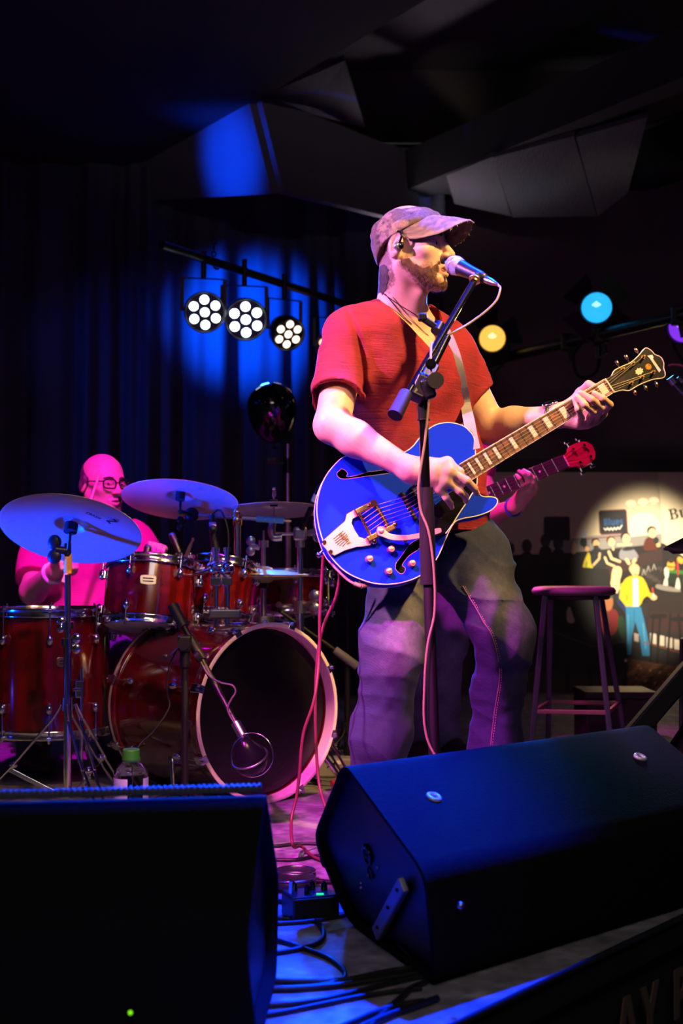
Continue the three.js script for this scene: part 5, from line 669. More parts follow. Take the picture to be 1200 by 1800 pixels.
    put('logo', sh([[1138, 624.5], [1147, 623], [1149, 627], [1148, 630], [1162, 650], [1159, 654], [1143, 630]].map(([x2, y2]) => gl(x2, y2, fb)), 0.0009, fb - 0.0042), M.pearl, hh);
    put('truss_rod_cover', sh(smooth([[1080, 672], [1090, 664], [1098, 663], [1100, 668], [1094, 675], [1083, 681]].map(([a, b]) => gl(a, b, fb)), 40), 0.0012, fb - 0.004), mat(0x2a2620, 0.25), hh); }
  // pickups
  for (const [x, z] of [[xe - 0.030, 0], [0.045, 0]]) { const pk = put('pickup', [box(V(x, 0, T + 0.006), 0.036, 0.082, 0.014, 0.003)], M.blackGloss, t); put('pickup_cover', box(V(x, 0, T + 0.012), 0.030, 0.068, 0.012, 0.003), M.chrome, pk); for (let i = 0; i < 6; i++) put('pole_screw', rod(V(x - 0.008, (i - 2.5) * 0.0102, T + 0.017), V(x - 0.008, (i - 2.5) * 0.0102, T + 0.0192), 0.0026, 0.0026, 10), M.gold, pk); put('pickup_screw', [ball(V(x, 0.0385, T + 0.013), 0.0025, 1, 1, 1, 8), ball(V(x, -0.0385, T + 0.013), 0.0025, 1, 1, 1, 8)], M.gold, pk); }
  // bridge
  const br = put('bridge', [boxAlong(V(0.003, 0.041, T + 0.012), V(-0.003, -0.041, T + 0.012), 0.013, 0.012, V(0, 0, 1), 0.005), rod(V(0.002, 0.036, T), V(0.002, 0.036, T + 0.012), 0.006), rod(V(-0.002, -0.036, T), V(-0.002, -0.036, T + 0.012), 0.006)], M.darkMetal, t);
  for (let i = 0; i < 6; i++) put('saddle', [box(V(lerp(-0.0025, 0.0025, i / 5), (i - 2.5) * 0.0104, T + 0.0185), 0.008, 0.0072, 0.004, 0.001), ball(V(-0.006, (i - 2.5) * 0.0104, T + 0.015), 0.002, 1, 1, 1, 8)], M.chrome, br);
  // vibrato tailpiece: plate, hoop arms, two bars, spring and arm
  const vz = T + 0.006, vg = mat([0.80, 0.56, 0.46], 0.34, 0.75);
  const plate = [[566, 957], [571, 948], [590, 931], [607, 916], [610, 904], [622, 897], [634, 899], [630, 906], [619, 912], [617, 920], [623, 933], [630, 944], [640, 948], [651, 944], [655, 950], [650, 958], [637, 960], [626, 961], [606, 967], [588, 976], [580, 973]].map(([x, y]) => gl(x, y, vz + 0.004));
  const tp = put('tailpiece', sh(plate, 0.004, vz, [], 0.001), vg, t);
  const gp = (px, py, h = 0.012) => g3(px, py, vz + h);
  put('bar_bearing', [boxAlong(gp(624, 901), gp(658, 884), 0.016, 0.012, V(0, 0, 1), 0.003), boxAlong(gp(645, 949), gp(694, 925), 0.016, 0.012, V(0, 0, 1), 0.003), ball(gp(648, 889, 0.016), 0.006), ball(gp(694, 922, 0.014), 0.007), rod(gp(657, 884, 0.004), gp(657, 884, 0.022), 0.009), ball(gp(657, 951, 0.006), 0.009)], M.gold, tp);
  put('string_bar', [rod(gp(631, 902), gp(653, 945), 0.0042), rod(gp(658, 885), gp(681, 924), 0.0062)], M.gold, tp);
  for (let i = 0; i < 6; i++) put('bar_pin', rod(gp(lerp(633, 651, i / 5), lerp(907, 942, i / 5)), gp(lerp(633, 651, i / 5), lerp(907, 942, i / 5), 0.02), 0.0018, 0.0018, 6), M.gold, tp);
  put('vibrato_arm', [shapeGeo([[664, 927], [673, 926], [679, 935], [690, 940], [716, 941], [743, 936], [770, 929], [775, 932], [772, 937], [745, 944], [716, 949], [690, 949], [672, 943], [664, 939]].map(([x, y]) => gl(x, y, vz + 0.026)), 0.003, 0.001).translate(0, 0, vz + 0.024), rod(gp(670, 933, 0.012), gp(670, 933, 0.026), 0.0125, 0.012, 20), ball(gp(670, 933, 0.03), 0.0075, 1, 1, 0.6), rod(gp(711, 951, 0.004), gp(712, 950, 0.02), 0.005)], vg, tp);
  // raised emblem of stepped bars with script lettering
  for (let i = 0; i < 6; i++) { const k = i / 5, a = [lerp(581, 598, k), lerp(951, 963, k)], b = [lerp(605, 618, k) - Math.abs(i - 1.5) * 1.4, lerp(933, 948, k)], a2 = [a[0] + Math.abs(i - 3) * 1.6, a[1] - Math.abs(i - 3) * 1.2]; put('emblem_bar', boxAlong(gp(...a2, 0.006), gp(...b, 0.006), 0.0022, 0.0022, V(0, 0, 1), 0.0008), M.chrome, tp); }
  { const g = new TextGeometry('Bigsby', { font, size: 0.0085, depth: 0.0016, curveSegments: 3, bevelEnabled: false }); g.computeBoundingBox(); g.translate(-g.boundingBox.max.x / 2, -0.004, 0); const a = gp(594, 934), b = gp(619, 957), d = b.clone().sub(a).normalize(), y = V(0, 0, 1).cross(d); g.applyMatrix4(new THREE.Matrix4().makeBasis(d, y, V(0, 0, 1)).setPosition(a.lerp(b, 0.5).setZ(vz + 0.0055))); put('emblem_lettering', g, M.gold, tp); }
  put('tailpiece_screw', [rod(gp(570, 953, 0), gp(570, 953, 0.009), 0.0055), rod(gp(581, 970, 0), gp(581, 970, 0.009), 0.0055)], M.gold, tp);
  { const [x, y] = gl(566, 968, T - 0.03); put('strap_button', [rod(V(x, y, T - 0.03), V(x - 0.012, y - 0.004, T - 0.03), 0.0045), ball(V(x - 0.014, y - 0.005, T - 0.03), 0.0075)], M.chrome, t); const [u, v] = gl(812, 748, T - 0.03); put('strap_button', ball(V(u, v, T - 0.03), 0.007), M.chrome, t); }
  // strings
  for (let i = 0; i < 6; i++) { const y = (2.5 - i), nY = y * 0.0072, bY = y * 0.0104, e = ends[[0, 1, 2, 5, 4, 3][i]], r = lerp(0.00085, 0.0005, i / 5), k = i / 5, tb = gp(lerp(660, 680, k), lerp(888, 921, k), 0.018), m = mat(0xc9b7a0, 0.3, 0.9); put('string', [rod(gp(lerp(633, 651, k), lerp(907, 942, k), 0.014), tb, r, r, 6), rod(tb, V(0, bY, T + 0.0212), r, r, 6), rod(V(0, bY, T + 0.0212), V(SCALE + 0.002, nY, fb + 0.0045), r, r, 6), rod(V(SCALE + 0.002, nY, fb + 0.0045), e.clone().setZ(fb + 0.008), r, r, 6)], m, t); }
  // knobs
  for (const [x, y] of [[650, 982], [688, 965], [684, 1004], [725, 990]]) { const p = g3(x, y, T + 0.016), m = frame(V(p.x, p.y, T), V(0, 0, 1), V(0, 1, 0)); put('knob', [lathe([[0.001, 0.02], [0.0045, 0.02], [0.005, 0.0185], [0.0062, 0.0195], [0.0082, 0.019], [0.0085, 0.0165], [0.0086, 0.006], [0.0105, 0.003], [0.0108, 0.0006], [0.001, 0.0006]], m, 28)], mat([0.72, 0.42, 0.26], 0.3, 0.8), t); }
  put('jack', [rod(g3(632, 1020, T - 0.03), g3(636, 1031, T - 0.03), 0.006)], M.chrome, t);
}
// the strap from the shoulder to the horn, and the cables that hang from the guitar
const strapPts = [at(779, 579, 3.68), at(793, 600, 3.66), at(806, 640, 3.645), at(814, 690, 3.63), at(822, 735, 3.62), at(829, 770, 3.615), at(836, 790, 3.62)];

// ---------------------------------------------------------------- people
const lat = (m, s) => new THREE.MeshPhysicalMaterial({ vertexColors: true, roughness: m, ...s });
const skinMat = lat(0.46, { specularIntensity: 0.6, bumpMap: rep(TX.grain, 14, 14), bumpScale: 0.0002 });
// a head in its own axes: +z is where it looks, +y up, origin between the eyes' level and the ears
function headField(o = {}) {
  const w = o.wide ?? 1, A = V, jaw = o.jaw ?? 0;
  return (X, y, z) => {
    const x = Math.abs(X);
    let d = sdEll(x, y, z, 0, 0.026, -0.014, 0.076 * w, 0.092, 0.097);
    d = smin(d, sdEll(x, y, z, 0, -0.04, 0.03, 0.060 * w, 0.072, 0.060), 0.03);
    d = smin(d, sdCap(x, y, z, A(0.052 * w, -0.05, -0.008), A(0.014, -0.1 - jaw, 0.066), 0.022, 0.02), 0.026);
    d = smin(d, sdEll(x, y, z, 0, -0.107 - jaw, 0.07, 0.022, 0.017, 0.02), 0.02);
    d = smin(d, sdEll(x, y, z, 0.042 * w, -0.022, 0.058, 0.026, 0.022, 0.024), 0.022);
    d = smin(d, sdCap(x, y, z, A(0, 0.020, 0.083), A(0.038, 0.021, 0.068), 0.012, 0.011), 0.016);
    d = smax(d, -sdEll(x, y, z, 0.031, -0.003, 0.099, 0.017, 0.012, 0.017), 0.014);
    d = smin(d, sdEll(x, y, z, 0.031, -0.003, 0.070, 0.0155, 0.0125, 0.0135), 0.006);
    d = smin(d, sdCap(x, y, z, A(0, 0.008, 0.088), A(0, -0.034, 0.112), 0.0075, 0.0115), 0.012);
    d = smin(d, sdEll(x, y, z, 0.0125, -0.038, 0.1, 0.009, 0.0085, 0.011), 0.007);
    d = smax(d, -sdEll(x, y, z, 0.007, -0.0475, 0.104, 0.004, 0.004, 0.006), 0.004);
    const op = o.mouth ?? 0.004;
    d = smin(d, sdCap(x, y, z, A(0, -0.064, 0.096), A(0.021, -0.069, 0.083), 0.0072, 0.0045), 0.008);
    d = smin(d, sdCap(x, y, z, A(0, -0.08 - op, 0.094), A(0.019, -0.074 - op * 0.5, 0.083), 0.008, 0.0045), 0.008);
    d = smax(d, -sdEll(x, y, z, 0, -0.072 - op * 0.4, 0.1, 0.022, 0.0018 + op, 0.02), 0.003);
    d = smax(d, -sdEll(x, y, z, 0, -0.094 - op, 0.098, 0.018, 0.004, 0.006), 0.008);
    // ear
    const ex = x - 0.079 * w, ca = 0.96, sa = 0.25, ey = (y + 0.006) * ca - (z + 0.012) * sa * -1, ez = (z + 0.012) * ca - (y + 0.006) * sa;
    let e = sdEll(ex, ey, ez, 0.004, 0, 0, 0.011, 0.034, 0.0215); e = smax(e, -sdEll(ex, ey, ez, 0.016, 0.004, 0.002, 0.011, 0.024, 0.0135), 0.004); e = smin(e, sdEll(ex, ey, ez, 0.004, -0.004, 0.014, 0.007, 0.008, 0.006), 0.004); e = smin(e, sdCap(ex, ey, ez, A(0.006, 0.014, 0.004), A(0.005, -0.012, -0.006), 0.0035, 0.004), 0.004);
    d = smin(d, e, 0.008);
    return d;
  };
}
function headMatrix(p, yaw, pitch, roll = 0) { return new THREE.Matrix4().makeRotationFromEuler(new THREE.Euler(-R(pitch), R(yaw), R(roll), 'YXZ')).setPosition(p); }
const skinTone = (base, x, y, z) => { const n = 1 + 0.09 * noise(x * 45, y * 45, z * 45) + 0.05 * noise(x * 160, y * 160, z * 160); return [base[0] * n, base[1] * (n - 0.02 * noise(x * 12, y * 12, z * 12)), base[2] * n]; };
function handField(w, mcp, fing, thumb, s = 1) {
  const L = []; const k = 0.012 * s;
  for (let i = 0; i < 4; i++) L.push([w, mcp[i], 0.0185 * s, 0.0108 * s, 0.022 * s]); for (let i = 0; i < 3; i++) L.push([mcp[i], mcp[i + 1], 0.0105 * s, 0.0105 * s, 0.012 * s], [w.clone().lerp(mcp[i], 0.6), w.clone().lerp(mcp[i + 1], 0.6), 0.0125 * s, 0.0125 * s, 0.014 * s]);
  L.push([thumb[0], thumb[1], 0.0165 * s, 0.0125 * s, 0.02 * s], [thumb[0], w, 0.016 * s, 0.02 * s, 0.02 * s]);
  const palm = bones(L, k), F = fing.map((f, i) => { const r = [1, 1.04, 0.98, 0.86][i] * s; return bones([[mcp[i], f[0], 0.0098 * r, 0.0092 * r, 0.005], [f[0], f[1], 0.0091 * r, 0.0081 * r, 0.004], [f[1], f[2], 0.008 * r, 0.0066 * r, 0.004]], 0.005); }), T = bones([[thumb[1], thumb[2], 0.0115 * s, 0.0102 * s, 0.005], [thumb[2], thumb[3], 0.0102 * s, 0.0078 * s, 0.005]], 0.005);
  return (x, y, z) => { let d = palm(x, y, z), q = 9; for (const f of F) q = smin(q, f(x, y, z), 0.002); q = smin(q, T(x, y, z), 0.003); return smin(d, q, 0.007 * s); };
}
function nail(tip, dip, out, parent, s = 1) { const d = tip.clone().sub(dip).normalize(); W('fingernail', ball(V(0, 0, 0), 0.0056 * s, 0.8, 1.15, 0.22, 10).applyMatrix4(frame(tip.clone().addScaledVector(out, 0.0058 * s).addScaledVector(d, 0.001), d, out)), mat(0xe6b9a4, 0.3), parent); }

// ---- the singer
{
  const P = thing('person', 'singer in a worn brown cap, red T-shirt and faded jeans playing a blue guitar', 'person', V(0.2, 0, -3.78));
  const shR = at(613, 594, 3.74), shL = at(790, 618, 3.91), elR = at(583, 748, 3.56), wrR = at(722, 826, 3.492), elL = at(862, 752, 3.92), wrL = at(980, 731, 3.785), neckB = at(710, 556, 3.815);
  const cR = at(668, 640, 3.78), cL = at(748, 650, 3.86), wR = at(714, 810, 3.80), wL = at(764, 812, 3.86), pR = at(740, 925, 3.80), pL = at(786, 925, 3.86);
  const TOR = (k) => [[cR, cL, 0.116 + k, 0.112 + k], [cR, wR, 0.112 + k, 0.1 + k], [cL, wL, 0.108 + k, 0.1 + k], [wR, wL, 0.1 + k, 0.1 + k], [wR, pR, 0.1 + k, 0.106 + k], [wL, pL, 0.098 + k, 0.1 + k], [pR, pL, 0.106 + k, 0.1 + k], [neckB.clone().add(V(-0.035, -0.014, 0.01)), shR, 0.060 + k, 0.062 + k], [neckB.clone().add(V(0.035, -0.035, -0.01)), shL, 0.058 + k, 0.054 + k]];
  const HM = headMatrix(at(724, 437, 3.75), 63, 3, 0), HI = HM.clone().invert(), hp = (x, y, z) => V(x, y, z).applyMatrix4(HM);
  const neckTop = hp(0, -0.06, -0.03);
  const torso = bones(TOR(-0.013), 0.07), arms = bones([[shR, elR, 0.056, 0.045], [elR, elR.clone().lerp(wrR, 0.3), 0.044, 0.0455], [elR.clone().lerp(wrR, 0.3), wrR, 0.0455, 0.0275], [shL, elL, 0.056, 0.046], [elL, elL.clone().lerp(wrL, 0.35), 0.045, 0.046], [elL.clone().lerp(wrL, 0.35), wrL, 0.046, 0.0275]], 0.02), neck = bones([[neckTop, neckB, 0.056, 0.062], [hp(0, -0.06, -0.045), neckB.clone().add(V(-0.015, -0.02, -0.03)), 0.045, 0.06], [hp(-0.055, -0.03, -0.02), neckB.clone().add(V(0.03, 0.0, 0.05)), 0.012, 0.014], [hp(0.0, -0.125, 0.02), neckB.clone().add(V(0.03, 0.0, 0.04)), 0.016, 0.02]], 0.03);
  const SK = [0.66, 0.40, 0.29];
  const hf = headField({ mouth: 0.006 });
  const hx = (x, y, z) => { const e = HI.elements; return [e[0] * x + e[4] * y + e[8] * z + e[12], e[1] * x + e[5] * y + e[9] * z + e[13], e[2] * x + e[6] * y + e[10] * z + e[14]]; };
  const headAll = (x, y, z) => smin(hf(...hx(x, y, z)), neck(x, y, z), 0.02);
  const edge = (z) => 0.027 + z * 0.42 - 0.5 * Math.max(0, -z - 0.045);
  const napeMask = (x, y, z) => Math.max(y - edge(z) - 0.01, -y - 0.085 - 0.9 * Math.max(0, -z - 0.03), Math.min(z + 0.034 - Math.max(0, y) * 1.2, Math.max(Math.abs(z - 0.022) - 0.012, -y - 0.022, -(y - 0.05))));
  const beardMask = (X, y, z) => { const x = Math.abs(X), line = -0.040 - 0.020 * sstep(0.012, 0.05, z) + 0.016 * sstep(0.07, 0.085, z) + 0.006 * noise(X * 60, y * 60, z * 60); let m = y - line; m = Math.max(m, -(z + 0.004 + (y < -0.06 ? (y + 0.06) * 0.7 : 0)), -0.128 - y - (z < 0.03 ? (0.03 - z) * 0.5 : 0)); const cheek = sdEll(x, y, z, 0.046, -0.040, 0.085, 0.026, 0.022, 0.04), lips = sdEll(x, y, z, 0, -0.075, 0.1, 0.024, 0.0135, 0.03), under = sdEll(x, y, z, 0.022, -0.093, 0.1, 0.010, 0.010, 0.02); return Math.max(m, -cheek, -lips, -under); };
  const headCol = (x, y, z) => { const [a, b, c] = hx(x, y, z), s = skinTone(SK, x, y, z); const lip = (c > 0.078 && Math.abs(a) < 0.024) ? 1 - sstep(0.006, 0.012, Math.abs(b + 0.074 + (b < -0.07 ? 0.004 : -0.006))) : 0; const q = [lerp(s[0], 0.52, lip * 0.7), lerp(s[1], 0.2, lip * 0.7), lerp(s[2], 0.18, lip * 0.7)]; const grit = 0.012 * noise(a * 90, b * 90, c * 90) + 0.009 * noise(a * 420, b * 420, c * 420), st = clamp(sstep(0.008, -0.006, beardMask(a, b, c) + grit) * 0.75 * (1 - lip)), hr = sstep(0.008, -0.006, napeMask(a, b, c) + grit) * 0.8; for (let i = 0; i < 3; i++) q[i] = lerp(lerp(q[i], [0.17, 0.075, 0.036][i], st), [0.05, 0.03, 0.022][i], hr); return q; };
  // hands
  const hR = { w: wrR, mcp: [at(786, 812, 3.47), at(790, 828, 3.462), at(785, 845, 3.468), at(773, 859, 3.482)], f: [[at(808, 829, 3.466), at(815, 843, 3.492), at(812, 853, 3.518)], [at(820, 845, 3.458), at(833, 858, 3.482), at(838, 867, 3.51)], [at(808, 863, 3.466), at(818, 873, 3.492), at(818, 881, 3.518)], [at(784, 875, 3.482), at(791, 885, 3.505), at(794, 892, 3.52)]], t: [at(748, 820, 3.50), at(778, 826, 3.525), at(800, 838, 3.535), at(812, 850, 3.535)] };
  const hL = { w: wrL, mcp: [at(1058, 727, 3.755), at(1046, 737, 3.75), at(1031, 743, 3.75), at(1016, 744, 3.755)], f: [[at(1071, 711, 3.70), at(1059, 700, 3.665), at(1044, 691, 3.67)], [at(1056, 716, 3.685), at(1040, 702, 3.648), at(1020, 690, 3.662)], [at(1042, 723, 3.68), at(1027, 711, 3.645), at(1014, 697, 3.66)], [at(1022, 735, 3.69), at(1015, 719, 3.655), at(1009, 702, 3.665)]], t: [at(1002, 716, 3.785), at(1020, 690, 3.775), at(1034, 676, 3.745), at(1050, 682, 3.712)] };
  const fR = handField(hR.w, hR.mcp, hR.f, hR.t, 1.1), fL = handField(hL.w, hL.mcp, hL.f, hL.t, 1.08);
  const handR = (x, y, z) => smin(fR(x, y, z), arms(x, y, z), 0.018), handL = (x, y, z) => smin(fL(x, y, z), arms(x, y, z), 0.018);
  const body = (x, y, z) => { let d = smin(smin(torso(x, y, z), neck(x, y, z), 0.04), arms(x, y, z), 0.04); if (Math.hypot(x - wrR.x, y - wrR.y, z - wrR.z) < 0.2) d = smin(d, fR(x, y, z) + 0.001, 0.018); if (Math.hypot(x - wrL.x, y - wrL.y, z - wrL.z) < 0.2) d = smin(d, fL(x, y, z) + 0.001, 0.018); return d; };
  const armCol = (x, y, z) => skinTone(SK, x, y, z);
  const bounds = (f, m) => boxOf([f.w, ...f.mcp, ...f.f.flat(), ...f.t], m);
  const geos = [meshField(headAll, ...boxOf([hp(-0.1, -0.17, -0.13), hp(0.1, 0.14, 0.13), hp(-0.1, 0.14, 0.13), hp(0.1, -0.17, -0.13), hp(0, 0, 0.15)], 0.01), 0.0028, headCol),
    meshField(body, ...boxOf([shR, shL, elR, elL, wrR, wrL, neckB, cR, wR, wL], 0.1), 0.006, armCol), meshField(handR, ...bounds(hR, 0.022), 0.0021, armCol), meshField(handL, ...bounds(hL, 0.022), 0.0021, armCol)];
  W('body', mergeSkin(geos), skinMat, P);
  for (const f of [hR, hL]) f.f.forEach((q, i) => nail(q[2], q[1], EYE.clone().sub(q[2]).normalize().lerp(V(0.2, 0.5, 0), 0.35).normalize(), P, i === 3 ? 0.85 : 1));
  // eyes under the brim
  for (const s of [-1, 1]) { W('eye', ball(hp(s * 0.031, -0.004, 0.0745), 0.0112), mat(0xd8d2cc, 0.2), P); W('iris', ball(hp(s * 0.031, -0.005, 0.0822), 0.0048), mat(0x1c140f, 0.2), P); W('eyebrow', tube([hp(s * 0.014, 0.018, 0.094), hp(s * 0.028, 0.024, 0.09), hp(s * 0.046, 0.02, 0.074)], 0.0035, 10, 6), mat(0x3a2216, 0.9), P); }
  W('teeth', box(V(0, 0, 0), 0.026, 0.006, 0.006, 0.002).applyMatrix4(HM.clone().multiply(new THREE.Matrix4().makeTranslation(0, -0.0705, 0.083))), mat(0xe6e0d4, 0.3), P);
  // beard, moustache and the cropped hair at the nape: thin rough layers over the head
  const layer = (mask, th) => (x, y, z) => { const q = hx(x, y, z), n = th * (0.75 + 0.7 * noise(q[0] * 240, q[1] * 150, q[2] * 240) + 0.5 * noise(q[0] * 60, q[1] * 60, q[2] * 60)); return Math.max(Math.min(hf(...q), neck(x, y, z)) - n, mask(...q)); };
  const bc = (b) => (x, y, z) => { const n = 0.75 + 0.5 * noise(x * 220, y * 120, z * 220); return [b[0] * n, b[1] * n, b[2] * n]; };
  const hairMat = lat(0.75, {}), bb = boxOf([hp(-0.09, -0.14, -0.06), hp(0.09, 0, 0.12), hp(-0.09, -0.14, 0.12), hp(0.09, -0.02, -0.06)], 0.012);
  const beardF = layer((a, b, c) => beardMask(a, b, c) + 0.006 + 0.006 * noise(a * 130, b * 90, c * 130), 0.0013), beard = W('beard', meshField(beardF, ...bb, 0.0024, bc([0.13, 0.055, 0.026])), hairMat, P);
  const nape = layer((a, b, c) => napeMask(a, b, c) + 0.011 + 0.010 * noise(a * 80, b * 80, c * 80), 0.0012); W('hair', meshField(nape, ...boxOf([hp(-0.1, -0.16, -0.13), hp(0.1, 0.05, 0.06), hp(-0.1, 0.05, 0.06), hp(0.1, -0.16, -0.13)], 0.012), 0.0026, bc([0.045, 0.026, 0.018])), hairMat, P);
  { // loose short hairs that give the beard its fringe
    const bp = beard.geometry.attributes.position, bn = beard.geometry.attributes.normal, N = 6000, I = new THREE.InstancedMesh(new THREE.ConeGeometry(0.00042, 0.0075, 3).translate(0, 0.0037, 0), mat([0.15, 0.062, 0.028], 0.6), N), m = new THREE.Matrix4(); const down = V(0, -1, 0);
    for (let i = 0; i < N; i++) { const k = Math.floor(rnd() * bp.count), p = V(bp.getX(k), bp.getY(k), bp.getZ(k)), n = V(bn.getX(k), bn.getY(k), bn.getZ(k)).multiplyScalar(0.55).add(down.clone().multiplyScalar(0.75)).add(V(rr(-0.3, 0.3), rr(-0.2, 0.2), rr(-0.3, 0.3))).normalize(); m.copy(frame(p.addScaledVector(n, -0.001), n)).scale(V(1, rr(0.6, 1.3), 1)); I.setMatrixAt(i, m); }
    I.name = 'beard_hairs'; I.userData.kind = 'stuff'; I.castShadow = true; beard.add(I); }
  // cap with crown, band and frayed visor
  const capF = (q) => { const [x, y, z] = q; let d = sdEll(x, y, z, 0, 0.024, -0.010, 0.085, 0.108, 0.105); d = smax(d, y - 0.112 - z * 0.05 + z * z * 0.9, 0.035); const e = edge(z); d -= 0.0022 * (1 - sstep(0.001, 0.004, Math.abs(y - e - 0.034) - 0.001)) * -0.6; d -= 0.003 * sstep(e + 0.034, e + 0.03, y); d += 0.0035 * noise(x * 28, y * 40, z * 28) + 0.0016 * noise(x * 90, y * 90, z * 90); const seam = Math.min(Math.abs(Math.abs(x) - 0.03 + z * 0.06), Math.abs(x + 0.9 * (z + 0.03)) + 0.002); d += 0.0014 * (1 - sstep(0.0008, 0.003, seam)); return Math.max(d, e - y); };
  const capCol = (x, y, z) => { const q = hx(x, y, z), n = fbm(q[0] * 22, q[1] * 22, q[2] * 22, 4), fr = Math.abs(q[1] - edge(q[2]) - 0.034) < 0.005 || Math.abs(q[1] - edge(q[2])) < 0.004; const w = sstep(0.02, 0.24, n + (fr ? 0.18 * noise(q[0] * 90, q[1] * 200, q[2] * 90) : 0)), st = noise(q[0] * 60 + 4, q[1] * 110, q[2] * 60) > 0.42 ? 0.55 : 1, k = 0.9 + 0.3 * noise(q[0] * 300, q[1] * 300, q[2] * 300); return [lerp(0.135, 0.31, w) * k * st, lerp(0.095, 0.225, w) * k * st, lerp(0.065, 0.155, w) * k * st]; };
  const capMat = lat(0.9, { bumpMap: rep(TX.weave, 40, 40), bumpScale: 0.0008 });
  const cap = W('cap', meshField((x, y, z) => capF(hx(x, y, z)), ...boxOf([hp(-0.1, -0.06, -0.13), hp(0.1, 0.14, 0.12), hp(-0.1, 0.14, 0.12), hp(0.1, -0.06, -0.13), hp(-0.1, 0.14, -0.13), hp(0.1, 0.14, -0.13)], 0.012), 0.003, capCol), capMat, P);
  { const na = 44, nt = 12, Pp = [], I = [], C = [], top = (a, t) => { const s = Math.sin(a), c = Math.cos(a), bz = -0.013 + 0.103 * c, by = edge(bz) + 0.010, ln = 0.086 * Math.pow(Math.max(0, Math.cos(a * 1.17)), 0.7); return V(0.0835 * s * (1 + 0.05 * t * ln / 0.086), by - 0.040 * s * s * t * Math.min(1, ln / 0.06) - 0.020 * t - 0.006 * t * t + 0.0012 * noise(a * 9, t * 6, 2), bz + ln * t + (t > 0.95 ? 0.0015 * noise(a * 40, 3, 1) : 0)); };
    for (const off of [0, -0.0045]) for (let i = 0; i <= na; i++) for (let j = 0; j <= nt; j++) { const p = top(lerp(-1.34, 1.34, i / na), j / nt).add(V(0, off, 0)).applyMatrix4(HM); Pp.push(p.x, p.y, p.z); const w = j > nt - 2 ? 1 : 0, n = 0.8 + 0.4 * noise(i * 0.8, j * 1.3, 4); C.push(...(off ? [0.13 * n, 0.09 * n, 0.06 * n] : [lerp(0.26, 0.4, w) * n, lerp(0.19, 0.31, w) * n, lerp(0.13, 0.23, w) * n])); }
    const w = nt + 1, o = (na + 1) * w; for (let i = 0; i < na; i++) for (let j = 0; j < nt; j++) { const a = i * w + j; I.push(a, a + 1, a + w, a + 1, a + w + 1, a + w, a + o, a + w + o, a + 1 + o, a + 1 + o, a + w + o, a + w + 1 + o); if (j === nt - 1) I.push(a + 1, a + 1 + o, a + w + 1, a + w + 1, a + 1 + o, a + w + 1 + o); }
    for (const i of [0, na]) for (let j = 0; j < nt; j++) { const a = i * w + j; I.push(a, a + o, a + 1, a + 1, a + o, a + 1 + o); }
    const g = new THREE.BufferGeometry(); g.setAttribute('position', new THREE.Float32BufferAttribute(Pp, 3)); g.setAttribute('color', new THREE.Float32BufferAttribute(C, 3)); g.setAttribute('uv', new THREE.Float32BufferAttribute(Pp.filter((_, i) => i % 3 < 2), 2)); g.setIndex(I); g.computeVertexNormals(); W('visor', g, capMat, cap);
    const th = []; for (let i = 0; i < 26; i++) { const a = rr(-0.9, 0.95), p = top(a, 1).applyMatrix4(HM), d = V(rr(-0.5, 0.9), rr(-0.8, 0.6), rr(-0.4, 0.6)).multiplyScalar(0.004); th.push(tube([p, p.clone().add(d), p.clone().addScaledVector(d, 1.6).add(V(0, -0.003, 0))], 0.0006, 5, 4)); } W('frayed_threads', th, mat(0xb39a78, 0.9), cap); }
  // T-shirt
  const slR = shR.clone().lerp(elR, 0.72), slL = shL.clone().lerp(elL, 0.62), dR = elR.clone().sub(shR).normalize().add(V(0.05, 0.18, 0)).normalize(), dL = elL.clone().sub(shL).normalize().add(V(0.1, 0.15, 0)).normalize();
  const sT = bones(TOR(0.004), 0.085), sR = bones([[shR, slR.clone().addScaledVector(dR, 0.05), 0.067, 0.073]], 0.02), sL = bones([[shL, slL.clone().addScaledVector(dL, 0.05), 0.062, 0.062]], 0.02), iR = bones([[slR.clone().addScaledVector(dR, -0.02), slR.clone().addScaledVector(dR, 0.1), 0.064, 0.07]], 0.02), iL = bones([[slL.clone().addScaledVector(dL, -0.02), slL.clone().addScaledVector(dL, 0.1), 0.057, 0.062]], 0.02);
  const nl = [[664, 506], [672, 524], [692, 546], [720, 574], [741, 594], [757, 611], [768, 598], [775, 580], [779, 560], [776, 530]].map(([x, y]) => at(x, y, 3.70));
  const polyD = (x, y) => { let d = 9, s = 1; for (let i = 0, j = nl.length - 1; i < nl.length; j = i++) { const a = nl[i], b = nl[j], ex = b.x - a.x, ey = b.y - a.y, wx = x - a.x, wy = y - a.y, t = clamp((wx * ex + wy * ey) / (ex * ex + ey * ey)); d = Math.min(d, (wx - ex * t) ** 2 + (wy - ey * t) ** 2); const c1 = y >= a.y, c2 = y < b.y, c3 = ex * wy > ey * wx; if ((c1 && c2 && c3) || (!c1 && !c2 && !c3)) s = -s; } return s * Math.sqrt(d); };
  const hemY = at(780, 934, 3.8).y, nh = bones([[neckB.clone().add(V(0, -0.01, 0)), neckB.clone().add(V(0, 0.15, 0)), 0.070, 0.075]], 0.02);
  const fold = (x, y, z) => { // long soft folds: from the right armpit across the belly, under the left breast, and round the sleeves
    const u = (x * 0.83 + y * 0.55), v = (y * 0.83 - x * 0.55), w = noise(x * 5, y * 5, z * 5);
    const a = sstep(at(0, 640, 3.8).y, at(0, 760, 3.8).y, y); const drape = Math.sin(v * 62 + 5 * w) * (0.35 + 0.65 * noise(u * 6 + 3, v * 9, z * 6));
    return 0.008 * a * drape + 0.009 * noise(x * 8 + y * 4, y * 13 - x * 3, z * 8) + 0.0035 * noise(x * 22, y * 30, z * 22); };
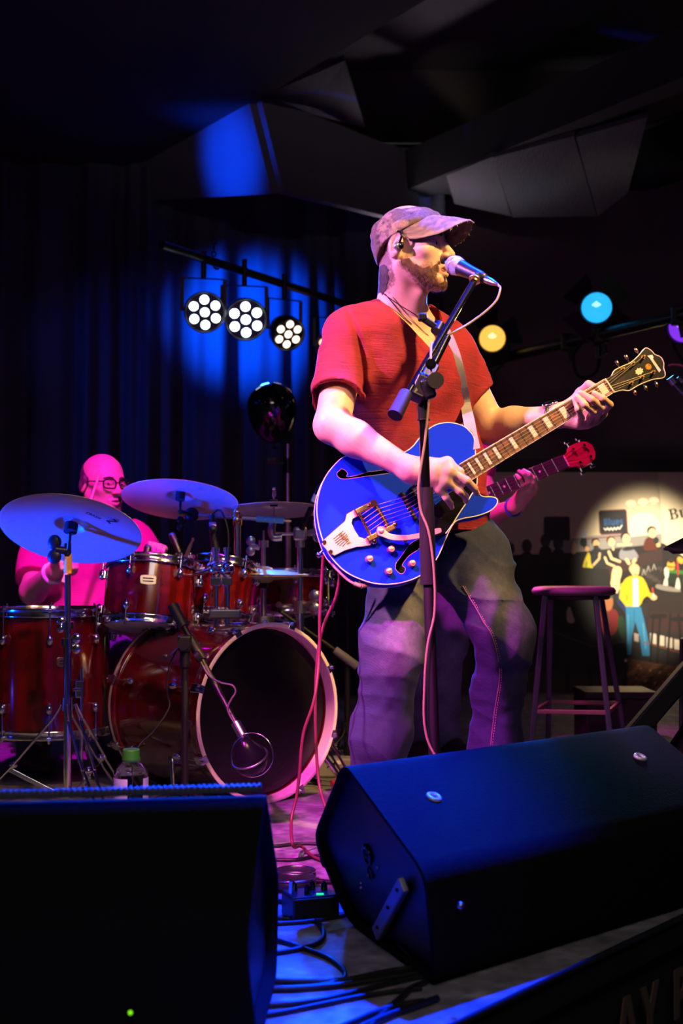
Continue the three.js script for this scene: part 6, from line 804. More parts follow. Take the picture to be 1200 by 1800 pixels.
  const armhole = [[612, 546], [623, 578], [631, 607], [638, 650], [640, 692]].map(([x, y]) => at(x, y, 3.68)), crease = (x, y) => { let d = 9; for (let i = 0; i < 4; i++) { const a = armhole[i], b = armhole[i + 1], ex = b.x - a.x, ey = b.y - a.y, t = clamp(((x - a.x) * ex + (y - a.y) * ey) / (ex * ex + ey * ey)); d = Math.min(d, Math.hypot(x - a.x - ex * t, y - a.y - ey * t)); } return d; };
  const shirt = (x, y, z) => {
    let r = Math.max(sR(x, y, z), (x - slR.x) * dR.x + (y - slR.y) * dR.y + (z - slR.z) * dR.z), l = Math.max(sL(x, y, z), (x - slL.x) * dL.x + (y - slL.y) * dL.y + (z - slL.z) * dL.z);
    const cr = -iR(x, y, z), cl = -iL(x, y, z); r = Math.max(r, cr); l = Math.max(l, cl);
    let d = smin(smin(sT(x, y, z), r, 0.035), l, 0.035); const pd = polyD(x, y), band = z > neckB.z - 0.03 ? (1 - sstep(0.012, 0.016, Math.abs(pd - 0.006))) : 0;
    d += fold(x, y, z) - 0.002 * band; if (z > neckB.z - 0.02) { const c = crease(x, y), k = sstep(at(0, 540, 3.7).y, at(0, 660, 3.7).y, y); d += (0.004 + 0.010 * k) * Math.exp(-((c / 0.007) ** 2)) - 0.004 * k * Math.exp(-(((c - 0.018) / 0.012) ** 2)); } d = Math.max(d, cr * 1, cl * 1); d = Math.max(d, hemY - y + 0.004 * noise(x * 14, 1, z * 14));
    if (z > neckB.z - 0.02) d = smax(d, -pd, 0.003); return Math.max(d, -nh(x, y, z));
  };
  W('t_shirt', meshField(shirt, ...boxOf([at(545, 560, 3.6), at(885, 700, 3.9), at(700, 515, 3.8), at(780, 945, 3.8), cR, cL], 0.03).map((b, i) => (i ? b.add(V(0, 0, 0.08)) : b.add(V(0, 0, -0.09)))), 0.0046, null, (x, y, z) => [x * 2.2 - z * 1.5, y * 2.2 + x * 0.12]), mat([0.30, 0.013, 0.032], 0.9, 0, { map: TX.slub, sheen: 0.2, sheenRoughness: 0.5, sheenColor: new THREE.Color(0.6, 0.15, 0.15), bumpMap: rep(TX.slub, 1, 1), bumpScale: 0.002 }), P);
  // jeans
  const hR2 = at(712, 985, 3.77), kR = at(690, 1140, 3.69), mR = at(668, 1290, 3.73), aR = at(652, 1440, 3.80), hL2 = at(826, 985, 3.84), kL = at(886, 1115, 3.73), mL = at(874, 1215, 3.79), aL = at(866, 1440, 3.86), cro = at(770, 1030, 3.82);
  const jb = bones([[at(735, 925, 3.80), at(790, 922, 3.855), 0.108, 0.1], [at(735, 935, 3.8), hR2, 0.106, 0.100], [at(790, 935, 3.855), hL2, 0.1, 0.104], [hR2, kR, 0.100, 0.076], [kR, mR, 0.075, 0.074], [mR, aR, 0.074, 0.078], [hL2, kL, 0.104, 0.077], [kL, mL, 0.077, 0.071], [mL, aL, 0.070, 0.078]], 0.05);
  const jFold = (x, y, z) => { const kn = Math.exp(-(((y - kR.y) / 0.14) ** 2)), hi = Math.exp(-(((y - hR2.y + 0.03) / 0.11) ** 2)), lo = sstep(0.42, 0.1, y); const w = noise(x * 6, y * 6, z * 6); const rid = (v) => 1 - 2 * Math.pow(Math.abs(Math.sin(v)), 0.6), diag = rid(y * 42 + x * 22 + 3 * w) * (0.45 + 0.55 * noise(x * 7, y * 9, z * 7)) + 0.6 * rid(y * 33 - x * 30 + 3.5 * w) * noise(x * 9 + 4, y * 6, z * 9); return -0.0085 * (hi + 0.8 * kn + 0.9 * lo + 0.15) * diag + 0.009 * noise(x * 6, y * 8, z * 6) + 0.003 * noise(x * 16, y * 22, z * 16); };
  const topY = at(0, 912, 3.8).y; const jeans = (x, y, z) => Math.max(jb(x, y, z) + jFold(x, y, z), y - topY, 0.045 - y);
  const jCol = (x, y, z, nx, ny, nz) => { // indigo with the thighs and knees worn pale, whiskers at the hips
    const onR = x < 0.24, h = onR ? hR2 : hL2, k = onR ? kR : kL, t = clamp((h.y - y) / (h.y - k.y), -0.4, 1.6), cx = lerp(h.x, k.x, t), across = Math.exp(-(((x - cx - 0.015) / 0.06) ** 2)), along = sstep(-0.15, 0.25, t) * (1 - sstep(0.95, 1.5, t)), n = 0.9 + 0.18 * noise(x * 30, y * 30, z * 30) + 0.06 * noise(x * 150, y * 80, z * 150), w = clamp(across * along * (0.75 + 0.4 * noise(x * 11, y * 11, z * 11)) + 0.12 * sstep(0.4, 0.8, Math.sin(y * 95 + x * 40)) * along); return [lerp(0.022, 0.17, w) * n, lerp(0.032, 0.175, w) * n, lerp(0.085, 0.23, w) * n]; };
  const jn = W('jeans', meshField(jeans, ...boxOf([at(600, 1440, 3.8), at(950, 1440, 3.8), at(800, 915, 3.8)], 0.03).map((b, i) => (i ? b.add(V(0, 0, 0.2)) : b.add(V(0, 0, -0.22)).setY(0.03))), 0.0058, jCol, (x, y, z) => [x * 5 - z * 4, y * 5]), lat(0.92, { map: TX.denim, bumpMap: TX.denim, bumpScale: 0.0005 }), P);
  const onJ = (px, py, up = 0.001) => { const p = hit(jeans, px, py, 3.3, 4.3); return p ? p.addScaledVector(EYE.clone().sub(p).normalize(), up) : at(px, py, 3.8); };
  const seamPts = [[813, 1030], [826, 1052], [838, 1072], [850, 1094], [862, 1112], [869, 1132], [875, 1155], [878, 1180], [877, 1200], [873, 1225], [869, 1250], [866, 1275], [863, 1300], [861, 1330]].map(([x, y]) => onJ(x, y)); W('seam', tube(seamPts, 0.0015, 90, 6), mat(0x8d6a78, 0.8), jn);
  { const st = [], c = new THREE.CatmullRomCurve3(seamPts); for (let i = 0; i < 70; i++) { const p = c.getPointAt((i + 0.2) / 70), q = c.getPointAt((i + 0.75) / 70); st.push(rod(p.clone().add(V(0.005, 0, 0.0015)), q.clone().add(V(0.005, 0, 0.0015)), 0.0008, 0.0008, 5)); } const s = W('stitches', st, mat(0xc98a9a, 0.8), jn); s.userData.kind = 'stuff'; }
  // boots
  for (const a of [aR, aL]) { const f = V(0.55, 0, 0.83), h = a.clone().setY(0.05).addScaledVector(f, -0.03), to = a.clone().setY(0.042).addScaledVector(f, 0.17), bf = bones([[a.clone().setY(0.16), h, 0.05, 0.046], [h, to, 0.044, 0.038]], 0.04); W('boot', meshField((x, y, z) => Math.max(bf(x, y, z), 0.004 - y), ...boxOf([a.clone().setY(0), h, to, a.clone().setY(0.16)], 0.07), 0.007), mat(0x2a1a12, 0.6), P); W('boot_sole', boxAlong(h.clone().setY(0.006).addScaledVector(f, -0.045), to.clone().setY(0.006).addScaledVector(f, 0.035), 0.085, 0.014, UPY, 0.006), M.rubber, P); }
  // earphone, wristwatch, necklace
  const ear = hp(-0.094, -0.008, -0.004); const ep = W('earphone', [ball(hp(-0.0915, -0.012, -0.004), 0.0105, 0.8, 1.15, 0.9, 16)], mat(0xb7bccb, 0.15, 0.8), P); W('earphone_wire', [tube([hp(-0.091, -0.004, 0.003), hp(-0.094, 0.012, 0.012), hp(-0.088, 0.026, 0.006), hp(-0.08, 0.03, -0.014)], 0.0035, 20, 8), ball(hp(-0.091, -0.012, 0.009), 0.0065, 1, 1.5, 1)], M.blackGloss, ep);
  const skinPt = (px, py) => { const f = (x, y, z) => Math.min(headAll(x, y, z), body(x, y, z), shirt(x, y, z)); const p = hit(f, px, py, 3.4, 4.2); return p ? p.addScaledVector(EYE.clone().sub(p).normalize(), 0.002) : at(px, py, 3.75); };
  W('neck_cord', [tube([[674, 517], [683, 523], [700, 535], [720, 547], [740, 559], [752, 565]].map((q) => skinPt(...q)), 0.0012, 40, 6), tube([[676, 516], [690, 533], [708, 555], [724, 570]].map((q) => skinPt(...q)), 0.0012, 40, 6), tube([[690, 522], [704, 540], [722, 560], [742, 580], [753, 590]].map((q) => skinPt(...q)), 0.0008, 40, 6)], M.black, P);
  const wa = elL.clone().lerp(wrL, 0.93), wd = wrL.clone().sub(elL).normalize(), wt = W('wristwatch', torus(0.0335, 0.0065, frame(wa, wd), 40, 10), M.blackSatin, P); const wf = V(-0.25, 1, 0.35).addScaledVector(wd, -wd.dot(V(-0.25, 1, 0.35))).normalize(); W('watch_case', [lathe([[0.001, 0.008], [0.017, 0.008], [0.02, 0.004], [0.02, -0.004], [0.001, -0.004]], frame(wa.clone().addScaledVector(wf, 0.035), wf), 28), rod(wa.clone().addScaledVector(wf, 0.037).addScaledVector(wd, 0.02), wa.clone().addScaledVector(wf, 0.037).addScaledVector(wd, 0.025), 0.004)], M.chrome, wt);
  // strap: a band that follows the shirt from the shoulder down to the guitar's horn
  { const c = new THREE.CatmullRomCurve3([[777, 572], [785, 586], [797, 614], [806, 645], [813, 680], [818, 710]].map(([x, y]) => { const p = hit(shirt, x, y, 3.3, 4.1) ?? at(x, y, 3.72); return p.addScaledVector(EYE.clone().sub(p).normalize(), 0.004); }).concat([at(824, 740, 3.665), at(829, 768, 3.645), at(834, 790, 3.635)])), n = 60, Pq = [], I = [], w = 0.0125; for (let i = 0; i <= n; i++) { const p = c.getPointAt(i / n), d = c.getTangentAt(i / n), toE = EYE.clone().sub(p).normalize(), s = d.clone().cross(toE).normalize(), nn = s.clone().cross(d).normalize(); for (const [a, b] of [[-1, 1], [1, 1], [1, -1], [-1, -1]]) { const q = p.clone().addScaledVector(s, a * w * (1 + 0.25 * i / n)).addScaledVector(nn, b * 0.0012); Pq.push(q.x, q.y, q.z); } } for (let i = 0; i < n; i++) for (let j = 0; j < 4; j++) { const a = i * 4 + j, b = i * 4 + (j + 1) % 4; I.push(a, a + 4, b, b, a + 4, b + 4); } let g = new THREE.BufferGeometry(); g.setAttribute('position', new THREE.Float32BufferAttribute(Pq, 3)); g.setIndex(I); g = g.toNonIndexed(); g.computeVertexNormals(); solo('guitar_strap', 'narrow pale guitar strap running down the singer’s red shirt to the guitar', 'strap', g, mat(0x9b9aa2, 0.45, 0, { side: THREE.DoubleSide })); }
}
// guitar cables
solo('guitar_cable', 'tan cable curving along the guitar’s lower edge from the strap button to a plug', 'cable', [tube([at(574, 972, 3.60), at(582, 990, 3.57), at(596, 1005, 3.55), at(612, 1020, 3.54), at(622, 1026, 3.535)], 0.0035, 40, 8), rod(at(622, 1026, 3.535), at(634, 1030, 3.535), 0.006), rod(at(634, 1030, 3.535), at(646, 1029, 3.545), 0.007, 0.005)], M.cableTan);
solo('guitar_cable', 'pink-lit cable hanging from the guitar’s left end down over the bass drum', 'cable', tube([at(568, 976, 3.62), at(566, 1010, 3.63), at(562, 1080, 3.63), at(561, 1150, 3.63), at(552, 1230, 3.6), at(533, 1290, 3.6), at(526, 1360, 3.6), at(521, 1400, 3.6), at(512, 1440, 3.58), at(514, 1470, 3.52).setY(0.05), fl(530, 1496).setY(0.012), fl(552, 1512).setY(0.008), fl(590, 1524).setY(0.008)], 0.0042, 140, 8), M.cablePink);
solo('guitar_cable', 'second pink cable with a bright plug hanging from the guitar past the drum hoop', 'cable', [tube([at(600, 988, 3.60), at(598, 1005, 3.62), at(590, 1050, 3.64), at(572, 1090, 3.66), at(562, 1125, 3.66), at(556, 1180, 3.66), at(554, 1260, 3.66), at(557, 1340, 3.66), at(562, 1385, 3.64), at(572, 1420, 3.6), at(585, 1448, 3.55).setY(0.05), fl(600, 1480).setY(0.008), fl(640, 1490).setY(0.008)], 0.0042, 140, 8), rod(at(600, 984, 3.60), at(597, 1012, 3.62), 0.006)], M.cablePink);

// ---- the drummer
{
  const B = (px, py, d) => at(px, py, d), P = thing('person', 'bald bearded drummer with glasses and a pink-red shirt behind the kit', 'person', V(B(150, 1100, 5.6).x, 0, B(150, 1100, 5.6).z));
  const HM = headMatrix(B(182, 850, 5.5), 42, -2, 0), HI = HM.clone().invert(), hp = (x, y, z) => V(x, y, z).applyMatrix4(HM), hf = headField({ wide: 1.06, jaw: 0.004, mouth: 0.002 });
  const hx = (x, y, z) => { const e = HI.elements; return [e[0] * x + e[4] * y + e[8] * z + e[12], e[1] * x + e[5] * y + e[9] * z + e[13], e[2] * x + e[6] * y + e[10] * z + e[14]]; };
  const neckB = B(162, 922, 5.56), shR = B(78, 968, 5.46), shL = B(232, 958, 5.7), elR = B(58, 1040, 5.28), wrR = B(98, 1003, 5.05), elL = B(280, 1040, 5.62), wrL = B(272, 985, 5.25), chR = B(120, 1000, 5.52), chL = B(195, 1000, 5.64), be = B(150, 1085, 5.55), beL = B(185, 1085, 5.6), pe = B(150, 1150, 5.65);
  const TR = (k) => [[chR, chL, 0.125 + k, 0.12 + k], [chR, be, 0.12 + k, 0.135 + k], [chL, beL, 0.115 + k, 0.13 + k], [be, beL, 0.135 + k, 0.13 + k], [be, pe, 0.135 + k, 0.14 + k], [neckB, shR, 0.06 + k, 0.07 + k], [neckB, shL, 0.06 + k, 0.07 + k]];
  const torso = bones(TR(-0.012), 0.07), arms = bones([[shR, elR, 0.06, 0.05], [elR, wrR, 0.05, 0.031], [shL, elL, 0.06, 0.05], [elL, wrL, 0.05, 0.031]], 0.02), neck = bones([[hp(0, -0.07, -0.03), neckB, 0.064, 0.07], [hp(0, -0.11, 0.03), neckB.clone().add(V(0.02, 0.02, 0.04)), 0.03, 0.04]], 0.04);
  const body = (x, y, z) => smin(smin(torso(x, y, z), neck(x, y, z), 0.04), arms(x, y, z), 0.04), headAll = (x, y, z) => smin(hf(...hx(x, y, z)), neck(x, y, z), 0.025);
  const SK = [0.62, 0.37, 0.28], col = (x, y, z) => skinTone(SK, x, y, z);
  const hd = (w, f, up, s) => { const side = f.clone().cross(up).normalize(), q = (a, b, c) => w.clone().addScaledVector(f, a).addScaledVector(up, b).addScaledVector(side, c * s); const mcp = [0, 1, 2, 3].map((i) => q(0.082 - i * 0.005, 0.012, -0.027 + i * 0.019)), fg = [0, 1, 2, 3].map((i) => [q(0.112 - i * 0.006, 0.0, -0.026 + i * 0.018), q(0.108 - i * 0.006, -0.025, -0.024 + i * 0.016), q(0.085 - i * 0.005, -0.032, -0.022 + i * 0.015)]); return { w, mcp, f: fg, t: [q(0.025, -0.005, -0.022), q(0.05, -0.022, -0.04), q(0.075, -0.026, -0.036), q(0.1, -0.024, -0.028)] }; };
  const R1 = hd(wrR, V(0.45, 0.25, 0.55).normalize(), V(-0.2, 0.9, -0.3).normalize(), 1), L1 = hd(wrL, V(0.15, 0.45, 0.7).normalize(), V(0, 0.85, -0.5).normalize(), -1);
  const geos = [meshField(headAll, ...boxOf([hp(-0.1, -0.16, -0.13), hp(0.1, 0.14, 0.13), hp(-0.1, 0.14, 0.13), hp(0.1, -0.16, -0.13), hp(0, 0, 0.15)], 0.01), 0.0034, col), meshField(body, ...boxOf([shR, shL, elR, elL, wrR, wrL, neckB, pe], 0.12), 0.009, col)];
  for (const h of [R1, L1]) { const f = handField(h.w, h.mcp, h.f, h.t), g = (x, y, z) => smin(f(x, y, z), arms(x, y, z), 0.018); geos.push(meshField(g, ...boxOf([h.w, ...h.mcp, ...h.f.flat(), ...h.t], 0.022), 0.003, col)); }
  W('body', mergeSkin(geos), skinMat, P);
  const bc = (b) => (x, y, z) => { const n = 0.7 + 0.5 * noise(x * 200, y * 120, z * 200); return [b[0] * n, b[1] * n, b[2] * n]; }, lay = (mask, th) => (x, y, z) => { const q = hx(x, y, z); return Math.max(Math.min(hf(...q), neck(x, y, z)) - th * (0.6 + 0.4 * noise(q[0] * 200, q[1] * 150, q[2] * 200)), mask(...q)); };
  W('beard', meshField(lay((X, y, z) => { const x = Math.abs(X); let m = Math.max(y + 0.052 + (x > 0.03 ? (x - 0.03) * 0.8 : 0), 0.052 - z, x - 0.036); m = Math.max(m, -sdEll(x, y, z, 0, -0.074, 0.1, 0.021, 0.011, 0.03)); return m; }, 0.004), ...boxOf([hp(-0.08, -0.14, 0), hp(0.08, -0.02, 0.13), hp(0.08, -0.14, 0.13), hp(-0.08, -0.02, 0)], 0.012), 0.0032, bc([0.10, 0.07, 0.055])), lat(0.8, {}), P);
  W('hair', meshField(lay((x, y, z) => Math.max(y - 0.075 + Math.max(0, z + 0.05) * 0.9, -y - 0.08, z - 0.012, z + 0.03 - (y + 0.06) * 0.7), 0.0022), ...boxOf([hp(-0.1, -0.1, -0.13), hp(0.1, 0.1, 0.05), hp(-0.1, 0.1, 0.05), hp(0.1, -0.1, -0.13)], 0.012), 0.0034, bc([0.10, 0.075, 0.06])), lat(0.85, {}), P);
  for (const s of [-1, 1]) { W('eye', ball(hp(s * 0.031, -0.004, 0.0728), 0.0112), mat(0xd8d2cc, 0.2), P); W('iris', ball(hp(s * 0.031, -0.004, 0.0825), 0.0047), mat(0x1c140f, 0.2), P); W('eyebrow', tube([hp(s * 0.014, 0.018, 0.095), hp(s * 0.028, 0.023, 0.091), hp(s * 0.048, 0.018, 0.074)], 0.0035, 10, 6), mat(0x3a2a20, 0.9), P); }
  // glasses
  const fr = []; for (const s of [-1, 1]) { const c = (a) => { const k = Math.cos(a), q = Math.sin(a), u = Math.sign(k) * Math.pow(Math.abs(k), 0.6) * 0.0255, v = Math.sign(q) * Math.pow(Math.abs(q), 0.6) * 0.0175; return hp(s * 0.0335 + u, -0.004 + v, 0.103 - 0.35 * Math.max(0, Math.abs(s * 0.0335 + u) - 0.03)); }; const pts = []; for (let i = 0; i < 28; i++) pts.push(c(i / 28 * Math.PI * 2)); fr.push(tube(pts, 0.0032, 60, 6, true)); fr.push(tube([hp(s * 0.059, 0.006, 0.093), hp(s * 0.079, 0.005, 0.07), hp(s * 0.084, 0.004, 0.01), hp(s * 0.082, -0.006, -0.02)], 0.0025, 20, 6)); } fr.push(tube([hp(-0.008, 0.0, 0.104), hp(0, 0.003, 0.107), hp(0.008, 0.0, 0.104)], 0.002, 8, 6)); const gla = W('glasses', fr, M.blackGloss, P);
  for (const s of [-1, 1]) W('glasses_lens', ball(V(0, 0, 0), 0.024, 1, 0.68, 0.05, 18).applyMatrix4(HM.clone().multiply(new THREE.Matrix4().makeTranslation(s * 0.0335, -0.004, 0.1015))), mat(0xffffff, 0.02, 0, { transmission: 1, thickness: 0, ior: 1.5 }), gla);
  const sl = (a, b, t) => a.clone().lerp(b, t), sR = sl(shR, elR, 0.75), sL = sl(shL, elL, 0.75), dR = elR.clone().sub(shR).normalize(), dL = elL.clone().sub(shL).normalize(), sT = bones([...TR(0.004), [shR, sR.clone().addScaledVector(dR, 0.0), 0.085, 0.082], [shL, sL, 0.085, 0.08]], 0.08), nh = bones([[neckB.clone().add(V(0, 0.01, 0.01)), neckB.clone().add(V(0, 0.15, 0.02)), 0.075, 0.08]], 0.02);
  const shirt = (x, y, z) => { let d = sT(x, y, z) + 0.008 * noise(x * 9 + y * 5, y * 12, z * 9) + 0.006 * Math.sin((y * 0.7 - x * 0.7) * 50 + 4 * noise(x * 5, y * 5, z * 5)) * noise(x * 7, y * 7, z * 7 + 3) + 0.003 * noise(x * 30, y * 34, z * 30); for (const [p, q] of [[sR, dR], [sL, dL]]) { const t = (x - p.x) * q.x + (y - p.y) * q.y + (z - p.z) * q.z; if (Math.hypot(x - p.x, y - p.y, z - p.z) < 0.13) d = Math.max(d, t); } return Math.max(d, -nh(x, y, z)); };
  W('t_shirt', meshField(shirt, ...boxOf([shR, shL, elR, elL, pe, be, neckB], 0.16), 0.0075, null, (x, y, z) => [x * 2 - z, y * 2]), mat([0.55, 0.03, 0.20], 0.9, 0, { bumpMap: TX.slub, bumpScale: 0.002 }), P);
  const hipR = B(115, 1165, 5.55), hipL = B(190, 1165, 5.65), kR = B(60, 1190, 5.15), aR = B(58, 1370, 5.08), kL = B(203, 1158, 5.12), mL = B(207, 1230, 5.2), aL = B(196, 1335, 5.3), jb = bones([[hipR, hipL, 0.14, 0.14], [hipR, kR, 0.105, 0.08], [kR, aR, 0.078, 0.06], [hipL, kL, 0.105, 0.082], [kL, mL, 0.08, 0.066], [mL, aL, 0.066, 0.055]], 0.05);
  W('jeans', meshField((x, y, z) => Math.max(jb(x, y, z) + 0.008 * noise(x * 9, y * 14, z * 9) + 0.003 * noise(x * 30, y * 30, z * 30), 0.05 - y), ...boxOf([hipR, hipL, kR, aR, kL, aL], 0.15), 0.009, (x, y, z) => { const n = 0.8 + 0.4 * noise(x * 20, y * 20, z * 20); return [0.10 * n, 0.13 * n, 0.22 * n]; }, (x, y, z) => [x * 5 - z * 4, y * 5]), lat(0.92, { map: TX.denim }), P);
  for (const a of [aR, aL]) { const f = V(0.5, 0, 0.86), h = a.clone().setY(0.045), to = h.clone().addScaledVector(f, 0.17), bf = bones([[a.clone().setY(0.1), h, 0.045, 0.044], [h, to, 0.042, 0.034]], 0.04); W('shoe', meshField((x, y, z) => Math.max(bf(x, y, z), 0.004 - y), ...boxOf([a.clone().setY(0), h, to, a.clone().setY(0.1)], 0.07), 0.009), mat(0x1b1b20, 0.6), P); }
  W('wristband', torus(0.036, 0.009, frame(wrR.clone().lerp(elR, 0.12), wrR.clone().sub(elR)), 30, 8), mat(0xd8c8d8, 0.6), P);
  // sticks
  const stick = (label, a, b) => { const d = b.clone().sub(a).normalize(); solo('drumstick', label, 'drumstick', [rod(a, a.clone().lerp(b, 0.72), 0.0072), rod(a.clone().lerp(b, 0.72), b, 0.0072, 0.0042), ball(b.clone().addScaledVector(d, 0.004), 0.0056, 1, 1.3, 1, 10)], mat(0xd8b98c, 0.45)); };
  const gR = R1.f[1][1].clone().lerp(R1.mcp[1], 0.5); stick('pale drumstick raised in front of the drummer’s face', gR.clone().lerp(B(174, 836, 5.12), -0.2), B(174, 836, 5.12));
  const gL = L1.f[1][1].clone().lerp(L1.mcp[1], 0.5); stick('pale drumstick standing up behind the middle rack tom', B(318, 1000, 5.15), B(338, 950, 5.1)); 
}
// ---- the bass player, mostly hidden behind the singer
{
  const B = at, P = thing('person', 'bass player hidden behind the singer, only a pink-lit arm, hand and jeans showing', 'person', V(B(780, 1200, 5.3).x, 0, -5.3));
  const HM = headMatrix(B(742, 618, 5.45), 30, -8, 0), HI = HM.clone().invert(), hp = (x, y, z) => V(x, y, z).applyMatrix4(HM), hf = headField();
  const hx = (x, y, z) => { const e = HI.elements; return [e[0] * x + e[4] * y + e[8] * z + e[12], e[1] * x + e[5] * y + e[9] * z + e[13], e[2] * x + e[6] * y + e[10] * z + e[14]]; };
  const neckB = B(738, 682, 5.5), shR = B(668, 722, 5.42), shL = B(808, 728, 5.56), elR = B(655, 840, 5.35), wrR = B(715, 930, 5.05), elL = B(866, 905, 5.36), wrL = B(906, 890, 5.18), pR = B(715, 960, 5.5), pL = B(785, 960, 5.55), cR = B(705, 780, 5.47), cL = B(770, 785, 5.54);
  const TR = (k) => [[cR, cL, 0.11 + k, 0.11 + k], [cR, pR, 0.108 + k, 0.105 + k], [cL, pL, 0.108 + k, 0.105 + k], [neckB, shR, 0.055 + k, 0.065 + k], [neckB, shL, 0.055 + k, 0.065 + k]];
  const arms = bones([[shR, elR, 0.052, 0.043], [elR, wrR, 0.044, 0.028], [shL, elL, 0.05, 0.04], [elL, wrL, 0.036, 0.028]], 0.02), torso = bones(TR(-0.01), 0.07), neck = bones([[hp(0, -0.07, -0.03), neckB, 0.056, 0.062]], 0.03);
  const body = (x, y, z) => smin(smin(torso(x, y, z), neck(x, y, z), 0.04), arms(x, y, z), 0.04), col = (x, y, z) => skinTone([0.64, 0.38, 0.28], x, y, z);
  const hL = { w: wrL, mcp: [B(936, 866, 5.115), B(930, 862, 5.10), B(922, 862, 5.10), B(915, 866, 5.11)], f: [[B(942, 855, 5.07), B(938, 840, 5.05), B(929, 831, 5.06)], [B(937, 848, 5.055), B(930, 834, 5.042), B(920, 827, 5.058)], [B(928, 847, 5.055), B(921, 833, 5.042), B(912, 828, 5.058)], [B(919, 853, 5.06), B(913, 841, 5.048), B(907, 835, 5.06)]], t: [B(912, 876, 5.17), B(918, 852, 5.16), B(926, 836, 5.14), B(932, 826, 5.12)] };
  const fL = handField(hL.w, hL.mcp, hL.f, hL.t), gL = (x, y, z) => smin(fL(x, y, z), arms(x, y, z), 0.02);
  const hR = { w: wrR, mcp: [0, 1, 2, 3].map((i) => wrR.clone().add(V(0.07, -0.03 - i * 0.016, 0.02))), f: [0, 1, 2, 3].map((i) => [V(0.1, -0.035 - i * 0.016, 0.01), V(0.11, -0.05 - i * 0.016, -0.015), V(0.1, -0.06 - i * 0.016, -0.03)].map((o) => wrR.clone().add(o))), t: [V(0.02, 0.005, 0.01), V(0.05, 0.012, 0), V(0.08, 0.0, -0.01), V(0.1, -0.01, -0.02)].map((o) => wrR.clone().add(o)) }, fR = handField(hR.w, hR.mcp, hR.f, hR.t), gR = (x, y, z) => smin(fR(x, y, z), arms(x, y, z), 0.02);
  W('body', mergeSkin([meshField((x, y, z) => smin(hf(...hx(x, y, z)), neck(x, y, z), 0.02), ...boxOf([hp(-0.1, -0.16, -0.13), hp(0.1, 0.14, 0.13), hp(-0.1, 0.14, 0.13), hp(0.1, -0.16, -0.13), hp(0, 0, 0.15)], 0.01), 0.005, col), meshField(body, ...boxOf([shR, shL, elR, elL, wrR, wrL, neckB, pR], 0.11), 0.009, col), meshField(gL, ...boxOf([hL.w, ...hL.mcp, ...hL.f.flat(), ...hL.t], 0.02), 0.0027, col), meshField(gR, ...boxOf([hR.w, ...hR.mcp, ...hR.f.flat(), ...hR.t], 0.02), 0.004, col)]), skinMat, P);
  W('hair', meshField((x, y, z) => { const q = hx(x, y, z); return Math.max(hf(...q) - 0.006, -q[1] - 0.03 + Math.max(0, q[2]) * 1.3); }, ...boxOf([hp(-0.1, -0.06, -0.13), hp(0.1, 0.14, 0.13), hp(-0.1, 0.14, 0.13), hp(0.1, -0.06, -0.13)], 0.02), 0.006), mat(0x2a1a12, 0.8), P);
  const sL = shL.clone().lerp(elL, 0.55), sT = bones([...TR(0.004), [shR, shR.clone().lerp(elR, 0.5), 0.08, 0.075], [shL, sL, 0.078, 0.072]], 0.07); W('t_shirt', meshField((x, y, z) => Math.max(sT(x, y, z) + 0.007 * noise(x * 9, y * 13, z * 9), -bones([[neckB, neckB.clone().add(V(0, 0.15, 0)), 0.07, 0.07]], 0.01)(x, y, z)), ...boxOf([shR, shL, sL, pR, pL, neckB], 0.13), 0.009), mat([0.45, 0.03, 0.2], 0.9), P);
  const hR2 = B(728, 1010, 5.45), hL2 = B(782, 1010, 5.5), kR = B(736, 1160, 5.35), kL = B(790, 1130, 5.38), aR = B(728, 1330, 5.35), aL = B(790, 1330, 5.4), mL = B(784, 1235, 5.4), jb = bones([[pR, pL, 0.105, 0.1], [hR2, kR, 0.092, 0.064], [kR, aR, 0.062, 0.055], [hL2, kL, 0.092, 0.062], [kL, mL, 0.062, 0.05], [mL, aL, 0.05, 0.055]], 0.05);
  W('jeans', meshField((x, y, z) => Math.max(jb(x, y, z) + 0.007 * noise(x * 9, y * 16, z * 9) + 0.004 * noise(x * 26, y * 30, z * 26), 0.05 - y), ...boxOf([pR, pL, hR2, aR, kL, aL], 0.12), 0.008, (x, y, z) => { const n = 0.8 + 0.4 * noise(x * 16, y * 16, z * 16); return [0.17 * n, 0.22 * n, 0.34 * n]; }, (x, y, z) => [x * 5 - z * 4, y * 5]), lat(0.9, { map: TX.denim }), P);
  for (const a of [aR, aL]) { const f = V(0.4, 0, 0.9).normalize(), h = a.clone().setY(0.045), to = h.clone().addScaledVector(f, 0.17), bf = bones([[a.clone().setY(0.1), h, 0.045, 0.044], [h, to, 0.042, 0.034]], 0.04); W('shoe', meshField((x, y, z) => Math.max(bf(x, y, z), 0.004 - y), ...boxOf([a.clone().setY(0), h, to, a.clone().setY(0.1)], 0.07), 0.009), mat(0x2a2326, 0.6), P); }
  W('bracelet', torus(0.034, 0.004, frame(wrL.clone().lerp(elL, 0.1), wrL.clone().sub(elL)), 24, 6), mat(0x2a60c0, 0.4), P);
  // the bass
  const n0 = B(846, 872, 5.02), n1 = B(994, 810, 5.14), X = n1.clone().sub(n0).normalize(), Z = EYE.clone().sub(n0).normalize().add(V(0.1, 0.25, 0)); Z.addScaledVector(X, -Z.dot(X)).normalize(); const Y = Z.clone().cross(X), m = new THREE.Matrix4().makeBasis(X, Y, Z).setPosition(n0), L = n0.distanceTo(n1), t = thing('bass_guitar', 'bass guitar with a violet-lit neck pointing out from behind the blue guitar', 'guitar', n0.clone()); t.quaternion.setFromRotationMatrix(m);
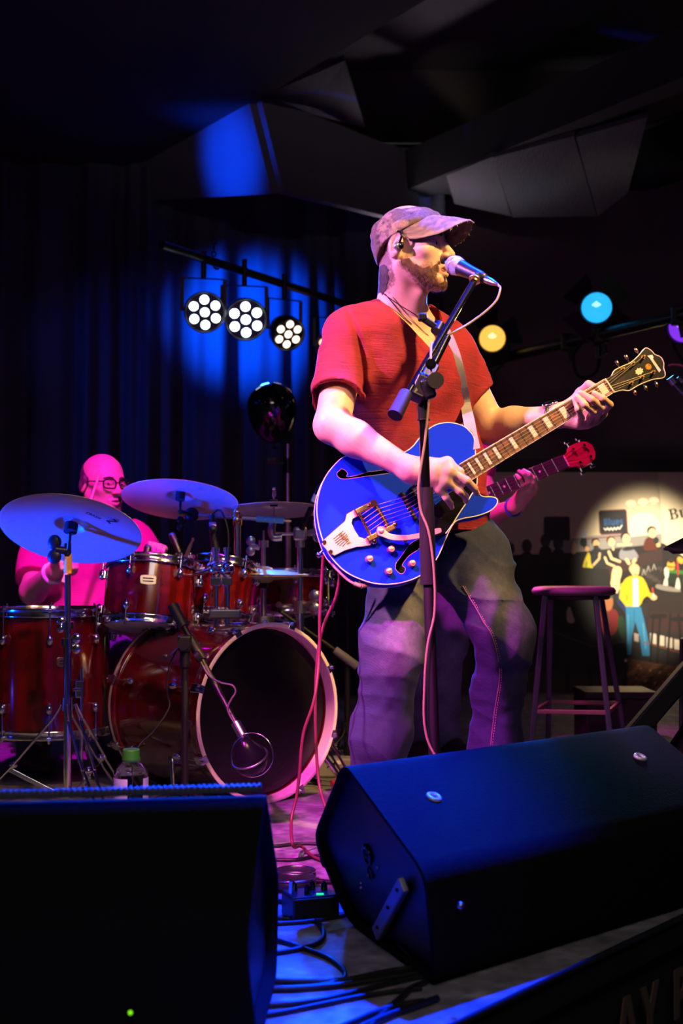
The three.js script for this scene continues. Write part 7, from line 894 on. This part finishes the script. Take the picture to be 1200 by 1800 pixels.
  put('body', shapeGeo([[-0.02, 0.03], [0.05, 0.12], [0.06, 0.16], [0.02, 0.16], [-0.06, 0.12], [-0.16, 0.13], [-0.24, 0.17], [-0.34, 0.15], [-0.38, 0.04], [-0.36, -0.1], [-0.28, -0.165], [-0.18, -0.14], [-0.1, -0.11], [-0.03, -0.13], [0.0, -0.12], [-0.02, -0.06], [-0.04, -0.03]], 0.04, 0.004).translate(0, 0, -0.055), mat(0x5a0f1e, 0.25, 0, { clearcoat: 1 }), t);
  put('neck', boxAlong(V(-0.06, 0, -0.018), V(L, 0, -0.014), 0.052, 0.022, V(0, 0, 1), 0.008), mat(0x8a6844, 0.4), t); const fbm = put('fretboard', boxAlong(V(-0.08, 0, -0.004), V(L, 0, -0.004), 0.054, 0.006, V(0, 0, 1), 0.001), mat(0x3a2a2c, 0.5), t); const sc = L + 0.5; for (let k = 1; k <= 20; k++) { const x = L - sc + sc * Math.pow(2, -k / 12); if (x > -0.08) put('fret', rod(V(x, -0.0265, 0), V(x, 0.0265, 0), 0.0014, 0.0014, 6), M.chrome, fbm); } for (const k of [3, 5, 7, 9]) { const x = L - sc + sc * (Math.pow(2, -k / 12) + Math.pow(2, -(k - 1) / 12)) / 2; put('inlay', rod(V(x, 0, -0.001), V(x, 0, 0.0004), 0.004), M.pearl, fbm); }
  put('nut', box(V(L + 0.002, 0, 0.0), 0.004, 0.044, 0.006, 0.001), M.cream, t); const hs = put('headstock', shapeGeo([[L, 0.021], [L + 0.03, 0.03], [L + 0.045, 0.045], [L + 0.1, 0.045], [L + 0.13, 0.02], [L + 0.125, -0.02], [L + 0.1, -0.04], [L + 0.05, -0.045], [L + 0.03, -0.03], [L, -0.021]], 0.014, 0.001).translate(0, 0, -0.02), mat(0xb0223a, 0.3, 0, { clearcoat: 0.8 }), t);
  for (const [x, y] of [[L + 0.045, 0.028], [L + 0.095, 0.026], [L + 0.045, -0.028], [L + 0.095, -0.024]]) { put('tuner', [rod(V(x, y, -0.004), V(x, y, 0.012), 0.0055), rod(V(x, y, -0.012), V(x, y * 2.2, -0.012), 0.003), box(V(x, y * 2.35, -0.012), 0.022, 0.012, 0.008, 0.003)], M.chrome, hs); }
  [0, 1, 2, 3].forEach((i) => put('string', [rod(V(-0.3, (1.5 - i) * 0.018, 0.008), V(L, (1.5 - i) * 0.011, 0.004), 0.0008, 0.0008, 6), rod(V(L, (1.5 - i) * 0.011, 0.004), V(L + [0.045, 0.095, 0.095, 0.045][i], [0.028, 0.026, -0.024, -0.028][i], 0.006), 0.001, 0.001, 6)], M.chrome, t));
  put('bridge', box(V(-0.31, 0, -0.004), 0.05, 0.08, 0.016, 0.003), M.chrome, t); put('pickup', box(V(-0.2, 0, -0.006), 0.04, 0.09, 0.012, 0.003), M.black, t);
}

renderer.render(scene, camera);
